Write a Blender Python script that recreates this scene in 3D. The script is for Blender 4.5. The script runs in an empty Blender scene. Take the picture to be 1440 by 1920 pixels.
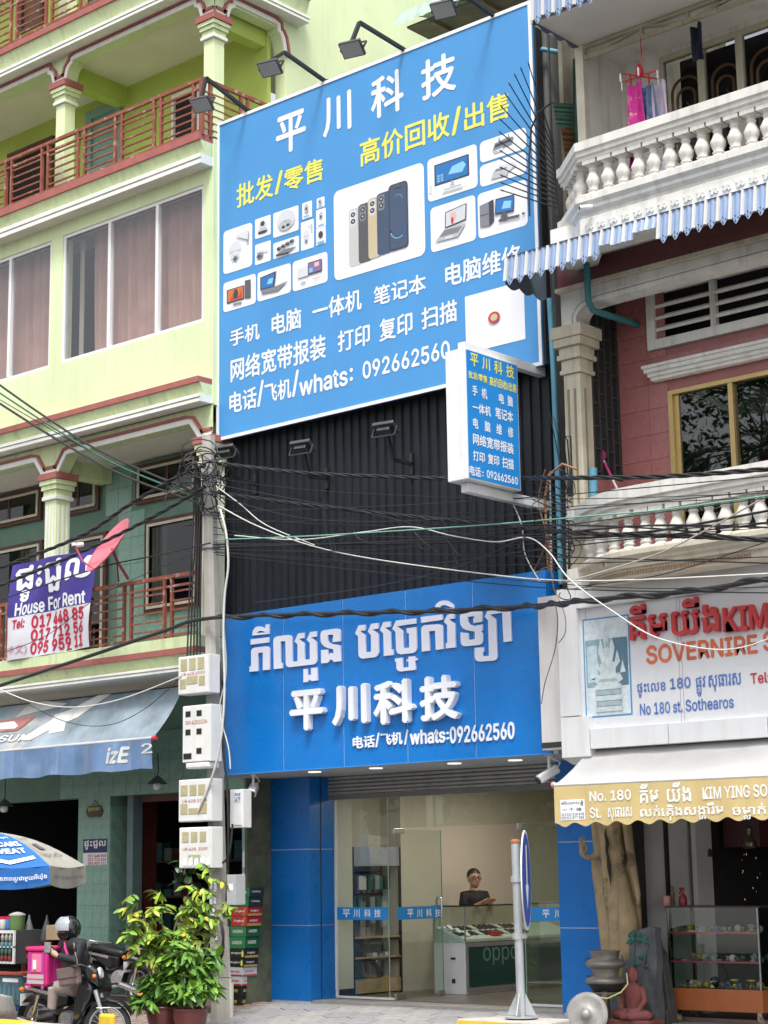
import bpy, bmesh, math, random
from mathutils import Vector, Matrix, Euler
random.seed(7)
R = math.radians
sc = bpy.context.scene
COL = sc.collection

# ------------------------------------------------------------------ camera
F_PX = 3452.59                                   # focal length in pixels of a 1440 x 1920 frame
CAM = Vector((18.983, -18.133, 1.65))
_p, _y, _r = R(11.1199), R(41.0333), R(-0.8755)  # pitch up, turn to the left, roll
FWD = Vector((-math.sin(_y)*math.cos(_p), math.cos(_y)*math.cos(_p), math.sin(_p)))
_rt = Vector((math.cos(_y), math.sin(_y), 0)); _up = _rt.cross(FWD)
RGT = _rt*math.cos(_r) + _up*math.sin(_r)
UPV = _up*math.cos(_r) - _rt*math.sin(_r)
cd = bpy.data.cameras.new('camera'); cam = bpy.data.objects.new('camera', cd); COL.objects.link(cam)
cd.sensor_fit = 'VERTICAL'; cd.sensor_height = 24; cd.lens = F_PX/1920*24; cd.clip_start = .1; cd.clip_end = 500
cam.matrix_world = Matrix(((RGT.x, UPV.x, -FWD.x, CAM.x), (RGT.y, UPV.y, -FWD.y, CAM.y), (RGT.z, UPV.z, -FWD.z, CAM.z), (0, 0, 0, 1)))
sc.camera = cam

# ------------------------------------------------------------------ light: bright overcast noon
SUN_EL = R(63)        # a veiled sun high behind the camera
w = bpy.data.worlds.new('World'); sc.world = w; w.use_nodes = True
nt = w.node_tree
sky = nt.nodes.new('ShaderNodeTexSky'); sky.sky_type = 'NISHITA'; sky.sun_disc = False
sky.sun_elevation = SUN_EL; sky.sun_rotation = R(142); sky.dust_density = 4.0; sky.air_density = 1.0; sky.ozone_density = 1.0
hs = nt.nodes.new('ShaderNodeHueSaturation'); hs.inputs['Saturation'].default_value = .22
bg = nt.nodes['Background']; bg.inputs['Strength'].default_value = .128
nt.links.new(sky.outputs[0], hs.inputs['Color']); nt.links.new(hs.outputs[0], bg.inputs['Color'])
sd = bpy.data.lights.new('sun', 'SUN'); sd.energy = 1.5; sd.angle = R(14); sd.color = (1, .97, .92)
sun = bpy.data.objects.new('sun', sd); COL.objects.link(sun)
_az = R(142)     # same direction as the sky's sun: rotation measured clockwise from +Y
_d = Vector((math.sin(_az)*math.cos(SUN_EL), math.cos(_az)*math.cos(SUN_EL), math.sin(SUN_EL)))
sun.rotation_euler = _d.to_track_quat('Z', 'Y').to_euler()
sc.view_settings.view_transform = 'Standard'; sc.view_settings.look = 'None'
sc.view_settings.exposure = 1.15; sc.view_settings.gamma = 1.0; sc.view_settings.use_curve_mapping = False
sc.cycles.max_bounces = 7; sc.cycles.transparent_max_bounces = 12; sc.cycles.use_denoising = True
sc.cycles.caustics_reflective = False; sc.cycles.caustics_refractive = False

# ------------------------------------------------------------------ where a sight line meets a plane of the place
def ray(px, py): return FWD + RGT*((px-720)/F_PX) - UPV*((py-960)/F_PX)
def PY(px, py, Y): k = ray(px, py); return CAM + k*((Y-CAM.y)/k.y)
def PX(px, py, X): k = ray(px, py); return CAM + k*((X-CAM.x)/k.x)
def PZ(px, py, Z=0.): k = ray(px, py); return CAM + k*((Z-CAM.z)/k.z)

# ------------------------------------------------------------------ materials
MATS = {}
def M(name, col, rough=.6, var=.08, scale=2.5, bump=0., metal=0., streak=0., streakcol=None, fine=0., spec=.5, trans=0., coat=0., alpha=1., bscale=60., spots=0., spotcol=(.02, .02, .02), spotscale=4., emit=None):
    if name in MATS: return MATS[name]
    m = bpy.data.materials.new(name); m.use_nodes = True; n = m.node_tree.nodes; l = m.node_tree.links
    b = n['Principled BSDF']; b.inputs['Roughness'].default_value = rough; b.inputs['Metallic'].default_value = metal
    b.inputs['Specular IOR Level'].default_value = spec
    if coat: b.inputs['Coat Weight'].default_value = coat; b.inputs['Coat Roughness'].default_value = .08
    tc = n.new('ShaderNodeTexCoord')
    def noise(sc_, det=4, mapscale=None, rgh=.55):
        t = n.new('ShaderNodeTexNoise'); t.inputs['Scale'].default_value = sc_; t.inputs['Detail'].default_value = det; t.inputs['Roughness'].default_value = rgh
        if mapscale:
            mp = n.new('ShaderNodeMapping'); mp.inputs['Scale'].default_value = mapscale; l.new(tc.outputs['Object'], mp.inputs[0]); l.new(mp.outputs[0], t.inputs['Vector'])
        else: l.new(tc.outputs['Object'], t.inputs['Vector'])
        return t.outputs['Fac']
    def ramp(src, a, bb, lo=0, hi=1):
        r = n.new('ShaderNodeMapRange'); r.inputs[1].default_value = a; r.inputs[2].default_value = bb; r.inputs[3].default_value = lo; r.inputs[4].default_value = hi
        l.new(src, r.inputs[0]); return r.outputs[0]
    def mix(fac, a, bb):
        x = n.new('ShaderNodeMix'); x.data_type = 'RGBA'
        if isinstance(fac, (int, float)): x.inputs[0].default_value = fac
        else: l.new(fac, x.inputs[0])
        for s, v in ((x.inputs[6], a), (x.inputs[7], bb)):
            if isinstance(v, tuple): s.default_value = (*v, 1)
            else: l.new(v, s)
        return x.outputs[2]
    cur = tuple(col)
    if var: cur = mix(ramp(noise(scale), .3, .7), tuple(c*(1-var) for c in col), tuple(min(1, c*(1+var)) for c in col))
    if fine: cur = mix(ramp(noise(55, 6), .45, .75, 0, fine), cur, tuple(c*.45 for c in col))
    if streak:
        sc2 = streakcol or tuple(c*.35 for c in col)
        cur = mix(ramp(noise(1, 6, (9, 9, .55)), .5, .8, 0, streak), cur, sc2)
    if spots: cur = mix(ramp(noise(spotscale, 7, None, .7), .56, .66, 0, spots), cur, spotcol)
    if isinstance(cur, tuple): b.inputs['Base Color'].default_value = (*cur, 1)
    else: l.new(cur, b.inputs['Base Color'])
    if bump:
        bp = n.new('ShaderNodeBump'); bp.inputs['Strength'].default_value = bump; bp.inputs['Distance'].default_value = .01
        l.new(noise(bscale, 5), bp.inputs['Height']); l.new(bp.outputs[0], b.inputs['Normal'])
    if rough > .15 and var: l.new(ramp(noise(scale*3), .3, .7, max(0, rough-.08), min(1, rough+.08)), b.inputs['Roughness'])
    if trans: b.inputs['Transmission Weight'].default_value = trans; b.inputs['IOR'].default_value = 1.45
    if emit: b.inputs['Emission Color'].default_value = (*emit[:3], 1); b.inputs['Emission Strength'].default_value = emit[3]
    MATS[name] = m; return m
def glassmat(name, tint=(.9, .95, .92), refl=.9, ior=1.5, dark=None):
    """thin pane: clear (or tinted) straight through, mirror-like at the surface by Fresnel"""
    if name in MATS: return MATS[name]
    m = bpy.data.materials.new(name); m.use_nodes = True; n = m.node_tree.nodes; l = m.node_tree.links; n.clear()
    o = n.new('ShaderNodeOutputMaterial'); g = n.new('ShaderNodeBsdfGlossy'); g.inputs['Roughness'].default_value = .012
    g.inputs['Color'].default_value = (refl, refl, refl, 1)
    t = n.new('ShaderNodeBsdfTransparent'); t.inputs['Color'].default_value = (*tint, 1)
    fr = n.new('ShaderNodeFresnel')
    ge = n.new('ShaderNodeNewGeometry'); m1 = n.new('ShaderNodeMath'); m1.operation = 'MULTIPLY_ADD'; m1.inputs[1].default_value = -2; m1.inputs[2].default_value = 1
    m2 = n.new('ShaderNodeMath'); m2.operation = 'POWER'; m2.inputs[0].default_value = ior      # same reflectance from either side of the thin pane
    l.new(ge.outputs['Backfacing'], m1.inputs[0]); l.new(m1.outputs[0], m2.inputs[1]); l.new(m2.outputs[0], fr.inputs['IOR'])
    mx = n.new('ShaderNodeMixShader'); l.new(fr.outputs[0], mx.inputs[0]); l.new(t.outputs[0], mx.inputs[1]); l.new(g.outputs[0], mx.inputs[2])
    l.new(mx.outputs[0], o.inputs[0]); MATS[name] = m; return m

# ------------------------------------------------------------------ mesh collecting
class MB:
    def __init__(s): s.v = []; s.f = []; s.sm = []
    def add(s, vs, fs, smooth=False):
        o = len(s.v); s.v += [tuple(v) for v in vs]; s.f += [tuple(i+o for i in f) for f in fs]; s.sm += [smooth]*len(fs); return s
    def box(s, x0, x1, y0, y1, z0, z1, mat=None):
        vs = [Vector((x, y, z)) for z in (z0, z1) for y in (y0, y1) for x in (x0, x1)]
        if mat: vs = [mat @ v for v in vs]
        return s.add(vs, [(0, 2, 3, 1), (4, 5, 7, 6), (0, 1, 5, 4), (2, 6, 7, 3), (0, 4, 6, 2), (1, 3, 7, 5)])
    def bar(s, a, b, wx, wz, up=Vector((0, 0, 1))):
        a = Vector(a); b = Vector(b); d = (b-a).normalized(); sd = d.cross(up)
        if sd.length < 1e-4: sd = d.cross(Vector((1, 0, 0)))
        sd.normalize(); u = sd.cross(d); vs = []
        for p in (a, b):
            for i, j in ((-1, -1), (1, -1), (1, 1), (-1, 1)): vs.append(p + sd*(i*wx/2) + u*(j*wz/2))
        return s.add(vs, [(0, 1, 2, 3), (7, 6, 5, 4), (0, 4, 5, 1), (1, 5, 6, 2), (2, 6, 7, 3), (3, 7, 4, 0)])
    def tube(s, pts, r, n=8, cap=True, smooth=True):
        pts = [Vector(p) for p in pts]; k = len(pts)
        rs = r if isinstance(r, (list, tuple)) else [r]*k
        rings = []; prev = None
        for i, p in enumerate(pts):
            d = (pts[min(i+1, k-1)]-pts[max(i-1, 0)])
            d = d.normalized() if d.length > 1e-9 else Vector((0, 0, 1))
            if prev is None:
                a = d.cross(Vector((0, 0, 1)))
                if a.length < 1e-3: a = d.cross(Vector((1, 0, 0)))
            else:
                a = prev - d*prev.dot(d)
                if a.length < 1e-6: a = d.orthogonal()
            a.normalize(); prev = a; b = d.cross(a)
            rings.append([p + (a*math.cos(2*math.pi*j/n)+b*math.sin(2*math.pi*j/n))*rs[i] for j in range(n)])
        vs = [v for rg in rings for v in rg]; fs = []
        for i in range(k-1):
            for j in range(n):
                fs.append((i*n+j, i*n+(j+1) % n, (i+1)*n+(j+1) % n, (i+1)*n+j))
        s.add(vs, fs, smooth)
        if cap: s.add(rings[0], [tuple(range(n))[::-1]]); s.add(rings[-1], [tuple(range(n))])
        return s
    def lathe(s, prof, n=16, c=(0, 0, 0), mat=None, smooth=True, sx=1, sy=1):
        c = Vector(c); vs = []; fs = []
        for r, z in prof:
            for j in range(n):
                a = 2*math.pi*j/n; v = Vector((r*math.cos(a)*sx, r*math.sin(a)*sy, z))
                vs.append((mat @ v if mat else v)+c)
        for i in range(len(prof)-1):
            for j in range(n): fs.append((i*n+j, i*n+(j+1) % n, (i+1)*n+(j+1) % n, (i+1)*n+j))
        s.add(vs, fs, smooth)
        s.add(vs[:n], [tuple(range(n))[::-1]]); s.add(vs[-n:], [tuple(range(n))])
        return s
    def prism(s, poly, fr, depth, front=True):
        """poly: 2D points, fr(u, v, d) -> 3D; extrudes from d=0 to d=depth"""
        n = len(poly)
        ar = sum(poly[i][0]*poly[(i+1) % n][1]-poly[(i+1) % n][0]*poly[i][1] for i in range(n))
        if ar < 0: poly = poly[::-1]
        vs = [fr(u, v, 0) for u, v in poly]+[fr(u, v, depth) for u, v in poly]
        fs = [tuple(range(n))[::-1], tuple(range(n, 2*n))]
        for i in range(n): fs.append((i, (i+1) % n, n+(i+1) % n, n+i))
        return s.add(vs, fs)
    def sweep(s, prof, path, closed=False, smooth=False):
        """prof: list of (out, z) ; path: list of (x, y, nx, ny) with outward normals"""
        vs = []; m = len(prof)
        for x, y, nx, ny in path:
            for o, z in prof: vs.append((x+nx*o, y+ny*o, z))
        fs = []
        for i in range(len(path)-1):
            for j in range(m-1): fs.append((i*m+j, (i+1)*m+j, (i+1)*m+j+1, i*m+j+1))
        s.add(vs, fs, smooth)
        s.add(vs[:m], [tuple(range(m))]); s.add(vs[-m:], [tuple(range(m))[::-1]])
        return s
    def mesh(s, name):
        me = bpy.data.meshes.new(name); me.from_pydata(s.v, [], s.f); me.polygons.foreach_set('use_smooth', s.sm); me.update(); return me

def obj(name, mb, m, parent=None, bevel=0., label=None, fix=True, kind=None):
    me = mb.mesh(name) if isinstance(mb, MB) else mb
    if isinstance(mb, MB) and fix:
        b = bmesh.new(); b.from_mesh(me); bmesh.ops.recalc_face_normals(b, faces=b.faces); b.to_mesh(me); b.free()
    o = bpy.data.objects.new(name, me); COL.objects.link(o)
    if m is not None:
        ms = m if isinstance(m, (list, tuple)) else [m]
        for x in ms: me.materials.append(x)
    if parent is not None: setp(o, parent)
    if bevel:
        bv = o.modifiers.new('bevel', 'BEVEL'); bv.width = bevel; bv.segments = 2; bv.limit_method = 'ANGLE'; bv.angle_limit = R(50)
    if label: o['label'] = label
    if kind: o['kind'] = kind
    return o
def wmat(o):
    m = Matrix.Translation(o.location) @ o.rotation_euler.to_matrix().to_4x4()
    return m
def setp(o, parent):
    o.parent = parent
    if parent.type == 'EMPTY': o.matrix_parent_inverse = Matrix.Translation(-parent.location)
def tag(o, label, cat, group=None, kind=None):
    o['label'] = label; o['category'] = cat
    if group: o['group'] = group
    if kind: o['kind'] = kind
    return o
def struct(name, mb, m, parent=None, **k):
    o = obj(name, mb, m, parent, **k); o['kind'] = 'structure'; return o
def thing(name, label, cat, loc, group=None):
    o = bpy.data.objects.new(name, None); COL.objects.link(o); o.location = Vector(loc); o.empty_display_size = .2
    tag(o, label, cat, group); return o
def inst(name, me, loc, parent=None, rot=(0, 0, 0), scale=(1, 1, 1)):
    o = bpy.data.objects.new(name, me); COL.objects.link(o)
    o.location = loc; o.rotation_euler = rot; o.scale = scale
    if parent is not None: setp(o, parent)
    return o
def boxobj(name, b, m, parent=None, bevel=0., **k): return obj(name, MB().box(*b), m, parent, bevel, **k)

# ------------------------------------------------------------------ lettering
_tc = {}
try: VF = bpy.data.fonts.load(bpy.utils.system_resource('DATAFILES', path='fonts')+'/Inter.woff2')      # the sans serif that ships with Blender
except Exception: VF = None
def rawtext(s, bold=0., res=3):
    key = (s, bold)
    if key in _tc: return _tc[key]
    heavy = VF is not None or any(ord(q) > 0x2fff or 0x1780 <= ord(q) <= 0x17ff for q in s)   # these outlines are thickened by overlaying shifted copies
    c = bpy.data.curves.new('t', 'FONT'); c.body = s
    if VF is not None and s.isascii(): c.font = VF
    c.offset = 0 if heavy else bold; c.resolution_u = res; c.fill_mode = 'BOTH'
    o = bpy.data.objects.new('t', c)
    me = bpy.data.meshes.new_from_object(o)
    v = [(a.co.x, a.co.y) for a in me.vertices]; f = [tuple(p.vertices) for p in me.polygons]
    bpy.data.objects.remove(o); bpy.data.curves.remove(c); bpy.data.meshes.remove(me)
    _tc[key] = (v, f); return v, f
def _ext(s, b):
    v, f = rawtext(s, b); xs = [p[0] for p in v]; return (min(xs), max(xs)) if xs else (0, 0)
_adv = {}
def adv(ch, b):
    if ch == ' ': return .3
    if (ch, b) not in _adv: _adv[(ch, b)] = _ext(ch+ch, b)[1]-_ext(ch, b)[1]
    return _adv[(ch, b)]
KSUB = '\u17d2'
KPRE = {'\u17c1': ('\u17c1', ''), '\u17c2': ('\u17c2', ''), '\u17c3': ('\u17c3', ''), '\u17c4': ('\u17c1', '\u17b6'), '\u17c5': ('\u17c1', '\u17b6'), '\u17be': ('\u17c1', '\u17b8'), '\u17bf': ('\u17c1', '\u17b7'), '\u17c0': ('\u17c1', '\u17b7')}
def khmer(s, bold=0.):
    """lay out Khmer clusters: vowel before the letter where it belongs, subscript letters below"""
    cl = []; i = 0
    while i < len(s):
        ch = s[i]; j = i+1
        while j < len(s) and ('\u17b6' <= s[j] <= '\u17d3' or s[j-1] == KSUB): j += 1
        cl.append(s[i:j]); i = j
    V = []; Fc = []; pen = 0.
    def put(ch, x, y=0., sx=1., sy=1.):
        v, f = rawtext(ch, bold); o = len(V)
        V.extend((x+a*sx, y+b*sy) for a, b in v); Fc.extend(tuple(q+o for q in t) for t in f)
    for c in cl:
        if c == ' ': pen += .42; continue
        base = c[0]; k = 1; subs = []; marks = []; pre = ''
        while k < len(c):
            if c[k] == KSUB and k+1 < len(c): subs.append(c[k+1]); k += 2
            else:
                if c[k] in KPRE:
                    p, m_ = KPRE[c[k]]; pre += p
                    if m_: marks.append(m_)
                else: marks.append(c[k])
                k += 1
        for p in pre:
            v, f = rawtext(p, bold); x0 = min(q[0] for q in v); wd = max(q[0] for q in v)-x0
            # keep only the vowel's own stroke (leftmost part), as a base-sized glyph
            put('\u17b6' if False else p, pen-max(0, x0) if x0 > 0 else pen-x0)
            pen += min(wd+.06, .3)
        x0 = pen; put(base, pen); a = adv(base, bold); pen += a
        for q, sb in enumerate(subs):
            e = _ext(sb, bold); wd = (e[1]-e[0])*.56
            put(sb, x0+a/2-wd/2-e[0]*.56, -.37-.3*q, .56, .52)
        for m_ in marks:
            v, f = rawtext(m_, bold); mx = max(q[0] for q in v)
            put(m_, pen, -.3*len(subs) if max(q[1] for q in v) < .05 else 0)
            if mx > .1: pen += adv(m_, bold)
    return V, Fc
def isk(s): return any('\u1780' <= c <= '\u17ff' for c in s)
class Plane:
    """a flat face of the place: origin, in-plane axes, normal towards the viewer"""
    def __init__(s, O, U, V=(0, 0, 1)): s.O = Vector(O); s.U = Vector(U).normalized(); s.V = Vector(V).normalized(); s.N = s.U.cross(s.V).normalized()
    def uv(s, px, py):
        k = ray(px, py); t = (s.O-CAM).dot(s.N)/k.dot(s.N); p = CAM+k*t-s.O; return p.dot(s.U), p.dot(s.V)
    def at(s, u, v, d=0.): return s.O+s.U*u+s.V*v+s.N*d
    def fr(s, d0=0.): return lambda u, v, d: s.at(u, v, d0+d)
def lettering(txt, pl, box, m, parent, bold=.02, d=.004, depth=.0, name='lettering', keep=None, slant=0.):
    """box = (u0, v0, u1, v1) on plane pl, filled by the ink of txt"""
    v, f = khmer(txt, bold) if isk(txt) else rawtext(txt, bold)
    if not v: return None
    x0 = min(p[0] for p in v); x1 = max(p[0] for p in v); y0 = min(p[1] for p in v); y1 = max(p[1] for p in v)
    u0, v0, u1, v1 = box
    sx = (u1-u0)/(x1-x0); sy = (v1-v0)/(y1-y0) if y1-y0 > .2 else sx
    if keep: sy = sx*keep
    T = [(u0+(p[0]-x0)*sx+slant*(p[1]-y0)*sy, v0+(p[1]-y0)*sy) for p in v]
    mb = MB()
    heavy = VF is not None or any(ord(q) > 0x2fff or 0x1780 <= ord(q) <= 0x17ff for q in txt)
    k = bold*.62; eps = .00025 if depth <= 0 else .0008
    SH = [(0, 0), (k, 0), (-k, 0), (0, k), (0, -k)] if heavy and bold > 0 else [(0, 0)]
    n = len(T); edges = None
    for q, (ox, oy) in enumerate(SH):
        TT = [(a+ox*sx, b+oy*sy) for a, b in T]
        if depth <= 0: mb.add([pl.at(a, b, d+q*eps) for a, b in TT], f)
        else:
            if edges is None:
                cnt = {}
                for t in f:
                    for i in range(len(t)): cnt[(t[i], t[(i+1) % len(t)])] = 1
                edges = [(a, b) for (a, b) in cnt if (b, a) not in cnt]
            mb.add([pl.at(a, b, d) for a, b in TT]+[pl.at(a, b, d+depth+q*eps) for a, b in TT], [tuple(i+n for i in t) for t in f]+[(a, b, b+n, a+n) for a, b in edges])
    return obj(name, mb, m, parent, fix=False)
def pxbox(pl, a, b):
    """plane box from two picture points: lower-left ink corner and upper-right ink corner"""
    u0, v0 = pl.uv(*a); u1, v1 = pl.uv(*b); return (u0, v0, u1, v1)
def rrect(u0, v0, u1, v1, r, n=4):
    pts = []
    for cx, cy, a0 in ((u1-r, v0+r, -90), (u1-r, v1-r, 0), (u0+r, v1-r, 90), (u0+r, v0+r, 180)):
        for i in range(n+1): a = R(a0+90*i/n); pts.append((cx+r*math.cos(a), cy+r*math.sin(a)))
    return pts
def shape(name, pl, poly, m, parent, d=.003, depth=0.):
    mb = MB()
    if depth: mb.prism(poly, pl.fr(d), depth)
    else: mb.add([pl.at(u, v, d) for u, v in poly], [tuple(range(len(poly)))])
    return obj(name, mb, m, parent)
# ================================================================== ground
m_asph = M('asphalt', (.055, .055, .058), .9, .15, 1.2, bump=.4, fine=.4)
m_pavebase = M('paving_mortar', (.30, .285, .265), .95, .2, 2, bump=.4, fine=.3)
def gz(y): return -.105*max(0., -y-.3)          # the pavement falls towards the street
def PG(px, py, h=0.):
    """point of the sight line that is h above the pavement"""
    a, b = -12., 8.
    for _ in range(50):
        m = (a+b)/2
        if PY(px, py, m).z-gz(m)-h > 0: a = m
        else: b = m
    return PY(px, py, a)
struct('road', MB().box(-120, 120, -60, -4.75, -.9, -.60), m_asph)
struct('far_pavement', MB().box(-120, 120, -90, -24.0, -.8, -.45), m_pavebase)
ys_ = [8., -.3, -1., -2., -3., -4., -4.6]
pavement = struct('pavement', MB().add([(x, y, gz(y)-.008) for x in (-40, 45) for y in ys_]+[(-40, -4.6, -1), (45, -4.6, -1)], [(i, i+1, 8+i, 7+i) for i in range(6)]+[(6, 14, 15, 13)]), m_pavebase, fix=False)
m_paver = [M('stone_paver_%d' % i, c, .75, .18, 6, bump=.3, fine=.35) for i, c in enumerate(((.25, .25, .255), (.275, .27, .265), (.23, .235, .245), (.29, .285, .275)))]
rp_ = random.Random(11); pv_me = []
for i in range(10):
    pts = [(.243*(1+rp_.uniform(-.05, .01))*math.cos(math.pi/3*j+math.pi/6), .226*(1+rp_.uniform(-.05, .01))*math.sin(math.pi/3*j+math.pi/6)) for j in range(6)]
    me = MB().add([(u, v, -.03) for u, v in pts]+[(u, v, 0) for u, v in pts]+[(u*.97, v*.97, .002) for u, v in pts], [(k, (k+1) % 6, 6+(k+1) % 6, 6+k) for k in range(6)]+[(6+k, 6+(k+1) % 6, 12+(k+1) % 6, 12+k) for k in range(6)]+[tuple(range(12, 18))]).mesh('paver'); me.materials.append(m_paver[i % 4]); pv_me.append(me)
for r_ in range(9):
    for c_ in range(15):
        x = 1.35+.42*c_+(.21 if r_ % 2 else 0); y = -.10-.34*r_
        o = inst('paver', pv_me[rp_.randrange(10)], (x, y, gz(y)+rp_.uniform(-.004, .004)), pavement, (math.atan(.105) if y < -.3 else 0, rp_.uniform(-.015, .015), 0))
bm_ = MB(); 
for r_ in range(34):
    for c_ in range(26):
        x = -3.3+.19*c_+(.095 if r_ % 2 else 0); y = -.2-.115*r_
        if x < 1.3 or y < -3.1: z = gz(y)+rp_.uniform(-.002, .002)+.004; bm_.box(x-.09, x+.09, y-.052, y+.052, z-.03, z)
obj('brick_pavers', bm_, M('brick_paver', (.34, .27, .235), .85, .2, 9, bump=.3, fine=.3), pavement, kind='stuff')

# ================================================================== green apartment building (left)
m_lime = M('lime_paint', (.67, .765, .465), .75, .06, 1.2, bump=.08, streak=.24, streakcol=(.40, .46, .22), spots=.2, spotcol=(.5, .55, .36), spotscale=2.2)
m_limecor = M('lime_cornice_paint', (.63, .72, .42), .75, .09, 3, bump=.12, streak=.5, streakcol=(.27, .29, .14), fine=.2)
m_olive = M('olive_paint', (.43, .54, .12), .8, .08, 1.5, bump=.05)
m_white = M('white_trim', (.78, .78, .72), .6, .06, 4, streak=.25, streakcol=(.35, .34, .28))
m_ceil = M('ceiling_white', (.72, .69, .62), .85, .06, 2)
m_redband = M('brick_red_paint', (.36, .115, .10), .75, .12, 5, bump=.08, fine=.25)
m_rust = M('rust_red_metal', (.25, .07, .04), .65, .2, 8, fine=.3, spots=.75, spotcol=(.5, .45, .42), spotscale=9)
m_teal = M('teal_tile', (.235, .40, .32), .28, .08, 2.2, spec=.5)
m_tealdark = M('teal_grout', (.16, .27, .21), .8, .1, 3)
m_alu = M('white_window_frame', (.78, .79, .80), .4, .04, 5)
m_curt = M('brown_curtain', (.62, .36, .28), .9, .1, 3)
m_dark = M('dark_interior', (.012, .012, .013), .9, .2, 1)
m_brown = M('dark_brown_frame', (.10, .035, .025), .5, .2, 6)
m_cream = M('cream_frame', (.62, .58, .46), .6, .1, 6, streak=.3)
g_win = glassmat('window_glass', (.86, .88, .90), .95, 1.6)
g_dark = glassmat('dark_tinted_glass', (.25, .27, .28), .9, 1.6)
YG = -1.15; XR = 1.12; XL = -6.2

gb = thing('apartment_building', 'lime green apartment house with brick red bands and balconies, left of the blue billboard', 'building', (-2.5, -1, 0))
def part(name, b, m, p=None, bevel=0.): return boxobj(name, b, m, p or gb, bevel)

# --- second-floor wall with its openings
W1 = (-2.2, .91, 9.25, 11.27); W2 = (-5.55, -2.47, 9.24, 11.26)
wl = MB()
wl.box(XL, W2[0], YG, YG+.2, 8.02, 11.9); wl.box(W2[1], W1[0], YG, YG+.2, 8.02, 11.9); wl.box(W1[1], XR, YG, YG+.2, 8.02, 11.9)
for a, b, z0, z1 in (W1, W2): wl.box(a, b, YG, YG+.2, 8.02, z0); wl.box(a, b, YG, YG+.2, z1, 11.9)
obj('wall', wl, m_lime, gb)
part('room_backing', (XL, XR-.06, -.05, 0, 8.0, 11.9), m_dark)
part('floor_slab', (XL, XR-.03, YG+.21, .2, 7.9, 8.01), m_ceil)
# side wall above the shop roof, with the balcony opening at the front
sw = MB(); OY0, OY1 = -.92, .30
sw.box(XR-.2, XR, YG+.2, 9, 7.9, 11.9); sw.box(XR-.2, XR, OY1, 9, 11.9, 19); sw.box(XR-.2, XR, YG+.22, OY1, 14.05, 14.7)
obj('side_wall', sw, m_lime, gb)
def window(z0, z1, xs, par, pane=g_win, fr=m_alu, y=YG):
    w_ = obj('window', MB().box(xs[0], xs[-1], y+.02, y+.10, z0, z0+.05).box(xs[0], xs[-1], y+.02, y+.10, z1-.05, z1).box(xs[0], xs[0]+.05, y+.021, y+.10, z0+.05, z1-.05).box(xs[-1]-.05, xs[-1], y+.021, y+.10, z0+.05, z1-.05), fr, par)
    for i in range(len(xs)-1):
        a, b = xs[i], xs[i+1]
        if i: boxobj('mullion', (a-.03, a+.03, y+.015, y+.09, z0+.05, z1-.05), fr, w_)
        boxobj('pane', (a+.05, b-.05, y+.05, y+.056, z0+.05, z1-.05), pane, w_)
    return w_
w1 = window(W1[2], W1[3], [W1[0], -1.13, -.08, W1[1]], gb); w2 = window(W2[2], W2[3], [W2[0], -4.55, -3.5, W2[1]], gb)
def curtain(a, b, z0, z1, y, par, m, amp=.035, k=9., name='curtain', seed=0):
    rr = random.Random(seed); mb = MB(); n = int((b-a)*42); ph = [rr.uniform(0, 6) for _ in range(4)]
    vs = []; rows = 7
    for j in range(rows+1):
        t = j/rows; z = z0+(z1-z0)*t
        for i in range(n+1):
            u = a+(b-a)*i/n; s = u*k*3
            y_ = amp*(math.sin(s+ph[0]+.5*math.sin(t*3+u*2))+.6*math.sin(1.7*s+ph[1]+t)+.4*math.sin(.45*s+ph[2]))*(1.15-.35*t)
            vs.append((u, y+y_, z))
    fs = [(j*(n+1)+i, j*(n+1)+i+1, (j+1)*(n+1)+i+1, (j+1)*(n+1)+i) for j in range(rows) for i in range(n)]
    mb.add(vs, fs, True); return obj(name, mb, m, par, fix=False)
curtain(-1.87, .88, 9.2, 11.3, YG+.33, w1, m_curt, seed=1); curtain(-5.5, -2.5, 9.2, 11.3, YG+.33, w2, m_curt, seed=5)
boxobj('curtain', (-2.14, -2.05, YG+.3, YG+.32, 9.2, 11.25), M('cream_curtain', (.55, .48, .34), .9), w1)

# --- cornices: red band, green cove, white mouldings
def cornice(z, path, par, top=.10):
    """z = (band top, band bottom, cove bottom, white bottom)"""
    a, b, c, d = z
    band = MB().sweep([(0, b), (.27, b), (.27, a), (0, a)], path); obj('cornice_band', band, m_redband, par)
    prof = [(0, c+.001)]+[(.235-.085*math.sin(t*math.pi/2)**1.0*1.0+.02*math.sin(t*math.pi), b-.001-(b-c-.002)*t) for t in [i/6 for i in range(7)]][::-1]+[(0, b-.001)]
    obj('cornice_cove', MB().sweep(prof, path, smooth=False), m_limecor, par)
    h = (c-d)
    obj('cornice_moulding', MB().sweep([(0, d), (.235, d), (.235, d+h*.42), (.215, d+h*.45), (.215, d+h*.55), (.245, d+h*.58), (.245, c), (0, c)], path), m_white, par)
fp = [(XL, YG, 0, -1), (XR-.02, YG, 0, -1)]
cornice((11.93, 11.82, 11.62, 11.48), fp, gb)
cornice((8.38, 8.30, 8.14, 8.03), [(XL, YG, 0, -1), (1.10, YG, 0, -1)], gb)
cornice((14.66, 14.56, 14.30, 14.20), [(XL, YG, 0, -1), (XR, YG, 1, -1), (XR, .6, 1, 0)], gb)
part('cornice_backing', (XL, XR, YG, YG+.2, 14.2, 14.66), m_lime)
# first-floor slab edge
cornice((4.67, 4.59, 4.44, 4.36), [(XL, YG, 0, -1), (XR-.05, YG, 0, -1)], gb)
part('kerb_band', (XL, XR-.05, YG-.26, YG+.1, 4.67, 4.82), m_limecor)
part('floor_slab', (XL, XR-.04, YG, 6, 4.36, 4.67), m_ceil)

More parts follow.
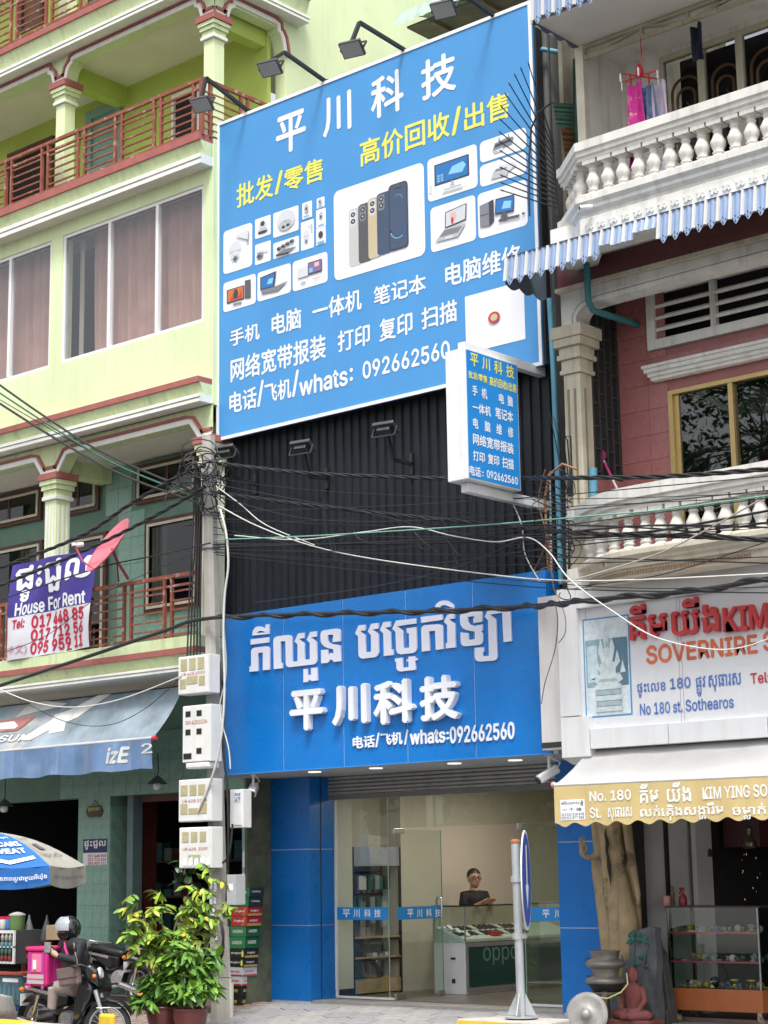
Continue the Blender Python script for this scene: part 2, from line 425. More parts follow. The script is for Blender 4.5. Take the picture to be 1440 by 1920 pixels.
# --- arched beams with trim
def offs(pts, d):
    out = []
    for i, p in enumerate(pts):
        a = Vector(pts[max(0, i-1)]); b = Vector(pts[min(len(pts)-1, i+1)]); t = (b-a).normalized(); nrm = Vector((-t.y, t.x)); out.append((p[0]+nrm.x*d, p[1]+nrm.y*d))
    return out
def strip(mb, pts, d0, d1, fr, dep):
    A = offs(pts, d0); B = offs(pts, d1); n = len(pts); vs = [fr(u, v, k) for k in (0, dep) for L in (A, B) for u, v in L]
    fs = []
    for i in range(n-1):
        fs += [(2*n+i, 2*n+i+1, 3*n+i+1, 3*n+i), (i, i+1, 2*n+i+1, 2*n+i), (n+i, n+i+1, 3*n+i+1, 3*n+i)]
    mb.add(vs, fs)
def arch_beam(pl, outline, ztop, th, par, mface):
    """outline: lower edge from left to right in plane coordinates"""
    poly = outline+[(outline[-1][0], ztop), (outline[0][0], ztop)]
    mb = MB(); n = len(outline)
    # face built as a row of quads so that the outline may be concave
    for k, dd in ((0, 0), (1, -th)):
        vs = [pl.at(u, v, dd) for u, v in outline]+[pl.at(u, ztop, dd) for u, v in outline]
        mb.add(vs, [(i, i+1, n+i+1, n+i) for i in range(n-1)])
    vs = [pl.at(u, v, 0) for u, v in outline]+[pl.at(u, v, -th) for u, v in outline]
    mb.add(vs, [(i, i+1, n+i+1, n+i) for i in range(n-1)])
    obj('beam', mb, mface, par, fix=False)
    wt = MB(); strip(wt, outline, -.012, .045, pl.fr(.0), .03); strip(wt, outline, .045, .075, pl.fr(.0), .015); obj('beam_trim', wt, m_white, par)
    rt = MB(); strip(rt, outline, .075, .115, pl.fr(.0), .04); obj('beam_trim', rt, m_redband, par)
ogee = [(0, 0), (.03, .03), (.05, .10), (.075, .17), (.12, .215), (.165, .225), (.17, .285), (.235, .29)]
pf = Plane((0, YG, 0), (1, 0, 0))
def bay(xl, xr, zc, prof): return [(xl+a, zc+b) for a, b in prof]+[(xr-a, zc+b) for a, b in prof[::-1]]
ol = bay(-5.55, -2.45, 13.80, ogee)+bay(-2.20, .90, 13.80, ogee)+[(1.12, 13.80)]
arch_beam(pf, ol, 14.2, .2, gb, m_lime)
ps = Plane((XR, YG, 0), (0, 1, 0))
arch_beam(Plane((XR+.004, 0, 0), (0, 1, 0)), [(-1.14, 13.80), (-.93, 13.80)]+[(-.93+a, 13.8+b) for a, b in ogee]+[(.30-a, 13.62+b*1.6) for a, b in ogee[::-1]], 14.2, .2, gb, m_lime)
def column(x0, x1, y0, y1, ztop, zbot, cap, par, fluted=False):
    c = boxobj('column', (x0, x1, y0, y1, zbot, ztop-cap), m_lime, par, .008)
    def ring(o, z0, z1, m, nm): boxobj(nm, (x0-o, x1+o, y0-o, y1+o, z0, z1), m, c, .006)
    ring(.085, ztop-.10, ztop, m_redband, 'abacus'); h = cap-.10
    ring(.065, ztop-.10-h*.25, ztop-.101, m_limecor, 'capital_moulding'); ring(.045, ztop-.10-h*.5, ztop-.101-h*.25, m_limecor, 'capital_moulding')
    ring(.02, ztop-.10-h*.8, ztop-.101-h*.5, m_limecor, 'capital_moulding'); ring(.035, ztop-cap, ztop-.101-h*.8, m_white, 'capital_moulding')
    if fluted:
        for k in range(3):
            xx = x0+(x1-x0)*(.2+.3*k); boxobj('fluting', (xx-.018, xx+.018, y0-.012, y0-.002, zbot, ztop-cap-.08), m_white, c)
            yy = y0+(y1-y0)*(.2+.3*k); boxobj('fluting', (x1+.002, x1+.012, yy-.018, yy+.018, zbot, ztop-cap-.08), m_white, c)
    return c
for x in (-5.76, -2.43, .90): column(x, x+.21, YG+.001, YG+.21, 13.80, 11.93, .36, gb)
# third-floor balcony recess
part('balcony_back_wall', (XL, XR-.2, .12, .2, 11.9, 14.2), m_olive)
part('balcony_ceiling', (XL, XR-.21, YG+.2, .2, 14.12, 14.19), m_ceil)
part('floor_slab', (XL, XR-.001, YG+.001, .2, 11.5, 11.9), m_limecor)
for x in (-2.43, .69): part('cross_beam', (x, x+.2, YG+.21, .119, 13.8, 14.118), m_olive)
pb = Plane((0, .12, 0), (1, 0, 0))
def opening(pa, pb_, pl, mfr, minn, par, fw=.06, nm='door', glass=None, split=0):
    u0, v0 = pl.uv(*pa); u1, v1 = pl.uv(*pb_); 
    if v0 > v1: v0, v1 = v1, v0
    d = obj(nm, MB().box(0, 1, 0, 1, 0, 1), mfr, par); b = MB()
    for a in ((u0, v0, u1, v0+fw), (u0, v1-fw, u1, v1), (u0, v0+fw, u0+fw, v1-fw), (u1-fw, v0+fw, u1, v1-fw)):
        b.prism([(a[0], a[1]), (a[2], a[1]), (a[2], a[3]), (a[0], a[3])], pl.fr(.002), .05)
    b.f and None
    me = b.mesh(nm); me.materials.append(mfr); d.data = me
    shape('leaf', pl, [(u0+fw, v0+fw), (u1-fw, v0+fw), (u1-fw, v1-fw), (u0+fw, v1-fw)], minn, d, .006)
    if split:
        for k in range(1, split):
            u = u0+(u1-u0)*k/split; shape('mullion', pl, [(u-.025, v0+fw), (u+.025, v0+fw), (u+.025, v1-fw), (u-.025, v1-fw)], m_brown, d, .01, .03)
    if glass: shape('pane', pl, [(u0+fw, v0+fw), (u1-fw, v0+fw), (u1-fw, v1-fw), (u0+fw, v1-fw)], glass, d, .03)
    return d
m_tealp = M('teal_door_paint', (.20, .34, .31), .6, .1, 3)
opening((15, 400), (103, 255), pb, m_brown, m_dark, gb); opening((163, 335), (231, 185), pb, m_tealp, m_tealp, gb, .14); opening((325, 275), (378, 160), pb, m_white, m_dark, gb, .05)
# fourth floor, mostly above the picture
part('upper_back_wall', (XL, XR-.2, .12, .2, 14.66, 17.6), m_olive); part('upper_floor', (XL, XR-.2, YG+.2, .119, 14.5, 14.66), m_ceil)
part('roof', (XL, XR, YG-.2, 9, 17.6, 17.9), m_lime)
opening((40, 65), (85, -40), pb, m_brown, M('brown_door', (.16, .09, .05), .6, .2, 5), gb); opening((165, 30), (200, -60), pb, m_tealp, m_tealp, gb, .1)
for x in (-5.76, -2.43, .90): column(x, x+.21, YG+.001, YG+.21, 17.5, 14.66, .36, gb)
# --- railings: pairs of posts with bars between
def railing(y, x0, x1, z0, z1, pairs, par, nb=5, gap=.15, side=False):
    rl = obj('railing', MB().bar((x0, y, z1), (x1, y, z1), .05, .05), m_rust, par)
    boxobj('rail', (x0, x1, y-.018, y+.018, z0+.03, z0+.06), m_rust, rl); boxobj('rail', (x0, x1, y-.018, y+.018, z1-.15, z1-.12), m_rust, rl)
    prev = x0
    for xp in list(pairs)+[None]:
        a = prev; b = (xp-gap/2) if xp is not None else x1
        if b-a > .2:
            for k in range(nb):
                z = z0+.06+(z1-.15-z0-.06)*(k+.6)/(nb+.1); boxobj('bar', (a, b, y-.012, y+.012, z-.011, z+.011), m_rust, rl)
        if xp is not None:
            for s in (-1, 1): boxobj('post', (xp+s*gap/2-.02, xp+s*gap/2+.02, y-.022, y+.022, z0-.03, z1-.02), m_rust, rl)
            prev = xp+gap/2
    return rl
def pairx(pxs, yl, y): return [PY(p, yl(p), y).x for p in pxs]
YR = YG-.20
p3 = pairx([16.5, 84.6, 153, 223, 296, 370], lambda p: 350-.39*p, YR)
railing(YR, XL, 1.10, 11.93, 12.74, [-4.25]+p3, gb)
p4 = pairx([27, 93, 158], lambda p: 40-.43*p, YR)
railing(YR, XL, 1.10, 14.68, 15.50, [-4.2]+p4+[p4[-1]+.85, p4[-1]+1.7], gb)
sr = obj('side_railing', MB().bar((1.10, YR, 12.74), (1.10, .25, 12.74), .05, .05), m_rust, gb)
for yy in (YR, YR+.14, -.6, -.46, .1, .24): boxobj('post', (1.08, 1.12, yy-.02, yy+.02, 11.9, 12.72), m_rust, sr)
for k in range(6): boxobj('bar', (1.09, 1.112, YR+.03, .24, 12.0+.11*k, 12.022+.11*k), m_rust, sr)

# --- first floor: tiled back wall behind columns
ol1 = []
pr1 = [(0, 0), (.03, .0), (.22, .245), (.30, .25)]
ol1 = bay(-5.5, -2.52, 7.58, pr1)+bay(-2.22, .90, 7.58, pr1)+[(1.12, 7.58)]
arch_beam(pf, ol1, 8.04, .2, gb, m_limecor)
for x in (-5.76, -2.50): column(x, x+.26, YG+.001, YG+.27, 7.58, 4.82, .40, gb, True)
column(.88, 1.11, YG+.001, YG+.24, 7.58, 4.82, .40, gb, True)
YT = -.05
part('balcony_ceiling', (XL, XR-.05, YG+.2, YT+.05, 7.82, 7.89), m_ceil)
part('cross_beam', (-2.5, -2.24, YG+.28, YT-.03, 7.58, 7.819), m_limecor)
tw = part('tiled_wall', (XL, XR-.02, YT, YT+.12, 4.67, 7.82), m_tealdark)
part('side_wall', (XR-.04, XR, YG+.25, 3, 4.67, 7.82), m_limecor)
pt = Plane((0, YT-.012, 0), (1, 0, 0))
ops = [((258, 948), (376, 848)), ((110, 972), (189, 884)), ((-40, 1000), (82, 912)), ((275, 1152), (378, 958)), ((118, 1240), (204, 996)), ((-60, 1260), (84, 1012))]
opuv = [(pt.uv(*a), pt.uv(*b)) for a, b in ops]
tile_me = MB().box(-.147, .147, -.012, 0, -.197, .197).mesh('tile'); tile_me.materials.append(m_teal)
x = -3.45; 
while x < XR-.15:
    z = 4.88
    while z < 7.7:
        if not any(a[0]-.12 < x < b[0]+.12 and min(a[1], b[1])-.17 < z < max(a[1], b[1])+.17 for a, b in opuv): inst('tile', tile_me, (x, YT, z), tw)
        z += .4
    x += .3
mfr = m_brown
for i, (a, b) in enumerate(ops):
    d = opening(a, b, pt, m_brown, m_dark, gb, .05, 'window' if i in (0, 1, 2, 3) else 'door', g_dark, 2 if i < 3 else 0)
    (u0, v0), (u1, v1) = opuv[i]; v0, v1 = min(v0, v1), max(v0, v1)
    fr = MB()
    for q in ((u0+.06, v0+.06, u1-.06, v0+.10), (u0+.06, v1-.10, u1-.06, v1-.06), (u0+.06, v0+.1, u0+.10, v1-.1), (u1-.10, v0+.1, u1-.06, v1-.1)):
        fr.prism([(q[0], q[1]), (q[2], q[1]), (q[2], q[3]), (q[0], q[3])], pt.fr(.055), .02)
    obj('inner_frame', fr, m_cream, d)
    if i == 3: shape('blind', pt, [(u0+.12, v0+.12), (u0+.12+(u1-u0)*.28, v0+.12), (u0+.12+(u1-u0)*.28, v1-.12), (u0+.12, v1-.12)], M('grey_blind', (.35, .37, .38), .7), d, .012)
p1 = pairx([8, 84, 162, 240, 316], lambda p: 1160-.19*p, YR)
railing(YR, XL, 1.0, 4.82, 5.67, [-4.1]+p1, gb)
# --- ground floor
YB = -.10
gt = [MB().box(-.098, .098, -.012, 0, -.148, .148).mesh('tile')]; gt[0].materials.append(m_teal)
def tiled_face(x0, x1, z0, z1, y, par, tw_=.2, th_=.3):
    nx = max(1, round((x1-x0)/tw_)); nz = max(1, round((z1-z0)/th_)); sx = (x1-x0)/nx/.2; sz = (z1-z0)/nz/.3
    for i in range(nx):
        for j in range(nz): inst('tile', gt[0], (x0+(i+.5)*(x1-x0)/nx, y, z0+(j+.5)*(z1-z0)/nz), par, scale=(sx, 1, sz))
xa = PY(146, 1650, YB).x; xb = PY(206, 1650, YB).x; pz = PY(175, 1495, YB).z
pl_ = part('pillar', (xa, xb, YB, YB+.45, 0, pz), m_tealdark); tiled_face(xa, xb, 0, pz, YB, pl_)
side_tile = MB().box(0, .012, -.11, .11, -.148, .148).mesh('tile'); side_tile.materials.append(m_teal)
for j in range(int(pz/.3)): 
    for k in range(2): inst('tile', side_tile, (xb, YB+.115+.225*k, .15+.3*j), pl_)
lz0 = pz; 
ln = part('lintel', (XL, .99, YB, YB+.3, lz0, 4.3), m_tealdark); tiled_face(-3.3, .96, lz0, lz0+.9, YB, ln, .3, .3)
x2 = PY(455, 1700, YB+.05).x; x3 = 1.02
rw = part('right_wall', (x2, x3, YB+.05, YB+.4, 0, lz0), m_tealdark); tiled_face(x2, x3-.03, .1, lz0, YB+.05, rw)
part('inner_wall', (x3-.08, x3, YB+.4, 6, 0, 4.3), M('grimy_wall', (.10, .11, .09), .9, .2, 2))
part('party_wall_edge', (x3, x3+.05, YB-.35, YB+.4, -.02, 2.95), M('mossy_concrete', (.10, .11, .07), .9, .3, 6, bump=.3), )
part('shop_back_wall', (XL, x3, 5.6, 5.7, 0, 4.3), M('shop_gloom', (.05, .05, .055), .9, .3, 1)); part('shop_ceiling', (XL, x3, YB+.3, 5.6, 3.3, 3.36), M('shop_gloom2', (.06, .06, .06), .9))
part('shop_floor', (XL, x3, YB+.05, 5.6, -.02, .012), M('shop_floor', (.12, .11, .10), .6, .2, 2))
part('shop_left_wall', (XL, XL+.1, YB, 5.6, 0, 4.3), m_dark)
# folding door leaves (dark red) and grey-green post right of the pillar
xd0 = PY(224, 1650, YB+.35).x; xd1 = PY(241, 1650, YB+.35).x
m_dkred = M('dark_red_door', (.13, .03, .025), .5, .2, 6)
fd = part('folding_door', (xd0, xd1, YB+.30, YB+.9, .02, lz0-.02), m_dkred)
for k in range(4): boxobj('leaf', (xd1+.002, xd1+.03, YB+.32+.15*k, YB+.42+.15*k, .06, lz0-.06), m_dkred, fd)
xe0 = PY(245, 1650, YB+.2).x; part('door_post', (xe0, xe0+.13, YB+.12, YB+.3, 0, lz0), M('grey_teal_paint', (.15, .22, .22), .6, .1, 3))
# upper transom over the opening behind the meter boxes
part('transom', (xe0+.2, x2, YB+.2, YB+.26, lz0-.1, lz0), m_brown)
# ================================================================== computer shop (centre)
XC0, XC1 = 1.13, 6.66; YC = -.85; YBB = -1.06; YS = -1.10
m_clad = M('black_metal_cladding', (.011, .014, .019), .5, .15, 2, streak=.3, streakcol=(.03, .033, .036), fine=.2, spec=.3)
m_bb = M('billboard_blue', (.06, .275, .60), .42, .04, .8, streak=.12, streakcol=(.11, .34, .66), bump=.25, bscale=1.3)
m_sign = M('sign_blue', (.003, .17, .55), .30, .05, 1.5, bump=.12, bscale=1.1, streak=.08, streakcol=(.02, .2, .56))
m_blue = M('pillar_blue', (.003, .135, .46), .33, .06, 1.5, bump=.1, bscale=1.2, streak=.1, streakcol=(.015, .16, .45))
m_bluedk = M('soffit_dark', (.03, .05, .09), .6, .1, 1)
m_lw = M('lettering_white', (.80, .82, .86), .5, 0)
m_lav = M('lettering_lavender', (.74, .75, .86), .45, .02)
m_ly = M('lettering_yellow', (.80, .76, .12), .5, 0)
m_print = M('print_white', (.80, .81, .85), .45, 0)
m_metalw = M('white_metal', (.72, .73, .74), .4, .06, 4, streak=.15)
m_black = M('black_metal', (.02, .02, .022), .5, .1, 6)
m_conc = M('concrete', (.36, .345, .31), .9, .18, 4, bump=.35, streak=.3, fine=.2)
shop = thing('computer_shop', 'narrow shophouse clad in black ribbed metal with blue pillars and a glass shopfront', 'building', (3.8, -.8, 0))
def sp(name, b, m, p=None, bevel=0.): return boxobj(name, b, m, p or shop, bevel)
# ribbed cladding: trapezoid ribs every 0.145 m, one sheet per panel
def ribs(x0, x1, z0, z1, y, m, par, pitch=.145):
    prof = []; x = x0
    while x < x1-1e-6:
        for dx, dy in ((0, 0), (.075, 0), (.088, .028), (.132, .028)):
            if x+dx*pitch/.145 <= x1: prof.append((x+dx*pitch/.145, y+dy))
        x += pitch
    prof.append((x1, y)); n = len(prof)
    mb = MB().add([(a, b, z) for z in (z0, z1) for a, b in prof], [(i, i+1, n+i+1, n+i) for i in range(n-1)])
    return obj('cladding_sheet', mb, m, par, fix=False)
xx = XC0
while xx < XC1-.01:
    ribs(xx, min(xx+.87, XC1), 4.8, 7.9, YC, m_clad, shop); xx += .87
sp('upper_wall', (XC0, XC1, YC+.05, 1.5, 3.0, 12.0), M('shop_wall', (.2, .2, .2), .9)); sp('soffit', (XC0-.08, XC1+.03, YS+.03, .5, 2.955, 3.0), M('soffit_white', (.42, .43, .44), .6))
sp('flashing', (XC0-.04, XC0, YC-.05, YC+.1, 4.8, 7.7), m_clad)

# ------------------------------------------------------------------ billboard
pbb = Plane((0, YBB, 0), (1, 0, 0))
u0, v1 = pbb.uv(408, 232); u1, v0 = pbb.uv(1017.8, 684.4)
bb = thing('billboard', 'huge sky blue billboard with white Chinese lettering and product photos above the black cladding', 'billboard', ((u0+u1)/2, YBB, v0))
boxobj('sheet', (u0, u1, YBB, YBB+.03, v0, v1), m_bb, bb)
boxobj('back_frame', (u0+.01, u1+.03, YBB+.031, YBB+.16, v0+.02, v1-.02), m_black, bb)
fr = .045
for b in ((u0, u1, YBB-.012, YBB-.001, v0, v0+fr), (u0, u1, YBB-.012, YBB-.001, v1-fr, v1), (u0, u0+fr, YBB-.012, YBB-.001, v0+fr, v1-fr), (u1-fr, u1, YBB-.012, YBB-.001, v0+fr, v1-fr)): boxobj('border', b, m_print, bb)
def cbox(pl, xl, xr, yt, yb):
    xc = (xl+xr)/2; yc = (yt+yb)/2
    return (pl.uv(xl, yc)[0], pl.uv(xc, yb)[1], pl.uv(xr, yc)[0], pl.uv(xc, yt)[1])
def zb(pl, ox, oy, s, xl, xr, yt, yb): return cbox(pl, ox+xl/s, ox+xr/s, oy+yt/s, oy+yb/s)
A5 = (400, 0, 2.25); A6 = (400, 400, 2.25)
for ch, a in (('平', (268, 388, 480, 636)), ('川', (465, 580, 402, 560)), ('科', (668, 800, 312, 482)), ('技', (880, 1022, 238, 400))): lettering(ch, pbb, zb(pbb, *A5, *a), m_lw, bb, .035)
for t, a in (('批发', (100, 252, 755, 853)), ('/', (262, 292, 725, 815)), ('零售', (300, 462, 690, 785))): lettering(t, pbb, zb(pbb, *A5, *a), m_ly, bb, .03)
for t, a in (('高价回收', (620, 997, 530, 640)), ('/', (1008, 1044, 455, 565)), ('出售', (1060, 1247, 415, 525))): lettering(t, pbb, zb(pbb, *A5, *a), m_ly, bb, .03)
for t, a in (('手机', (72, 195, 478, 546)), ('电脑', (248, 370, 412, 500)), ('一体机', (420, 625, 346, 432)), ('笔记本', (678, 897, 282, 362)), ('电脑维修', (980, 1300, 172, 268)),
             ('网络宽带报装', (75, 475, 562, 662)), ('打印', (527, 660, 482, 570)), ('复印', (702, 840, 432, 524)), ('扫描', (880, 1028, 382, 472)),
             ('电话', (70, 182, 745, 832)), ('/', (188, 212, 708, 812)), ('飞机', (218, 328, 708, 790)), ('/', (335, 360, 665, 770)), ('whats', (365, 566, 672, 748)), (':', (578, 588, 655, 705)), ('092662560', (632, 998, 583, 654))):
    lettering(t, pbb, zb(pbb, *A6, *a), m_lw, bb, .03)
# --- printed pictures
C = {k: M('print_'+k, v, .45, 0) for k, v in dict(grey=(.45, .47, .50), dark=(.04, .045, .055), mid=(.20, .21, .24), light=(.62, .64, .68), silver=(.52, .53, .52), gold=(.55, .47, .30), navy=(.05, .08, .14), graph=(.09, .09, .10), screen=(.02, .16, .45), glow=(.25, .55, .85), orange=(.55, .16, .04), pink=(.70, .45, .42), purple=(.20, .14, .30), cyan=(.20, .45, .70), red=(.5, .05, .04)).items()}
def panel(ll, ur, r=.06):
    a = pbb.uv(*ll); b = pbb.uv(*ur); p = shape('photo_panel', pbb, rrect(a[0], a[1], b[0], b[1], r), m_print, bb, .004); p['ext'] = 0
    return (a[0], a[1], b[0], b[1], p)
_lay = [0]
def art(pn, col, pts, kind='poly'):
    x0, y0, x1, y1, p = pn; _lay[0] += 1; d = .0055+(_lay[0] % 40)*.0004
    if kind == 'ell':
        cx, cy, rx, ry = pts; pts = [(cx+rx*math.cos(t*math.pi/10), cy+ry*math.sin(t*math.pi/10)) for t in range(20)]
    if kind == 'rr':
        a, b, c, e, r = pts; w_ = x1-x0; h_ = y1-y0; q = rrect(x0+a*w_, y0+b*h_, x0+c*w_, y0+e*h_, r); shape('print', pbb, q, C[col], p, d); return
    shape('print', pbb, [(x0+(x1-x0)*a, y0+(y1-y0)*b) for a, b in pts], C[col], p, d)
def q5(x, y): return (400+x/2.25, y/2.25)
def q6(x, y): return (400+x/2.25, 400+y/2.25)
def rect(a, b, c, d): return [(a, b), (c, b), (c, d), (a, d)]
ph = panel(q6(512, 288), q5(888, 682), .09)
for k, (cl, a, b, t) in enumerate((('silver', .17, .29, .74), ('graph', .28, .40, .76), ('gold', .39, .50, .79), ('navy', .49, .62, .81))):
    art(ph, cl, (a, .10+.012*k, b+.03, t, .05), 'rr'); art(ph, 'light' if k in (0, 2) else 'mid', (a+.015, t-.19, a+.085, t-.02, .03), 'rr')
    for j in (0, 1): art(ph, 'dark', (a+.05, t-.065-.075*j, .026, .028), 'ell'); art(ph, 'grey', (a+.05, t-.065-.075*j, .010, .011), 'ell')
art(ph, 'dark', (.62, .14, .83, .86, .06), 'rr'); art(ph, 'navy', (.635, .155, .815, .845, .05), 'rr')
for cy_, rr_ in ((.68, .055), (.36, .105)):
    for t in range(26):
        a0 = t*math.pi/13; a1 = a0+math.pi/13*.9; r0, r1 = rr_*.9, rr_
        art(ph, 'cyan' if t % 13 < 9 else 'screen', [(.725+r*.85*math.cos(a), cy_+r*math.sin(a)) for r, a in ((r0, a0), (r1, a0), (r1, a1), (r0, a1))])
art(ph, 'graph', (.69, .81, .76, .832, .008), 'rr')
mo = panel(q5(907, 855), q5(1112, 605)); art(mo, 'dark', rect(.14, .32, .84, .82)); art(mo, 'screen', rect(.17, .36, .81, .79)); art(mo, 'glow', [(.42, .5), (.7, .46), (.78, .6), (.72, .7), (.5, .66)]); art(mo, 'grey', [(.45, .2), (.55, .2), (.52, .33), (.48, .33)]); art(mo, 'light', rect(.32, .17, .68, .20)); art(mo, 'light', [(.28, .08), (.68, .06), (.72, .12), (.33, .14)]); art(mo, 'grey', [(.3, .09), (.66, .075), (.69, .11), (.34, .125)]); art(mo, 'light', rect(.03, .18, .09, .38))
for i_ in range(3):
    for j_ in range(2): art(mo, 'cyan', rect(.2+.07*j_, .39+.06*i_, .255+.07*j_, .435+.06*i_))
pr = panel(q5(1127, 690), q5(1320, 535)); art(pr, 'mid', [(.28, .35), (.7, .42), (.74, .72), (.62, .80), (.33, .70)]); art(pr, 'dark', [(.33, .5), (.68, .55), (.68, .68), (.35, .63)]); art(pr, 'light', [(.32, .22), (.5, .25), (.5, .4), (.3, .36)]); art(pr, 'red', rect(.3, .28, .38, .31)); art(pr, 'mid', rect(.42, .78, .44, .92)); art(pr, 'mid', rect(.62, .8, .64, .93))
ps2 = panel(q5(1127, 792), q5(1320, 637)); art(ps2, 'grey', [(.24, .2), (.6, .15), (.64, .55), (.36, .62), (.3, .5)]); art(ps2, 'light', [(.45, .72), (.76, .66), (.8, .48), (.6, .3), (.5, .45)]); art(ps2, 'mid', [(.33, .5), (.58, .45), (.6, .54), (.37, .59)])
lp = panel(q5(920, 1068), q5(1105, 820)); art(lp, 'dark', [(.33, .45), (.80, .50), (.82, .86), (.34, .80)]); art(lp, 'print', [(.35, .47), (.78, .52), (.80, .84), (.36, .78)]) if 'print' in C else art(lp, 'light', [(.35, .47), (.78, .52), (.80, .84), (.36, .78)])
art(lp, 'pink', (.52, .66, .07, .10), 'ell'); art(lp, 'red', (.50, .57, .03, .08), 'ell'); art(lp, 'grey', [(.10, .20), (.62, .18), (.80, .43), (.33, .44)]); art(lp, 'mid', [(.2, .28), (.62, .27), (.72, .39), (.32, .41)]); art(lp, 'light', [(.32, .2), (.5, .195), (.52, .25), (.35, .255)])
dt = panel(q5(1120, 1010), q5(1322, 755)); art(dt, 'mid', [(.05, .25), (.24, .22), (.24, .75), (.05, .72)]); art(dt, 'dark', [(.24, .22), (.34, .30), (.34, .77), (.24, .75)]); art(dt, 'dark', rect(.06, .48, .23, .50)); art(dt, 'dark', [(.36, .42), (.74, .38), (.76, .74), (.38, .76)]); art(dt, 'screen', [(.38, .45), (.72, .41), (.74, .71), (.40, .73)]); art(dt, 'glow', [(.5, .5), (.68, .47), (.7, .62), (.55, .66)]); art(dt, 'graph', [(.46, .31), (.62, .29), (.58, .42), (.52, .42)]); art(dt, 'graph', [(.42, .24), (.84, .21), (.86, .27), (.45, .30)]); art(dt, 'graph', (.93, .26, .03, .025), 'ell')
def domecam(pn, k=1.):
    art(pn, 'light', [(.45, .78), (.88, .62), (.9, .85), (.5, .82)]); art(pn, 'grey', [(.8, .5), (.9, .5), (.9, .82), (.8, .8)]); art(pn, 'light', (.42, .48, .22, .2), 'ell'); art(pn, 'grey', (.42, .45, .22, .03), 'ell'); art(pn, 'light', (.42, .33, .17, .13), 'ell'); art(pn, 'mid', (.42, .28, .09, .07), 'ell'); art(pn, 'dark', (.42, .28, .04, .03), 'ell')
    for t in range(6): art(pn, 'dark', (.42+.12*math.cos(t), .28+.09*math.sin(t), .014, .011), 'ell')
domecam(panel(q6(43, 260), q6(165, 37), .06))
c2 = panel(q5(177, 1010), q5(243, 905), .02); art(c2, 'light', (.5, .66, .25, .22), 'ell'); art(c2, 'dark', (.5, .66, .14, .13), 'ell'); art(c2, 'grey', (.5, .32, .32, .13), 'ell'); art(c2, 'dark', (.5, .24, .3, .07), 'ell')
c3 = panel(q6(177, 220), q6(243, 113), .02); art(c3, 'light', [(.1, .6), (.8, .45), (.85, .55), (.2, .72)]); art(c3, 'light', rect(.15, .6, .2, .9)); art(c3, 'mid', (.33, .38, .22, .16), 'ell'); art(c3, 'dark', (.3, .36, .1, .08), 'ell')
c4 = panel(q5(254, 1005), q5(360, 865), .02); art(c4, 'light', (.52, .55, .36, .4), 'ell'); art(c4, 'grey', (.5, .36, .27, .22), 'ell'); art(c4, 'dark', (.42, .3, .07, .06), 'ell'); art(c4, 'dark', (.6, .33, .07, .06), 'ell'); art(c4, 'dark', (.5, .5, .02, .02), 'ell')
c5 = panel(q6(254, 195), q6(362, 93), .02); art(c5, 'mid', [(.12, .2), (.62, .14), (.93, .34), (.42, .42)]); art(c5, 'dark', [(.12, .12), (.62, .06), (.62, .16), (.12, .22)])
for t in range(4): art(c5, 'dark', (.24+.17*t, .55+.07*t, .085, .11), 'ell'); art(c5, 'mid', (.27+.17*t, .6+.07*t, .05, .05), 'ell')
for a, b in (((376, 928), (417, 845)), ((437, 882), (470, 828)), ((435, 965), (475, 875))):
    c_ = panel(q5(*a), q5(*b), .015); art(c_, 'grey', (.5, .6, .22, .25), 'ell'); art(c_, 'dark', (.5, .56, .1, .1), 'ell'); art(c_, 'cyan', rect(.2, .06, .8, .16))
c7 = panel(q6(371, 160), q5(425, 922), .02); domecam(c7)
c8 = panel(q6(435, 138), q6(475, 53), .015); art(c8, 'dark', (.5, .58, .24, .2), 'ell'); art(c8, 'cyan', rect(.15, .06, .85, .2))
d1 = panel(q6(43, 420), q6(180, 253), .05); art(d1, 'dark', rect(.12, .26, .66, .72)); art(d1, 'orange', rect(.15, .3, .63, .69)); art(d1, 'red', [(.2, .32), (.35, .6), (.5, .4), (.58, .62), (.6, .32)]); art(d1, 'dark', (.4, .5, .07, .17), 'ell'); art(d1, 'graph', [(.68, .26), (.86, .22), (.86, .84), (.68, .86)]); art(d1, 'mid', [(.3, .14), (.56, .12), (.6, .18), (.34, .2)])
d2 = panel(q6(187, 375), q6(328, 208), .05); art(d2, 'dark', [(.1, .36), (.52, .34), (.58, .86), (.10, .80)]); art(d2, 'screen', [(.13, .4), (.49, .38), (.54, .81), (.13, .76)]); art(d2, 'glow', [(.3, .5), (.46, .48), (.5, .66), (.36, .66)]); art(d2, 'mid', [(.14, .22), (.62, .16), (.93, .4), (.52, .34), (.14, .36)])
d3 = panel(q6(336, 332), q6(482, 160), .05); art(d3, 'light', rect(.16, .38, .46, .70)); art(d3, 'grey', [(.22, .18), (.42, .16), (.36, .24), (.28, .24)]); art(d3, 'dark', rect(.46, .40, .86, .80)); art(d3, 'purple', rect(.48, .43, .84, .77)); art(d3, 'cyan', rect(.5, .45, .6, .6)); art(d3, 'pink', rect(.65, .6, .78, .74)); art(d3, 'grey', [(.6, .2), (.84, .22), (.82, .25), (.6, .24)])
qr = panel(q6(1068, 592), q6(1310, 285), .01); art(qr, 'red', (.5, .5, .10, .10), 'ell'); art(qr, 'gold', (.5, .5, .06, .06), 'ell')

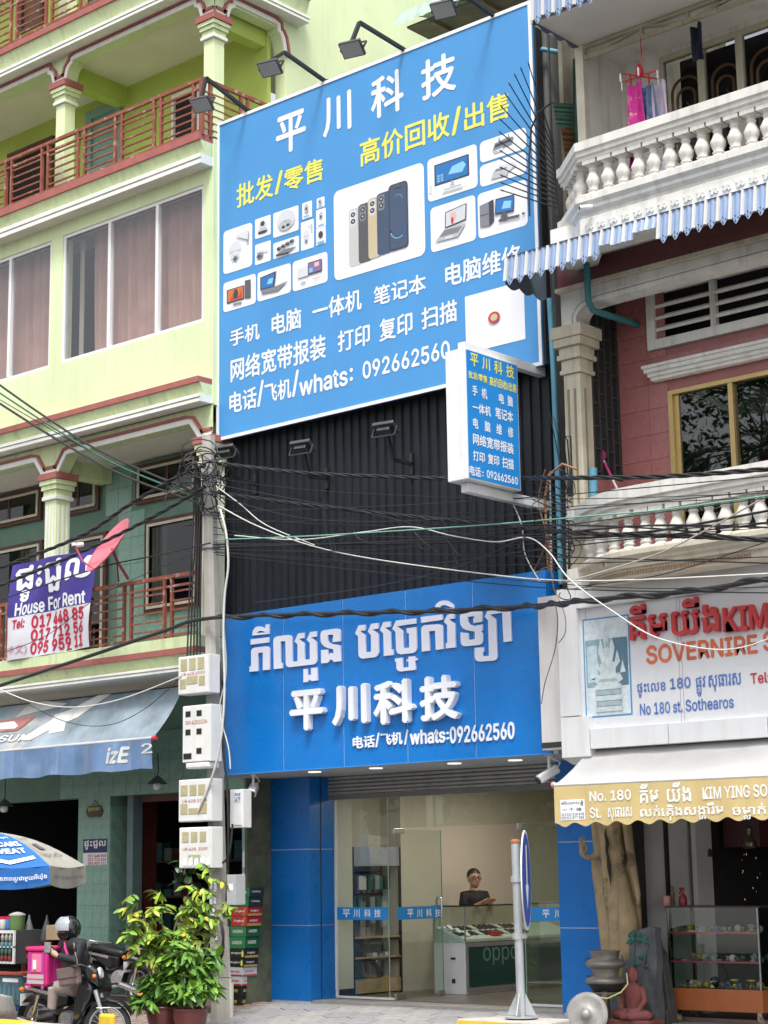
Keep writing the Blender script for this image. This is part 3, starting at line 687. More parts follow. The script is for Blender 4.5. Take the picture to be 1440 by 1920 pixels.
# ------------------------------------------------------------------ floodlights
m_lamp = M('floodlight_grey', (.05, .05, .055), .45, .1, 8); m_lampglass = M('lamp_lens', (.35, .36, .36), .2, 0)
def flood_head(par, c, ang, tilt, w_=.30, h_=.22):
    mt = Matrix.Translation(c) @ Matrix.Rotation(ang, 4, 'Z') @ Matrix.Rotation(tilt, 4, 'X')
    obj('lamp_housing', MB().box(-w_/2, w_/2, -h_/2, h_/2, -.02, .03, mt).box(-w_*.3, w_*.3, -h_*.3, h_*.3, .03, .09, mt), m_lamp, par, .006)
    boxm = MB().box(-w_/2+.015, w_/2-.015, -h_/2+.015, h_/2-.015, -.024, -.0205, mt); obj('lens', boxm, m_lampglass, par)
    obj('bracket', MB().bar(mt @ Vector((-w_/2-.012, 0, 0)), mt @ Vector((-w_/2-.012, 0, .14)), .012, .03).bar(mt @ Vector((w_/2+.012, 0, 0)), mt @ Vector((w_/2+.012, 0, .14)), .012, .03).bar(mt @ Vector((-w_/2-.012, 0, .14)), mt @ Vector((w_/2+.012, 0, .14)), .03, .012), m_lamp, par)
for i, (b_, t_, h_, lb) in enumerate((((468, 210), (386, 146), (378, 196), 'floodlight on a bent black arm wrapped in cable, leftmost over the billboard top'), ((612, 154), (533, 98), (506, 128), 'black floodlight on a bent arm over the billboard top, second from the left'), ((762, 96), (674, 42), (660, 92), 'black floodlight on a bent arm over the billboard top, third from the left'), ((930, 32), (834, -36), (832, 18), 'black floodlight in front of the green tin roof, rightmost over the billboard top'))):
    B = PY(b_[0], b_[1], YBB+.05); T = PX(t_[0], t_[1], B.x); Hh = PX(h_[0], h_[1], B.x)
    fl = thing('floodlight', lb, 'floodlight', B, 'floodlights along the billboard top')
    obj('arm', MB().bar(B, T, .045, .045).bar(T, Vector((B.x, Hh.y, Hh.z+.1)), .045, .045).box(B.x-.06, B.x+.06, B.y-.03, B.y+.03, B.z-.25, B.z+.02), m_black, fl)
    flood_head(fl, Hh, R(15), R(-38))
for i, (b_, m_, e_, lb) in enumerate((((480, 908), (442, 896), (426, 850), 'black floodlight on the cladding right beside the concrete pole'), ((614, 897), (580, 894), (568, 842), 'black floodlight on the cladding below the middle of the billboard left half'), ((773, 870), (738, 862), (724, 808), 'black floodlight on the cladding nearest to the hanging light box sign'))):
    B = PY(b_[0], b_[1], YC); T = PX(m_[0], m_[1], B.x); E_ = PX(e_[0], e_[1], B.x)
    fl = thing('floodlight', lb, 'floodlight', B, 'floodlights on the cladding')
    obj('arm', MB().bar(B, T, .04, .04).bar(T, E_, .04, .04).box(B.x-.02, B.x+.02, B.y-.03, B.y+.01, B.z-.14, B.z+.14), m_black, fl)
    flood_head(fl, E_+Vector((0, 0, .04)), R(10), R(150), .30, .2)

# ------------------------------------------------------------------ fascia sign over the shopfront
pss = Plane((0, YS, 0), (1, 0, 0))
su0, sv0 = pss.uv(421, 1453); su1, sv1 = pss.uv(1024, 1068); sv0 = 2.955
ss = thing('shop_sign', 'deep blue panelled shop sign with raised white Chinese characters over the glass doors', 'sign', ((su0+su1)/2, YS, sv0))
seams = [su0]+[pss.uv(400+(a+b)/2/2.1176, 1100+y/2.1176)[0] for a, b, y in ((272, 282, 410), (508, 522, 380), (757, 775, 360), (1022, 1047, 340))]+[su1]
for a, b in zip(seams[:-1], seams[1:]): boxobj('panel', (a+.008, b-.008, YS, YS+.03, sv0, sv1), m_sign, ss)
boxobj('seam_backing', (su0+.02, su1-.02, YS+.012, YS+.05, sv0+.003, sv1-.003), M('seam_white', (.55, .68, .85), .5, 0), ss)
boxobj('side_panel', (su1-.008, su1+.002, YS+.031, YC+.1, sv0, sv1), m_sign, ss); boxobj('top_cap', (su0, su1-.01, YS+.031, YC+.1, sv1-.01, sv1), m_sign, ss); boxobj('side_panel', (su0-.002, su0+.008, YS+.031, YC+.1, sv0, sv1-.011), m_sign, ss); boxobj('bottom_edge', (su0, su1, YS-.004, YS-.001, sv0, sv0+.012), M('sign_edge', (.05, .25, .65), .3, 0), ss)
A8 = (400, 1100, 2.1176)
for ch, a in (('平', (326, 450, 416, 566)), ('川', (494, 622, 396, 544)), ('科', (659, 805, 377, 540)), ('技', (842, 985, 360, 526))): lettering(ch, pss, zb(pss, *A8, *a), m_lw, ss, .05, .005, .085, 'character')
for t, a in (('电话', (558, 643, 593, 640)), ('/', (648, 662, 582, 636)), ('飞机', (668, 752, 580, 628)), ('/', (762, 776, 570, 626)), ('whats', (785, 922, 568, 622)), (':', (930, 937, 578, 606)), ('092662560', (943, 1197, 549, 612))): lettering(t, pss, zb(pss, *A8, *a), m_lw, ss, .035, .004, .012)
KG = []
def zpoly(ox, oy, s, pts): return [pss.uv(ox+x/s, oy+y/s) for x, y in pts]
Z1 = (460, 1150, 6.); Z2 = (660, 1130, 9.); Z3 = (780, 1120, 7.2)
KG += [zpoly(*Z1, p) for p in (
    [(97, 228), (97, 205), (110, 180), (135, 155), (165, 148), (195, 152), (222, 165), (240, 165), (242, 130), (282, 122), (282, 212), (238, 213), (215, 203), (190, 198), (165, 200), (145, 218), (143, 225)],
    [(75, 295), (280, 270), (280, 328), (75, 355)],
    [(80, 600), (80, 430), (92, 400), (115, 388), (245, 373), (272, 378), (288, 405), (288, 635), (212, 642), (212, 440), (155, 447), (157, 650), (62, 660), (62, 600)],
    [(335, 630), (330, 310), (340, 280), (365, 262), (495, 245), (525, 252), (540, 280), (545, 545), (603, 540), (603, 350), (568, 318), (608, 230), (675, 220), (675, 280), (618, 290), (678, 342), (682, 525), (740, 518), (740, 335), (705, 298), (745, 212), (815, 203), (815, 262), (755, 272), (815, 325), (822, 530), (810, 560), (785, 575), (510, 608), (485, 600), (470, 575), (465, 312), (408, 318), (412, 555), (432, 560), (432, 618)],
    [(668, 630), (713, 625), (715, 715), (735, 692), (755, 712), (752, 618), (822, 610), (826, 755), (758, 765), (738, 742), (715, 772), (668, 778)],
    [(1085, 315), (998, 325), (998, 280), (1003, 278), (1003, 240), (942, 246), (942, 310), (955, 330), (985, 345), (1085, 362), (1090, 540), (1012, 548), (978, 515), (942, 558), (868, 565), (866, 415), (945, 408), (945, 475), (978, 445), (1006, 470), (1004, 405), (950, 395), (905, 375), (875, 345), (862, 315), (860, 235), (872, 205), (895, 193), (1040, 173), (1070, 180), (1085, 205)])]
KG += [zpoly(*Z2, p) for p in (
    [(75, 520), (135, 385), (245, 375), (245, 468), (155, 480), (245, 555), (255, 838), (345, 830), (342, 550), (290, 492), (345, 358), (465, 346), (465, 440), (370, 455), (465, 535), (475, 840), (455, 890), (415, 920), (200, 948), (155, 930), (132, 885), (125, 575)],
    [(495, 465), (550, 330), (668, 320), (668, 410), (575, 425), (672, 505), (682, 795), (718, 790), (718, 885), (558, 902), (550, 520)],
    [(702, 445), (765, 305), (1100, 268), (1100, 352), (785, 400), (880, 480), (892, 770), (990, 760), (982, 510), (950, 515), (945, 435), (1105, 415), (1118, 770), (1100, 820), (1060, 850), (840, 875), (790, 855), (768, 810), (755, 495)],
    [(748, 945), (875, 930), (880, 1100), (978, 1090), (975, 990), (945, 995), (945, 962), (975, 958), (975, 915), (1085, 905), (1085, 940), (1122, 938), (1125, 972), (1087, 980), (1095, 1135), (840, 1165), (795, 1150), (772, 1115), (768, 1000), (748, 1003)])]
KG += [zpoly(*Z3, p) for p in (
    [(82, 268), (375, 232), (375, 305), (87, 348)],
    [(88, 440), (98, 400), (130, 378), (320, 365), (360, 375), (378, 405), (388, 698), (285, 712), (275, 450), (192, 462), (203, 722), (98, 735)],
    [(393, 330), (440, 240), (538, 205), (538, 285), (460, 300), (545, 365), (552, 678), (420, 692), (420, 618), (442, 615), (437, 375)],
    [(268, 165), (270, 140), (290, 95), (330, 60), (385, 44), (440, 50), (490, 80), (530, 118), (530, 150), (470, 130), (430, 112), (390, 106), (355, 118), (340, 140), (340, 160)],
    [(795, 350), (790, 285), (803, 283), (803, 258), (718, 265), (720, 330), (735, 360), (765, 380), (825, 392), (835, 380), (915, 368), (917, 440), (895, 468), (918, 485), (920, 590), (905, 625), (870, 645), (680, 663), (640, 650), (622, 615), (618, 475), (725, 485), (728, 578), (812, 568), (810, 465), (700, 445), (650, 420), (620, 375), (612, 330), (610, 260), (625, 220), (660, 200), (870, 185), (900, 195), (912, 230), (910, 330)],
    [(945, 265), (985, 180), (1290, 165), (1308, 595), (1200, 607), (1180, 210), (1015, 235), (1098, 300), (1115, 800), (1100, 840), (1060, 858), (870, 870), (830, 855), (812, 815), (808, 685), (930, 675), (935, 735), (918, 740), (920, 800), (1003, 790), (990, 315)])]
for p in KG: shape('character', pss, p, m_lav, ss, .004, .022)
shape('character', pss, zpoly(*Z1, [(95, 229), (282, 213), (282, 232), (95, 252)]), m_lav, ss, .004, .0225); shape('character', pss, zpoly(*Z3, [(268, 167), (530, 148), (530, 200), (268, 207)]), m_lav, ss, .004, .0225)
for px_, py_ in ((590, 1447), (705, 1440), (852, 1431), (966, 1425)):
    c = PZ(px_, py_, 2.952); sp_ = obj('downlight', MB().lathe([(.085, -.012), (.085, 0)], 20, (c.x, c.y, 2.954)), M('lit_downlight', (.8, .8, .8), .4, 0, emit=(1, .97, .92, .45)), shop)

# ------------------------------------------------------------------ hanging light box
XH = 6.64
y0h = PX(875, 780, XH).y; y1h = PX(974, 800, XH).y; z1h = PX(875, 652, XH).z; z0h = PX(877, 897, XH).z
hb = thing('light_box_sign', 'narrow white light box sign with blue face hanging out over the pavement', 'sign', (XH-.15, (y0h+y1h)/2, z0h))
boxobj('box', (XH-.29, XH-.004, y0h, y1h, z0h, z1h), m_metalw, hb, .008)
boxobj('face', (XH-.0035, XH+.001, y0h+.02, y1h-.02, z0h+.02, z1h-.02), M('light_box_blue', (.015, .24, .66), .35, .02), hb); boxobj('face', (XH-.294, XH-.2905, y0h+.02, y1h-.02, z0h+.02, z1h-.02), MATS['light_box_blue'], hb)
for za in (z1h+.005, z0h-.115): boxobj('arm', (XH-.20, XH-.10, y0h+.12, YC-.02, za, za+.11), m_metalw, hb, .006)
ph_ = Plane((XH+.001, 0, 0), (0, 1, 0))
AH = (800, 600, 1314/260)
for t, a in (('平', (412, 486, 322, 438)), ('川', (526, 596, 360, 472)), ('科', (640, 714, 392, 512)), ('技', (754, 826, 430, 548))): lettering(t, ph_, zb(ph_, *AH, *a), m_ly, hb, .03, .002)
for t, a, m_ in (('批发/零售', (396, 570, 505, 572), m_ly), ('高价回收/出售', (596, 848, 572, 655), m_ly), ('手', (432, 480, 622, 715), m_lw), ('机', (520, 570, 648, 745), m_lw), ('电', (684, 730, 700, 790), m_lw), ('脑', (766, 812, 722, 818), m_lw), ('一体机', (436, 606, 800, 892), m_lw), ('笔记本', (650, 816, 848, 950), m_lw), ('电', (440, 486, 930, 1025), m_lw), ('脑', (550, 600, 962, 1058), m_lw), ('维', (660, 710, 988, 1085), m_lw), ('修', (770, 818, 1018, 1112), m_lw), ('网络宽带报装', (440, 820, 1122, 1225), m_lw), ('打印', (440, 548, 1248, 1340), m_lw), ('复印', (580, 684, 1278, 1372), m_lw), ('扫描', (716, 822, 1310, 1408), m_lw), ('电话', (406, 510, 1388, 1478), m_lw), ('：', (524, 538, 1440, 1480), m_lw), ('092662560', (570, 860, 1458, 1528), m_lw)):
    lettering(t, ph_, zb(ph_, *AH, *a), m_, hb, .035, .002)
# the other face repeats the title, seen only in reflections
ph2 = Plane((XH-.295, 0, 0), (0, -1, 0))
wv = (y1h-y0h); hh = z1h-z0h
for i, ch in enumerate('平川科技'): lettering(ch, ph2, (-y1h+wv*(.1+.22*i), z1h-hh*.16, -y1h+wv*(.1+.22*i)+wv*.14, z1h-hh*.05), m_ly, hb, .03, .002)
for j, t in enumerate(('手机  电脑', '一体机 笔记本', '电 脑 维 修', '网络宽带报装', '打印复印扫描')): lettering(t, ph2, (-y1h+wv*.14, z1h-hh*(.36+.13*j), -y1h+wv*.86, z1h-hh*(.28+.13*j)), m_lw, hb, .03, .002)

# ------------------------------------------------------------------ shopfront: pillars, shutter, glass
YGL = .50; ZF = .045
def pillar(x0, x1, sides):
    zs = [PY(545, 1735, 0).z, PY(545, 1593, 0).z]; zz = [0.02]+zs+[2.953]
    for a, b in zip(zz[:-1], zz[1:]): sp('pillar_panel', (x0, x1, 0, .20, a+.006, b-.006), m_blue)
    sp('pillar_core', (x0+.01, x1-.01, .01, .46, 0, 2.953), M('joint_white', (.6, .68, .8), .5, 0))
    for a, b in zip(zz[:-1], zz[1:]):
        sp('pillar_panel', (x0+.015, x1+.002, .225, .47, a+.006, b-.006), m_blue)
    sp('pillar_groove', (x1-.02, x1-.005, .2, .225, 0, 2.953), m_black)
pillar(1.035, 1.80, 1); pillar(5.86, 6.62, 0)
sp('pillar_trim', (1.024, 1.034, -.004, .06, 0.02, 2.95), m_metalw)
m_shut = M('shutter_metal', (.34, .34, .34), .5, .1, 4, streak=.2)
shu = sp('shutter', (1.81, 5.855, .36, .40, 2.64, 2.70), M('shutter_bar', (.16, .16, .16), .5))
slat_me = None
for k in range(6):
    z = 2.705+.05*k; obj('slat', MB().add([(x, y, zz) for x in (1.81, 5.855) for y, zz in ((.40, z), (.375, z+.004), (.362, z+.018), (.362, z+.034), (.378, z+.047), (.40, z+.05))], [(i, i+1, 7+i, 6+i) for i in range(5)]), m_shut, shu, fix=False)
g_shop = glassmat('shop_glass', (.90, .95, .92), .95, 1.52)
m_edge = M('glass_edge', (.25, .42, .36), .15, 0, spec=.8); m_steel = M('brushed_steel', (.55, .56, .57), .3, .05, metal=1.)
xh_ = 2.86; xr0 = PY(984, 1700, YGL).x
def pane(b, mirror=False, nm='pane'): return boxobj(nm, b, g_shop, shop)
gf = sp('glass_frame', (1.80, 1.825, YGL-.02, YGL+.02, ZF, 2.64), m_metalw); sp('threshold', (1.825, xh_+.0, YGL-.025, YGL+.025, ZF-.03, ZF+.025), m_metalw); sp('threshold', (xr0, 5.86, YGL-.025, YGL+.025, ZF-.03, ZF+.025), m_metalw)
p1_ = pane((1.826, xh_-.12, YGL-.005, YGL+.005, ZF+.026, 2.64)); boxobj('edge', (xh_-.12, xh_-.112, YGL-.006, YGL+.006, ZF+.026, 2.64), m_edge, p1_)
p2_ = pane((xh_-.105, xr0, YGL-.005, YGL+.005, 2.24, 2.64)); p3_ = pane((xr0, 5.86, YGL-.005, YGL+.005, ZF+.026, 2.235)); boxobj('edge', (xr0-.008, xr0, YGL-.006, YGL+.006, ZF+.026, 2.235), m_edge, p3_); p4_ = pane((xr0+.001, 5.86, YGL-.0051, YGL+.0049, 2.242, 2.64))
# left leaf stands open into the shop
dl = thing('glass_door', 'frameless glass door standing open into the shop, near the display shelf', 'door', (xh_, YGL, ZF), 'glass doors of the computer shop')
boxobj('leaf', (xh_-.005, xh_+.005, YGL+.02, YGL+.96, ZF+.01, 2.22), g_shop, dl); boxobj('edge', (xh_-.006, xh_+.006, YGL+.96, YGL+.966, ZF+.01, 2.22), m_edge, dl)
for z, s in ((2.17, .07), (ZF+.005, .07)): boxobj('hinge', (xh_-.02, xh_+.02, YGL-.03, YGL+.17, z, z+s), m_steel, dl, .004)
boxobj('lower_clamp', (xh_-.02, xh_+.02, YGL+.84, YGL+.97, ZF+.005, ZF+.075), m_steel, dl, .004)
def handle(par, x, y, z, ax=0, h=.26):
    o = Vector((.045, 0, 0)) if ax == 0 else Vector((0, -.045, 0))
    for s in (-1, 1):
        b = Vector((x, y, z)); e = o*s
        pts = [b+Vector((0, 0, -h/2)), b+e*.6+Vector((0, 0, -h/2)), b+e+Vector((0, 0, -h/2+.03)), b+e+Vector((0, 0, h/2-.03)), b+e*.6+Vector((0, 0, h/2)), b+Vector((0, 0, h/2))]
        obj('handle', MB().tube(pts, .012, 8), m_steel, par)
handle(dl, xh_, YGL+.9, 1.12, 0, .42)
dr = thing('glass_door', 'frameless glass door standing open into the shop, behind the traffic sign post', 'door', (xr0, YGL, ZF), 'glass doors of the computer shop')
boxobj('leaf', (xr0-.065, xr0-.055, YGL+.02, YGL+.96, ZF+.01, 2.22), g_shop, dr); boxobj('edge', (xr0-.066, xr0-.054, YGL+.96, YGL+.966, ZF+.01, 2.22), m_edge, dr)
for z, s in ((2.17, .08), (ZF+.005, .07)): boxobj('hinge', (xr0-.08, xr0-.04, YGL-.03, YGL+.17, z, z+s), m_steel, dr, .004)
handle(shop, 5.62, YGL, 1.12, 1, .4)
m_band = M('band_blue', (.02, .24, .60), .4, 0)
pg = Plane((0, YGL-.0055, 0), (1, 0, 0)); zb1, zb0 = PY(640, 1701, YGL).z, PY(640, 1724.5, YGL).z
bL = boxobj('sticker_band', (1.83, xh_-.125, YGL-.008, YGL-.0056, zb0, zb1), m_band, shop); bR = boxobj('sticker_band', (PY(993, 1710, YGL).x, 5.859, YGL-.008, YGL-.0056, zb0, zb1), m_band, shop)
AD = (480, 1420, 2.3226)
for t, a in (('平', (378, 410, 662, 696)), ('川', (426, 452, 662, 696)), ('科', (472, 500, 662, 696)), ('技', (516, 544, 662, 696)), ('平', (1248, 1280, 664, 698)), ('川', (1302, 1328, 664, 698))): lettering(t, pg, zb(pg, *AD, *a), m_lw, shop, .03, .004)
pgd = Plane((xh_+.0055, 0, 0), (0, 1, 0)); bD = boxobj('sticker_band', (xh_+.0056, xh_+.008, YGL+.03, YGL+.94, zb0, zb1), m_band, dl)
for t, a in (('平', (658, 684, 662, 696)), ('川', (700, 722, 662, 696)), ('科', (740, 764, 660, 694)), ('技', (780, 804, 660, 694))): lettering(t, pgd, zb(pgd, *AD, *a), m_lw, dl, .03, .004)

# ------------------------------------------------------------------ shop interior
m_iwall = M('interior_wall', (.62, .57, .49), .8, .04, 1.5); m_ifloor = M('interior_floor', (.16, .14, .125), .35, .15, 2, fine=.2)
sp('interior_floor', (1.03, 6.6, .46, 6.4, -.02, ZF), m_ifloor); sp('entry_slab', (1.80, 5.86, .02, .459, -.03, .035), M('entry_stone', (.24, .23, .22), .7, .15, 3, fine=.2))
il = sp('interior_wall', (1.03, 1.42, .47, 6.4, ZF, 2.95), m_iwall); sp('interior_wall', (1.42, 1.80, 1.86, 6.4, ZF, 2.95), m_iwall); sp('interior_wall', (1.42, 1.80, .48, .84, ZF+.1, 2.95), m_iwall); sp('interior_plinth', (1.42, 1.80, .48, .84, ZF, ZF+.1), m_black)
for k, (x_, y_) in enumerate(((3.2, 1.5), (4.9, 1.5), (3.2, 3.2), (4.9, 3.2))):  # unseen ceiling lights added to brighten the interior beyond the sky light
    cl_ = thing('added_fill_light', 'unseen round light added to brighten the computer shop, %s' % ('front left', 'front right', 'rear left', 'rear right')[k], 'lamp', (x_, y_, 2.89), 'added fill lights of the computer shop'); obj('fill_disc', MB().lathe([(.16, 0), (.16, .008)], 20, (x_, y_, 2.885)), M('fill_disc_glow', (.8, .78, .72), .5, 0, emit=(1, .88, .7, 6.)), cl_)
    ld = bpy.data.lights.new('added_fill_area', 'AREA'); ld.shape = 'DISK'; ld.size = .3; ld.energy = 6.5; ld.color = (1, .90, .76); lo_ = bpy.data.objects.new('bulb', ld); COL.objects.link(lo_); lo_.location = (x_, y_, 2.88); setp(lo_, cl_)
sp('interior_back_wall', (1.81, 6.6, 6.2, 6.4, ZF, 2.95), m_iwall); sp('interior_wall', (6.5, 6.6, .47, 6.19, ZF, 2.95), m_iwall); sp('interior_ceiling', (1.43, 6.49, .47, 6.19, 2.90, 2.949), m_iwall)
# display shelf
m_oak = M('oak_board', (.42, .30, .18), .5, .12, 6, streak=.1); m_shb = M('shelf_back', (.30, .32, .38), .6, .05)
sh = thing('display_shelf', 'tall shelf unit with black frame and boxed accessories just inside the glass', 'shelf', (1.6, 1.3, ZF))
ys0, ys1, xs0, xs1 = .845, 1.855, 1.425, 1.80
for y in (ys0, ys1-.03): 
    for x in (xs0, xs1-.03): boxobj('upright', (x, x+.03, y, y+.03, ZF, 2.02), m_black, sh)
boxobj('header_panel', (xs1-.04, xs1-.005, ys0+.03, ys1-.03, 1.76, 2.02), M('header_grey', (.30, .30, .36), .5), sh); boxobj('back_panel', (xs0, xs0+.015, ys0+.03, ys1-.03, ZF, 2.02), m_shb, sh); boxobj('drawer', (xs0+.02, xs1-.005, ys0+.03, ys1-.03, ZF+.02, ZF+.20), m_oak, sh)
for z in (.52, .79): boxobj('shelf_board', (xs0+.016, xs1-.002, ys0+.03, ys1-.03, z, z+.02), m_oak, sh); boxobj('shelf_edge', (xs1-.03, xs1-.003, ys0+.03, ys1-.03, z-.035, z-.001), m_black, sh)
boxobj('hook_rail', (xs0+.02, xs0+.05, ys0+.03, ys1-.03, 1.66, 1.69), m_black, sh); boxobj('hook_rail', (xs0+.02, xs0+.05, ys0+.03, ys1-.03, 1.36, 1.39), m_black, sh)
rr = random.Random(3)
pk = [((.02, .03, .035), 'black'), ((.55, .56, .58), 'white'), ((.03, .12, .12), 'dark green'), ((.25, .27, .3), 'grey')]
for k in range(8):
    c_, nm = pk[(0, 0, 1, 1, 2, 3, 2, 0)[k]]; y = ys0+.07+.115*k
    o = boxobj('accessory_box', (1.52+.02*(k % 3), 1.60+.02*(k % 3), y, y+.085, 1.44, 1.63), M('pack_'+nm.replace(' ', '_'), c_, .4), None); tag(o, '%s pack in the top row of the display shelf, number %d from the glass' % (nm, k+1), 'box', 'packs hanging on the display shelf')
for k in range(7):
    c_, nm = pk[(1, 2, 2, 0, 3, 2, 3)[k]]; y = ys0+.06+.13*k
    o = boxobj('accessory_box', (1.53+.015*(k % 2), 1.60, y, y+.10, .93+.05*(k % 3), 1.34), MATS['pack_'+nm.replace(' ', '_')], None); tag(o, 'long %s pack in the lower row of the shelf, number %d from the glass' % (nm, k+1), 'box', 'packs hanging on the display shelf')
for k in range(4):
    o = boxobj('small_box', (1.58, 1.70, 1.22+.13*k, 1.31+.13*k, .54, .57+.02*(k % 2)), MATS['pack_white' if k % 2 else 'pack_grey'], None); tag(o, ('nearest', 'second', 'third', 'farthest')[k]+' of the four small flat boxes on the lower shelf board', 'box', 'small boxes on the lower board')
o = boxobj('small_box', (1.60, 1.70, 1.0, 1.22, ZF+.201, ZF+.225), MATS['pack_dark_green'], None); tag(o, 'flat dark green packet lying on the wooden drawer of the shelf', 'packet')
# glass counter running back along the left side
ct = thing('glass_counter', 'white shop counter with glass top case and dark green branded front', 'counter', (2.8, 2.6, ZF))
cx0, cx1, cy0, cy1 = 2.50, 3.06, 1.70, 4.3
m_cw = M('counter_white', (.72, .73, .74), .35, .03); m_green = M('counter_green_glass', (.008, .05, .045), .12, .1, 2, spec=.6)
boxobj('cabinet', (cx0, cx1-.02, cy0, cy1, ZF, .72), m_cw, ct, .01); boxobj('front_panel', (cx1-.02, cx1, cy0+.05, cy1, .14, .66), m_green, ct); boxobj('front_trim', (cx1-.02, cx1+.012, cy0+.02, cy1, .665, .72), M('trim_grey', (.32, .33, .34), .35, metal=.6), ct); boxobj('front_trim', (cx1-.02, cx1+.012, cy0+.02, cy1, .08, .135), MATS['trim_grey'], ct); boxobj('front_trim', (cx1-.02, cx1+.008, cy0+.02, cy0+.05, .136, .664), MATS['trim_grey'], ct)
obj('end_panel', MB().prism([(cx0, .72), (cx1, .72), (cx0, .95)], lambda u, v, d: Vector((u, cy0+.0+d, v)), .02), m_cw, ct)
boxobj('back_panel', (cx0+.002, cx0+.012, cy0+.02, cy1, .935, 1.195), M('tan_panel', (.40, .35, .28), .6), ct); boxobj('glass_front', (cx1-.008, cx1, cy0+.005, cy1, .721, 1.20), g_shop, ct); boxobj('glass_end', (cx0, cx1-.009, cy0-.006, cy0-.001, .721, 1.20), g_shop, ct); boxobj('glass_top', (cx0-.01, cx1+.01, cy0-.01, cy1, 1.202, 1.212), g_shop, ct)
for x, y in ((cx1-.012, cy0-.006), (cx0, cy0-.006)): boxobj('corner_strip', (x, x+.014, y-.003, y+.012, .721, 1.2), m_steel, ct)
boxobj('top_rim', (cx0-.012, cx1+.012, cy0-.014, cy0-.0105, 1.198, 1.218), m_black, ct); boxobj('top_rim', (cx1+.0105, cx1+.014, cy0-.01, cy1, 1.198, 1.218), m_black, ct)
obj('sloped_tray', MB().prism([(cx0+.02, .73), (cx1-.02, .73), (cx1-.02, .76), (cx0+.02, .93)], lambda u, v, d: Vector((u, cy0+.03+d, v)), cy1-cy0-.05), m_cw, ct)
boxobj('keyhole', (cx0+.30, cx0+.38, cy0-.004, cy0-.001, .50, .53), m_black, ct); boxobj('keyhole', (cx0+.31, cx0+.37, cy0-.004, cy0-.001, .19, .25), m_black, ct)
pc = Plane((cx1+.0005, 0, 0), (0, 1, 0)); AO = (780, 1600, 1440/280)
m_oppo = M('dim_lettering', (.10, .24, .20), .4, 0)
a_ = pc.uv(780+650/5.143, 1600+1085/5.143); b_ = pc.uv(780+1035/5.143, 1600+985/5.143)
lettering('oppo', pc, (a_[0], a_[1]-.0, a_[0]+.78, a_[1]+.24), m_oppo, ct, .0, .002)
for k in range(14):
    y = cy0+.1+.115*k; t = .35+.1*(k % 3)
    for j in range(2):
        x = cx0+.14+.2*j; z = .93-(x-cx0-.02)*(.17/.52)+.004
        mt = Matrix.Translation((x, y, z+.005)) @ Matrix.Rotation(R(18), 4, 'Y')
        o = obj('phone', MB().box(-.07, .07, -.035, .035, 0, .012, mt), M('phone_black', (.015, .015, .018), .15) if (k+j) % 5 else m_cw, None)
        tag(o, 'phone lying on the sloped tray of the glass counter among many others', 'phone', 'phones in the glass counter')
for k in range(3):
    mt = Matrix.Translation((cx0+.2+.1*k, cy0+.12+.05*k, .92-.04*k)) @ Matrix.Rotation(R(35), 4, 'Y')
    o = obj('price_card', MB().box(-.05, .05, -.04, .04, 0, .004, mt), m_lw, None); tag(o, 'white price card propped at the street end of the counter tray', 'card', 'price cards in the counter')
o = boxobj('red_box', (2.86, 2.98, 2.42, 2.62, .80, .85), M('red_card', (.55, .03, .03), .4), None); tag(o, 'red box lying inside the glass counter', 'box')
# a low shelf of plants / cabinet seen through the right pane
rc = thing('display_cabinet', 'low cream cabinet with a dark top seen through the right-hand pane', 'cabinet', (5.9, 3.2, ZF)); boxobj('body', (5.0, 6.48, 3.0, 3.5, ZF, .62), M('tan_cabinet', (.30, .22, .13), .6), rc); boxobj('top', (4.98, 6.48, 2.98, 3.5, .621, .8), M('dark_green_top', (.02, .05, .03), .5), rc)
for i in range(6):
    for j in range(4): 
        o = obj('light_bulb', MB().lathe([(.004, 0), (.025, .012), (.036, .045), (.03, .08), (.012, .105)], 10, (5.2+.16*i, 3.0+.0*j, .81+.105*j)), m_cw, None); tag(o, 'white bulb standing in rows on the dark green cabinet top', 'bulb', 'white bulbs on the cabinet')

# ------------------------------------------------------------------ cameras under the sign
def cctv(c, ztop, yaw, pitch, lb, col=None):
    t = thing('security_camera', lb, 'camera', (c.x, c.y, ztop), 'security cameras under the shop sign')
    obj('stem', MB().tube([(c.x, c.y, ztop), (c.x, c.y, c.z+.05)], .018, 8).lathe([(.05, -.015), (.05, 0)], 12, (c.x, c.y, ztop)), m_metalw, t)
    mt = Matrix.Translation(c) @ Matrix.Rotation(yaw, 4, 'Z') @ Matrix.Rotation(pitch, 4, 'X')
    obj('housing', MB().box(-.055, .055, -.16, .12, -.05, .05, mt), m_metalw, t, .02)
    q = Matrix.Translation(c) @ Matrix.Rotation(yaw, 4, 'Z') @ Matrix.Rotation(pitch-math.pi/2*-1, 4, 'X')
    obj('lens', MB().lathe([(.048, .16), (.048, .175), (.02, .176)], 14, c, (Matrix.Rotation(yaw, 3, 'Z') @ Matrix.Rotation(pitch+math.pi/2, 3, 'X'))), m_black, t)
    obj('cable', MB().tube([mt @ Vector((.0, .12, 0)), mt @ Vector((.06, .16, .05)), Vector((c.x+.06, c.y, c.z+.16)), Vector((c.x, c.y, ztop-.02))], .008, 6), m_metalw, t)
c = PY(475, 1480, YS+.18); cctv(c, 2.954, R(35), R(25), 'white security camera under the left end of the blue sign')
c = PY(1030, 1450, YS+.15); cctv(c, 2.954, R(-30), R(30), 'white security camera under the right end of the blue sign')
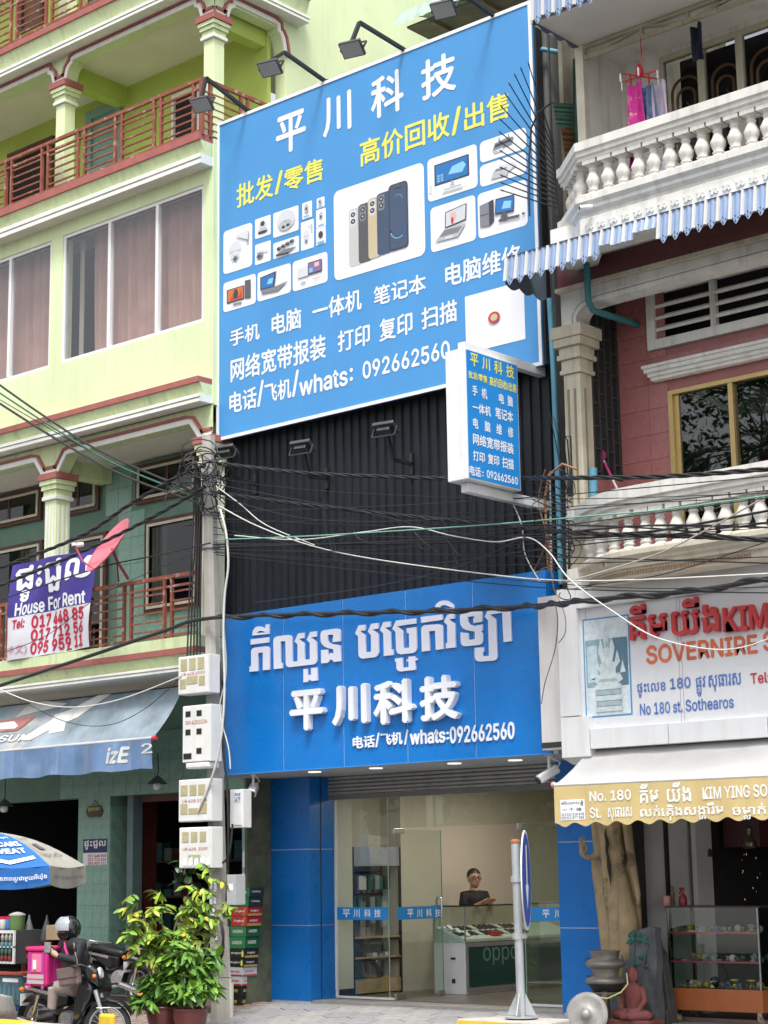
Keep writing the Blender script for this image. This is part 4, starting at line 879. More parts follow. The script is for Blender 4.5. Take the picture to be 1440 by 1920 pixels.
# ================================================================== souvenir house (right)
m_wht = M('weathered_white', (.67, .66, .62), .75, .09, 3, bump=.12, streak=.6, streakcol=(.30, .28, .23), fine=.12)
m_col = M('weathered_cream', (.52, .47, .36), .8, .12, 4, bump=.15, streak=.6, streakcol=(.16, .14, .10), fine=.2)
m_pink = M('pink_tile', (.33, .13, .125), .30, .08, 3); m_pinkg = M('pink_grout', (.31, .13, .125), .8, .1)
m_maroon = M('maroon_tile', (.14, .045, .045), .35, .1, 3)
m_gold = M('gold_aluminium', (.50, .36, .15), .35, .08, 6, metal=.6)
m_lat = M('dark_iron', (.045, .042, .04), .6, .15, 8); m_pipe = M('blue_pvc', (.10, .30, .42), .4, .1, 5, streak=.2); m_tpipe = M('teal_pvc', (.03, .17, .19), .4, .1, 5)
rb = thing('souvenir_house', 'weathered white and pink tiled house with two balustraded balconies at the right edge', 'building', (9, -.8, 0))
def rp(name, b, m, p=None, bevel=0.): return boxobj(name, b, m, p or rb, bevel)
XE = 11.5; YK = -.40; XP = 7.27
# --- middle floor back wall with tiles, window and louvre
LV = (7.76, 10.2, 7.64, 8.32); GW = (7.94, 10.1, 5.2, 7.07)
bw = MB(); bw.box(XP, LV[0], YK, YK+.15, 4.75, 8.6); bw.box(LV[0], XE, YK, YK+.15, GW[3], LV[2]); bw.box(LV[0], XE, YK, YK+.15, LV[3], 8.6); bw.box(LV[0], GW[0], YK, YK+.15, 4.75, GW[3]); bw.box(GW[0], XE, YK, YK+.15, 4.75, GW[2])
bwo = obj('tiled_wall', bw, m_pinkg, rb)
ptile = MB().box(-.198, .198, -.012, 0, -.148, .148).mesh('tile'); ptile.materials.append(m_pink)
z = 4.95; row = 0
while z < 8.5:
    x = XP+.2
    while x < 10:
        if not (GW[0]-.22 < x < GW[1]+.22 and GW[2] < z < GW[3]+.16) and not (LV[0]-.22 < x and LV[2]-.16 < z < LV[3]+.16):
            inst('tile', ptile, (x, YK, z), bwo)
        elif x+.2 > GW[0]-.0 and x-.2 < GW[0]-.05:
            wd = GW[0]-(x-.2)-.004; inst('tile', ptile, (x-.2+wd/2, YK, z), bwo, scale=(wd/.4, 1, 1))
        x += .4
    z += .3; row += 1
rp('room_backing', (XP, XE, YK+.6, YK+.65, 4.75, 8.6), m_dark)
# louvre vent
lf = MB()
for b in ((LV[0]-.05, LV[0]+.06, YK-.06, YK+.05, LV[2]-.05, LV[3]+.05), (LV[0]+.06, LV[1], YK-.06, YK+.05, LV[2]-.05, LV[2]+.07), (LV[0]+.06, LV[1], YK-.06, YK+.05, LV[3]-.05, LV[3]+.05)): lf.box(*b)
lfo = obj('vent_frame', lf, m_wht, rb, .01)
um = PY(1338, 570, YK).x; rp('vent_post', (um-.035, um+.035, YK-.03, YK+.04, LV[2]+.071, LV[3]-.051), m_wht)
for k in range(3):
    zc = LV[2]+.07+(LV[3]-.05-LV[2]-.07)*(k+1)/4
    for a, b in ((LV[0]+.061, um-.036), (um+.036, LV[1])): obj('vent_slat', MB().box(a, b, -.06, .06, -.018, .018, Matrix.Translation((0, YK+.02, zc)) @ Matrix.Rotation(R(28), 4, 'X')), m_wht, lfo)
# sill moulding above the window
for dz, o in ((0, .17), (.045, .13), (.085, .09)): rp('ledge', (7.72+dz*.6, XE, YK-.18+dz*.8, YK, 7.34-dz-.05, 7.34-dz), m_wht, None, .006)
rp('ledge', (7.70, XE, YK-.20, YK, 7.341, 7.38), m_wht, None, .006)
gw = obj('window', MB().box(GW[0], GW[0]+.06, YK-.03, YK+.08, GW[2], GW[3]).box(GW[0]+.06, XE, YK-.03, YK+.08, GW[3]-.05, GW[3]).box(GW[0]+.061, GW[0]+.12, YK+.01, YK+.07, GW[2], GW[3]-.051), m_gold, rb)
ug = PY(1373, 780, YK).x; boxobj('mullion', (ug-.03, ug+.03, YK-.02, YK+.06, GW[2], GW[3]-.051), m_gold, gw)
g_mir = glassmat('mirror_tint_glass', (.05, .06, .065), .7, 2.2)
boxobj('pane', (GW[0]+.121, ug-.031, YK+.03, YK+.036, GW[2], GW[3]-.051), g_mir, gw); boxobj('pane', (ug+.031, XE, YK+.03, YK+.036, GW[2], GW[3]-.051), g_mir, gw)
# --- column, capital, arched bracket, beam
cl = rp('column', (7.03, 7.26, -1.2, -.96, 4.75, 7.28), m_col, None, .01)
for k in range(2): boxobj('fluting', (7.08+.09*k, 7.11+.09*k, -1.206, -1.1995, 5.6, 7.1), M('groove', (.22, .19, .13), .9), cl)
boxobj('fluting', (7.2605, 7.266, -1.12, -1.09, 5.6, 7.1), MATS['groove'], cl)
for z0, z1, o in ((7.28, 7.33, .03), (7.33, 7.45, .015), (7.45, 7.51, .05), (7.51, 7.60, .03), (7.60, 7.70, .075), (7.70, 7.84, .10)): boxobj('capital_moulding', (7.03-o, 7.26+o, -1.2-o, -.96+o, z0+.001, z1), m_col, cl, .006)
brk = [(0, 0), (.0, .14), (.05, .25), (.14, .32), (.30, .34)]
bo = [(7.03, 7.842), (7.26, 7.842)]+[(7.26+a, 7.85+b*.62) for a, b in brk]+[(XE, 8.09)]
prf = Plane((0, -1.2, 0), (1, 0, 0)); mb = MB(); n = len(bo)
for dd in (0, -.24): mb.add([prf.at(u, v, dd) for u, v in bo]+[prf.at(u, 8.26, dd) for u, v in bo], [(i, i+1, n+i+1, n+i) for i in range(n-1)])
mb.add([prf.at(u, v, 0) for u, v in bo]+[prf.at(u, v, -.24) for u, v in bo], [(i, i+1, n+i+1, n+i) for i in range(n-1)]); obj('beam', mb, m_wht, rb, fix=False)
st = MB(); strip(st, bo[1:], .0, .05, prf.fr(0), .03); strip(st, bo[1:], .07, .10, prf.fr(0), .02); obj('beam_trim', st, m_wht, rb)
rp('beam_cap', (7.0, XE, -1.27, -.97, 8.262, 8.31), m_col); rp('upper_fascia', (6.98, XE, -1.18, -1.0, 8.311, 8.62), m_maroon)
rp('porch_ceiling', (6.98, XE, -.999, YK+.1, 8.45, 8.6), m_ceil)
# side partition with iron lattice
rp('dado_wall', (XP-.06, XP, -.955, YK-.001, 4.75, 6.1), m_pink)
lt = rp('lattice', (XP-.05, XP-.03, -.955, YK-.001, 6.1, 8.25), m_dark)
nb_ = 4
for k in range(nb_+1):
    y = -.95+(.53)*k/nb_; boxobj('bar', (XP-.029, XP-.005, y-.009, y+.009, 6.1, 8.25), m_lat, lt)
    if k < nb_:
        for j in range(8):
            z = 6.15+.27*j+(.13 if k % 2 else 0); boxobj('bar', (XP-.028, XP-.007, y+.009, y+.53/nb_-.009, z, z+.016), m_lat, lt)
# dirty recess between the two houses
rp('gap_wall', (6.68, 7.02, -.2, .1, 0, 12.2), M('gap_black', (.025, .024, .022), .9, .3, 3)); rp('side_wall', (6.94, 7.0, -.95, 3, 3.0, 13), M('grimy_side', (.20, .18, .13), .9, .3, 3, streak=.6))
# --- balusters, rails
def baluster_mesh(h, r, twist=True):
    prof = [(.95, 0), (.95, .07), (.80, .09), (.66, .12), (.62, .14), (.78, .17), (.80, .19), (.62, .22), (.80, .30), (.98, .40), (.95, .48), (.72, .58), (.55, .66), (.50, .70), (.62, .73), (.64, .755), (.52, .78), (.55, .80), (.72, .85), (.80, .88)]
    mb = MB(); n = 14
    for r_, t in prof[2:]: pass
    vs = []; fs = []
    for i, (r_, t) in enumerate(prof):
        for j in range(n):
            a = 2*math.pi*j/n; fl = 1.
            if .24 < t < .66 and twist: fl = 1+.07*math.cos(6*(a+t*3.2)-0)
            vs.append((r*r_*fl*math.cos(a), r*r_*fl*math.sin(a), h*t))
    for i in range(len(prof)-1):
        for j in range(n): fs.append((i*n+j, i*n+(j+1) % n, (i+1)*n+(j+1) % n, (i+1)*n+j))
    mb.add(vs, fs, True); mb.box(-r*1.02, r*1.02, -r*1.02, r*1.02, h*.88, h); mb.box(-r*1.08, r*1.08, -r*1.08, r*1.08, -.01, h*.065)
    me = mb.mesh('baluster'); b = bmesh.new(); b.from_mesh(me); bmesh.ops.recalc_face_normals(b, faces=b.faces); b.to_mesh(me); b.free(); me.materials.append(m_wht); return me
def path_from(pts):
    out = []
    for i, p in enumerate(pts):
        a = Vector(pts[max(0, i-1)]); b = Vector(pts[min(len(pts)-1, i+1)]); t = (b-a).normalized(); out.append((p[0], p[1], t.y, -t.x))
    return out
def balustrade(path, z0, z1, zr, pos, nm, par):
    P_ = path_from(path)
    bl = obj('handrail', MB().sweep([(-.13, z1), (.06, z1), (.06, z1+.03), (.085, z1+.05), (.085, z1+.09), (.11, z1+.11), (.11, zr), (-.15, zr), (-.13, z1)][:-1], P_), m_wht, par)
    me = baluster_mesh(z1-z0, .085)
    for (x, y, a) in pos: inst('baluster', me, (x, y, z0), bl, (0, 0, a))
    return bl
YB2 = -1.80
upath = [(7.22, -1.30), (7.32, -1.35), (7.80, YB2), (XE, YB2)]
pos = [(PY(px_, 340-.3*(px_-1110), YB2).x, YB2+.03, 0) for px_ in (1110, 1138, 1166, 1195, 1224, 1254, 1284, 1314, 1344, 1376, 1407, 1438)]
pos = [(7.36, -1.36, R(-42)), (7.53, -1.51, R(-42)), (7.70, -1.68, R(-42))]+pos
balustrade(upath, 9.06, 9.49, 9.70, pos, 'upper', rb)
P_ = path_from(upath)
obj('balcony_base', MB().sweep([(-.3, 8.5), (.02, 8.5), (.02, 8.56), (.06, 8.58), (.06, 8.80), (.03, 8.82), (.03, 8.86), (.08, 8.90), (.08, 8.94), (.12, 8.98), (.12, 9.05), (-.3, 9.05)], P_), m_wht, rb)
rp('balcony_floor', (7.2, XE, -1.6, YK+.1, 8.61, 8.9), m_ceil)
hook = MB().box(-.02, .02, -.016, 0, -.05, .03).box(-.055, -.02, -.014, 0, -.015, .015).box(.02, .055, -.014, 0, -.015, .015).mesh('relief_ornament'); hook.materials.append(m_wht)
for k in range(22): inst('relief_ornament', hook, (7.92+.16*k, YB2-.061, 8.70), rb, (0, R(45 if k % 2 else 35), 0))
# upper recess: partition, back wall, ceiling, windows
rp('partition', (7.40, 7.46, -1.12, YK, 8.9, 11.25), m_wht); rp('partition_post', (7.36, 7.47, -1.2, -1.121, 8.9, 11.3), m_cream)
rp('upper_back_wall', (7.4, 8.02, YK, YK+.1, 8.9, 11.25), m_wht); rp('upper_back_wall', (8.02, XE, YK+.001, YK+.1, 11.17, 11.25), m_wht); rp('upper_ceiling', (7.34, XE, -2.05, YK+.3, 11.25, 11.32), M('ceiling_grey_white', (.62, .60, .56), .85, .06, 1.5, spots=.4, spotcol=(.28, .25, .2), spotscale=1.2))
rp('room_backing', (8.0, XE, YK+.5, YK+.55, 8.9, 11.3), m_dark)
m_grille = M('brown_grille', (.34, .19, .09), .6, .15, 6); m_oldframe = M('old_cream_frame', (.42, .40, .30), .6, .1, 6)
wx = [PY(1238, 105, YK).x, PY(1313, 90, YK).x, PY(1385, 68, YK).x, PY(1385, 68, YK).x+.60, PY(1385, 68, YK).x+1.2]
for a, b in zip(wx[:-1], wx[1:]):
    w_ = obj('window', MB().box(a, a+.045, YK-.02, YK+.05, 8.95, 11.17).box(b-.045, b-.002, YK-.02, YK+.05, 8.95, 11.17).box(a+.045, b-.045, YK-.02, YK+.05, 11.10, 11.17), m_oldframe, rb)
    c_ = (a+b)/2; wd = (b-a)-.12; gr = MB()
    for rr_, zt in ((wd*.44, 10.70), (wd*.28, 10.62)):
        pts = [(c_-rr_, YK+.09, 8.95)]+[(c_-rr_*math.cos(t*math.pi/12), YK+.09, zt+rr_*.9*math.sin(t*math.pi/12)) for t in range(13)]+[(c_+rr_, YK+.09, 8.95)]
        gr.tube(pts, .017, 6)
    for j in range(4): 
        for s in (-1, 1): gr.bar((c_+s*wd*.28, YK+.09, 10.45-.36*j-.1*(s > 0)), (c_+s*wd*.48, YK+.09, 10.45-.36*j-.1*(s > 0)), .03, .03)
    for j in range(4):
        zc = 10.35-.42*j; gr.tube([(c_+.06*math.sin(t*.75), YK+.10, zc+.2-.05*t) for t in range(9)], .008, 5); gr.tube([(c_+.045*math.cos(t), YK+.10, zc+.045*math.sin(t)) for t in range(7)], .007, 5)
    obj('grille', gr, m_grille, w_); boxobj('pane', (a+.046, b-.047, YK+.02, YK+.024, 8.95, 11.099), glassmat('dark_window_glass', (.75, .75, .76), .4, 1.35), w_)
# steel truss along the front of the recess
YTR = -1.16; tr = MB(); low = [PY(1096, 105, YTR), PY(1204, 72, YTR), PY(1290, 42, YTR), PY(1400, 0, YTR)]
hi = [PY(1099, 82, YTR), PY(1200, 47, YTR), PY(1300, 8, YTR), PY(1400, -34, YTR)]
zlo = sum(p.z for p in low)/4; zhi = 11.22
xs_ = [p.x for p in low]+[low[-1].x+.7, XE]
m_trs = M('painted_steel', (.40, .38, .28), .6, .15, 6, spots=.4, spotcol=(.2, .12, .06), spotscale=9)
tr.bar((7.4, YTR, zlo), (XE, YTR, zlo), .05, .05); tr.bar((7.4, YTR, zhi), (XE, YTR, zhi), .05, .04)
for i in range(len(xs_)-1):
    tr.bar((xs_[i], YTR, zlo), (xs_[i], YTR, zhi), .04, .04); tr.bar((xs_[i], YTR+.01, zlo if i % 2 == 0 else zhi), (xs_[i+1], YTR+.01, zhi if i % 2 == 0 else zlo), .035, .035)
obj('roof_truss', tr, m_trs, rb)
# --- corrugated striped awnings
m_cb = M('corrugated_blue', (.21, .29, .45), .45, .1, 3, streak=.35, streakcol=(.42, .46, .54), spots=.35, spotcol=(.25, .2, .16), spotscale=5); m_cw2 = M('corrugated_white', (.58, .57, .54), .45, .06, 3, streak=.3, streakcol=(.5, .38, .25), spots=.12, spotcol=(.3, .18, .1), spotscale=6)
def corr_awning(par, x0, n, ytop, ybot, zt, zbt, lip=.03, seed=1, torn=()):
    rr = random.Random(seed); pitch = .147
    for k in range(n):
        x = x0+pitch*k; jag = rr.uniform(-.012, .012)
        if k in torn: jag += rr.uniform(.06, .14)
        def yz(t): return ytop+(ybot-ytop)*t, zt+(zbt-zt)*t
        # white rib (raised) then blue pan with scalloped end
        w_ = MB(); ya, za = yz(0); yb, zb_ = yz(1)
        w_.add([(x, ya, za), (x+.008, ya-.022, za), (x+.03, ya-.022, za), (x+.038, ya, za), (x, yb, zb_+jag), (x+.008, yb-.022, zb_+jag), (x+.03, yb-.022, zb_+jag), (x+.038, yb, zb_+jag)], [(i, i+1, i+5, i+4) for i in range(3)])
        obj('rib', w_, m_cw2, par, fix=False)
        b = MB(); xs = [x+.038+(pitch-.038)*i/8 for i in range(9)]
        sc_ = [0, -.008, -.03, -.055, -.065, -.055, -.03, -.008, 0]; ridge = [0, 0, 0, -.008, -.012, -.008, 0, 0, 0]
        vs = [(xs[i], ya+ridge[i], za) for i in range(9)]+[(xs[i], yb+ridge[i], zb_+jag+sc_[i]*(0 if k in torn else 1)) for i in range(9)]
        b.add(vs, [(i, i+1, 10+i, 9+i) for i in range(8)]); o = obj('pan', b, m_cb, par, fix=False)
        if k not in torn:
            d = MB()
            for ux, uz in ((.5, .03), (.5, .085), (.2, .06), (.8, .06)):
                cx_ = x+.038+(pitch-.038)*ux; d.add([(cx_+.009*math.cos(t), yb-.013-.002, zb_+jag-.065+uz+.012*math.sin(t)) for t in [i*math.pi/3 for i in range(6)]], [(0, 1, 2, 3, 4, 5)])
            obj('punched_holes', d, m_black, o, fix=False)
aw = thing('corrugated_awning', 'blue and white striped tin awning with torn scalloped edge below the upper balcony', 'awning', (8.5, -2, 8.3), 'striped tin awnings')
XA0 = 6.83; corr_awning(aw, XA0, 25, -1.98, -2.03, 8.56, 8.27, seed=4, torn=(9, 10, 11, 12, 13))
obj('top_sheet', MB().add([(XA0, -2.0, 8.562), (10.5, -2.0, 8.562), (10.5, -1.60, 8.66), (XA0, -1.60, 8.66)], [(0, 1, 2, 3)]), m_cb, aw)
sd_ = MB(); ys = [-2.0+.8*i/24 for i in range(25)]; sd_.add([(XA0, y, 8.555+(y+2)*.2) for y in ys]+[(XA0, y, 8.25-.05*abs(math.sin((y+2)*math.pi/.1333*.5))) for y in ys], [(i, i+1, 26+i, 25+i) for i in range(24)]); obj('side_sheet', sd_, M('corrugated_back', (.10, .13, .17), .6, .2, 4), aw, fix=False)
aw2 = thing('corrugated_awning', 'blue and white striped tin awning at the top edge of the picture above the laundry', 'awning', (8.5, -2.1, 11.3), 'striped tin awnings')
XA1 = PY(998, 20, -2.1).x; corr_awning(aw2, XA1, 22, -2.08, -2.13, 12.1, 11.24, seed=8)
sd2 = MB(); ys = [-2.1+1.0*i/24 for i in range(25)]; sd2.add([(XA1, y, 12.1) for y in ys]+[(XA1, y, 11.24-.06*abs(math.sin((y+2)*math.pi/.1333*.5))) for y in ys], [(i, i+1, 26+i, 25+i) for i in range(24)]); obj('side_sheet', sd2, MATS['corrugated_back'], aw2, fix=False)
obj('top_sheet', MB().add([(XA1, -2.1, 12.1), (10.5, -2.1, 12.1), (10.5, .5, 12.8), (XA1, .5, 12.8)], [(0, 1, 2, 3)]), m_cb, aw2)
# --- lower bow-fronted balcony
def bow(t): return (7.20+t*4.0, -1.22-.58*math.sin(min(1, t/.28)*math.pi/2)**1.0-.15*t)
lpath = [bow(0), (7.22, -1.30)]+[bow(t) for t in (.03, .06, .10, .14, .18, .22, .26, .32, .4, .6, .8, 1.)]
lpos = []
for px_, yy in zip((1105, 1124, 1149, 1176, 1207, 1236, 1266, 1298, 1328, 1358, 1391, 1424, 1455), range(13)):
    best = min(((abs((lambda w_: 720+F_PX*w_.dot(RGT)/w_.dot(FWD))(Vector((*bow(t/400.), 5.2))-CAM)-px_), t/400.) for t in range(0, 360)), key=lambda q: q[0])
    t = best[1]; x, y = bow(t); x2, y2 = bow(t+.005); lpos.append((x, y+.03, math.atan2(y2-y, x2-x)))
balustrade(lpath, 4.98, 5.42, 5.66, lpos, 'lower', rb)
Q_ = path_from(lpath)
obj('balcony_base', MB().sweep([(-.3, 4.70), (.02, 4.70), (.02, 4.79), (.05, 4.80), (.05, 4.84), (.08, 4.86), (.08, 4.89), (.12, 4.92), (.12, 4.97), (-.3, 4.97)], Q_), M('weathered_ivory', (.62, .57, .46), .75, .08, 3, streak=.5, streakcol=(.34, .26, .14)), rb)
orn = MB().lathe([(.018, -.012), (.018, .0)], 8).box(-.006, .006, -.006, .006, -.05, 0).mesh('relief_ornament')
orn2 = MB().add([(.0, -.012, .02), (.03, -.012, .03), (.035, -.012, .0), (.01, -.012, -.02)], [(0, 1, 2, 3)]).box(-.03, -.008, -.014, 0, -.02, .02).box(.008, .03, -.014, 0, -.02, .02).mesh('relief_ornament'); orn2.materials.append(M('ornament_brown', (.36, .25, .16), .8))
for k in range(34):
    t = .05+.6*k/34; x, y = bow(t); x2, y2 = bow(t+.005); a = math.atan2(y2-y, x2-x); inst('relief_ornament', orn2, (x+.02*math.sin(a), y-.02*math.cos(a)-.002, 4.745), rb, (0, 0, a))
rp('balcony_floor', (7.2, XE, -1.5, YK+.1, 4.72, 4.95), m_wht)
rp('balcony_post', (7.04, 7.30, -1.22, -1.0, 4.4, 4.74), m_col)

# --- white signboard
m_sgn = M('signboard_white', (.70, .71, .74), .35, .03, 2, streak=.15, streakcol=(.5, .48, .46)); m_sfr = M('sign_frame_white', (.72, .73, .74), .4, .05, 2, streak=.3, streakcol=(.45, .42, .38))
YW = -1.5; sb = thing('souvenir_sign', 'white signboard with red Khmer letters and a statue photo above the yellow awning', 'sign', (8.5, YW, 2.9))
boxobj('face', (7.28, 10.6, YW+.07, YW+.1, 3.1, 4.6), m_sgn, sb)
obj('frame', MB().box(7.045, 7.30, YW, YW+.12, 3.32, 4.735), m_sfr, sb, .004); obj('frame', MB().box(7.305, 10.7, YW, YW+.12, 4.50, 4.735), m_sfr, sb, .004)
for a, b in ((7.43, 8.42), (8.43, 9.60), (9.61, 10.7)): obj('frame', MB().box(a, b, YW, YW+.12, 2.95, 3.165), m_sfr, sb, .004)
obj('frame', MB().box(7.045, 7.42, YW, YW+.12, 2.87, 3.31), m_sfr, sb, .004)
obj('bottom_lip', MB().add([(7.05, YW, 2.868), (7.42, YW, 2.868), (7.45, YW+.16, 2.80), (7.08, YW+.16, 2.80)], [(0, 1, 2, 3)]), m_sfr, sb, fix=False)
pw = Plane((0, YW+.07, 0), (1, 0, 0)); AW = (1020, 1080, 3.4286)
m_rl = M('red_letter', (.55, .045, .05), .4, .15, 6); m_ro = M('faded_orange_letter', (.62, .14, .06), .5, .25, 3); m_bl = M('blue_letter', (.10, .19, .50), .5, .08)
for t, a in (('គីម', (566, 795, 180, 400)), ('យីង', (836, 1135, 140, 370)), ('KIM', (1168, 1452, 195, 345))): lettering(t, pw, zb(pw, *AW, *a), m_rl, sb, .028, .004, .05, 'letter_group')
lettering('SOVERNIRE', pw, zb(pw, *AW, 660, 1372, 415, 530), m_ro, sb, .04); lettering('SHOP', pw, zb(pw, *AW, 1412, 1740, 345, 465), m_ro, sb, .04)
for t, a, m_ in (('ផ្ទះលេខ', (600, 782, 682, 775), m_bl), ('180', (812, 942, 655, 722), m_bl), ('ផ្លូវ', (978, 1040, 645, 772), m_bl), ('សុធារស', (1060, 1268, 632, 735), m_bl), ('Tel:', (1330, 1450, 622, 688), m_rl), ('No 180 st.', (618, 890, 812, 884), m_bl), ('Sothearos', (912, 1220, 785, 858), m_bl)): lettering(t, pw, zb(pw, *AW, *a), m_, sb, .03)
for px_ in (1101, 1273, 1279): u = pw.uv(px_, 1250)[0]; shape('panel_seam', pw, [(u, 3.17), (u+.006, 3.17), (u+.006, 4.49), (u, 4.49)], M('seam_grey', (.35, .33, .33), .7, 0), sb, .002)
# framed photo of a seated statue under a naga hood, flat print
a0 = pw.uv(1020+270/3.4286, 1080+915/3.4286); b0 = pw.uv(1020+545/3.4286, 1080+245/3.4286); x0_, z0_, x1_, z1_ = a0[0], a0[1], b0[0], b0[1]
bd = shape('photo', pw, rect(x0_, z0_, x1_, z1_), M('photo_border_blue', (.08, .28, .55), .4, 0), sb, .003)
def pa(pts, c, d): shape('print', pw, [(x0_+(x1_-x0_)*u, z0_+(z1_-z0_)*v) for u, v in pts], M('photo_%s' % c, dict(pale=(.62, .70, .74), sky=(.50, .62, .68), mid=(.25, .38, .44), dark=(.10, .20, .27), stone=(.55, .63, .64), shade=(.33, .44, .47))[c], .5, .15, 14), bd, d)
pa(rect(.03, .015, .97, .985), 'pale', .0045); pa(rect(.05, .30, .95, .78), 'mid', .0055); pa(rect(.62, .30, .95, .78), 'dark', .0065); pa(rect(.08, .35, .3, .72), 'sky', .0065)
for k, (cx_, h_) in enumerate(((.18, .50), (.28, .62), (.38, .78), (.5, .93), (.62, .80), (.73, .66), (.84, .55))): pa([(.42+.16*k/6., .42), (cx_-.06, h_-.12), (cx_, h_), (cx_+.06, h_-.12), (.46+.16*k/6., .42)], 'stone' if k % 2 else 'pale', .0075+.0006*k)
pa([(.34, .38), (.36, .52), (.46, .57), (.46, .60), (.58, .60), (.58, .57), (.68, .52), (.70, .38)], 'stone', .0125); pa([(.5+.075*math.cos(t*.5), .645+.05*math.sin(t*.5)) for t in range(12)], 'stone', .013); pa([(.46, .69), (.52, .75), (.58, .69)], 'shade', .0133)
pa([(.22, .36), (.3, .32), (.72, .32), (.84, .36), (.78, .42), (.28, .42)], 'stone', .0137); pa([(.30, .345), (.74, .345), (.7, .375), (.34, .375)], 'shade', .0141)
for k in range(5): pa(rect(.24+.01*(k % 2), .05+.055*k, .80-.012*(k % 2), .10+.055*k), 'stone' if k % 2 == 0 else 'shade', .0145+.0004*k)

# --- yellow awning
ya = thing('yellow_awning', 'white canvas awning with a lettered mustard yellow scalloped valance over the souvenir shop', 'awning', (8.5, -2, 2.1))
m_can = M('white_canvas', (.46, .455, .45), .8, .08, 2, streak=.35, streakcol=(.36, .33, .3)); m_yel = M('mustard_canvas', (.57, .44, .20), .8, .08, 3, streak=.2, streakcol=(.42, .30, .10))
YA = -2.0; XA = 7.30
tp = MB(); nx = 14
for j in range(5):
    t = j/4
    for i in range(nx+1): tp.v.append((XA+3.4*i/nx, YA+.68*t, 2.555+.42*t-.03*math.sin(t*math.pi)*(1+.4*math.sin(i*1.9))))
tp.f = [(j*(nx+1)+i, j*(nx+1)+i+1, (j+1)*(nx+1)+i+1, (j+1)*(nx+1)+i) for j in range(4) for i in range(nx)]; tp.sm = [True]*len(tp.f); obj('canopy', tp, m_can, ya, fix=False)
obj('front_bar', MB().tube([(XA, YA-.005, 2.555), (10.7, YA-.005, 2.535)], .022, 10), m_metalw, ya); obj('end_cap', MB().lathe([(.03, -.02), (.034, 0), (.02, .02)], 10, (XA-.01, YA-.005, 2.555), Matrix.Rotation(R(90), 3, 'Y')), M('faded_red_plastic', (.55, .28, .28), .5), ya)
def yv(u, v): return YA-.02+.014*math.sin(u*9)*(2.56-v)+.012*math.sin(u*23+1)*(2.56-v)
vb = MB(); N = 150; rows = 6
for j in range(rows+1):
    for i in range(N+1):
        u = XA+3.4*i/N; zb_ = 2.13+.022*math.cos((u-XA)*2*math.pi/.262)-.0*u; v = zb_+(2.535-zb_)*j/rows; vb.v.append((u, yv(u, v), v))
vb.f = [(j*(N+1)+i, j*(N+1)+i+1, (j+1)*(N+1)+i+1, (j+1)*(N+1)+i) for j in range(rows) for i in range(N)]; vb.sm = [True]*len(vb.f); obj('valance', vb, m_yel, ya, fix=False)
class Wavy(Plane):
    def at(s, u, v, d=0.): return Vector((u, yv(u, v)-d, v))
pv = Wavy((0, YA-.02, 0), (1, 0, 0)); AV = (1020, 1400, 3.4286)
m_vl = M('valance_white', (.76, .76, .72), .6, 0)
for t, a in (('No. 180', (295, 560, 282, 346)), ('គីម', (620, 735, 238, 360)), ('យីង', (792, 945, 228, 352)), ('KIM YING SO', (1022, 1435, 252, 328)), ('St.', (297, 365, 392, 458)), ('សុធារស', (412, 570, 392, 475)), ('លក់គ្រឿងសង្ហារឹម', (622, 1155, 365, 470)), ('ចម្លាក់', (1215, 1425, 365, 465))): lettering(t, pv, zb(pv, *AV, *a), m_vl, ya, .035, .005)
k0 = zb(pv, *AV, 107, 263, 340, 472); vs = MB()
for j in range(2): 
    for i in range(9): vs.v.append(tuple(pv.at(k0[0]+(k0[2]-k0[0])*i/8, k0[1]+(k0[3]-k0[1])*j, .004)))
vs.f = [(i, i+1, 10+i, 9+i) for i in range(8)]; vs.sm = [False]*8; obj('sticker', vs, m_lw, ya, fix=False)
m_ink = M('ink_dark', (.06, .06, .07), .6, 0)
for t, a in (('សំយោបខ្ញុំ', (114, 254, 348, 382)), ('011 012 818 878', (114, 258, 426, 442)), ('010 011 877 838', (114, 258, 448, 464)), ('一 个 修', (120, 244, 392, 416))): lettering(t, pv, zb(pv, *AV, *a), m_ink, ya, .01, .0065)

# --- ground floor of the souvenir shop
m_gw = M('white_shop_wall', (.62, .60, .58), .6, .07, 2, streak=.25)
rp('shop_wall', (6.64, 7.27, .15, .5, 0, 3.0), m_gw); rp('shop_wall', (7.0, 7.27, .5, .95, 0, 3.0), m_gw); rp('wall_edge', (7.271, 7.30, .12, .18, 0, 3), m_black)
rp('shop_wall', (7.34, 7.40, .6, .95, 0, 3.0), m_gw)
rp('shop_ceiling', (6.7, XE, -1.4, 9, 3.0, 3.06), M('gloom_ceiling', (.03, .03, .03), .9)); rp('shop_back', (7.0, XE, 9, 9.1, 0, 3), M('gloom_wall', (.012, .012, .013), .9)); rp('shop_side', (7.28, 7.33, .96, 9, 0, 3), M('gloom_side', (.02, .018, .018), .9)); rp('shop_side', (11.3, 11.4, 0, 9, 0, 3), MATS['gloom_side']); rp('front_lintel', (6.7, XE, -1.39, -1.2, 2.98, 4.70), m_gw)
rp('shop_floor', (6.64, XE, .1, 9, -.02, .03), M('pink_floor', (.32, .22, .21), .6, .1, 3)); rp('shop_cabinet', (7.41, 7.9, 1.2, 2.2, 1.9, 2.95), M('maroon_cabinet', (.09, .03, .03), .5))
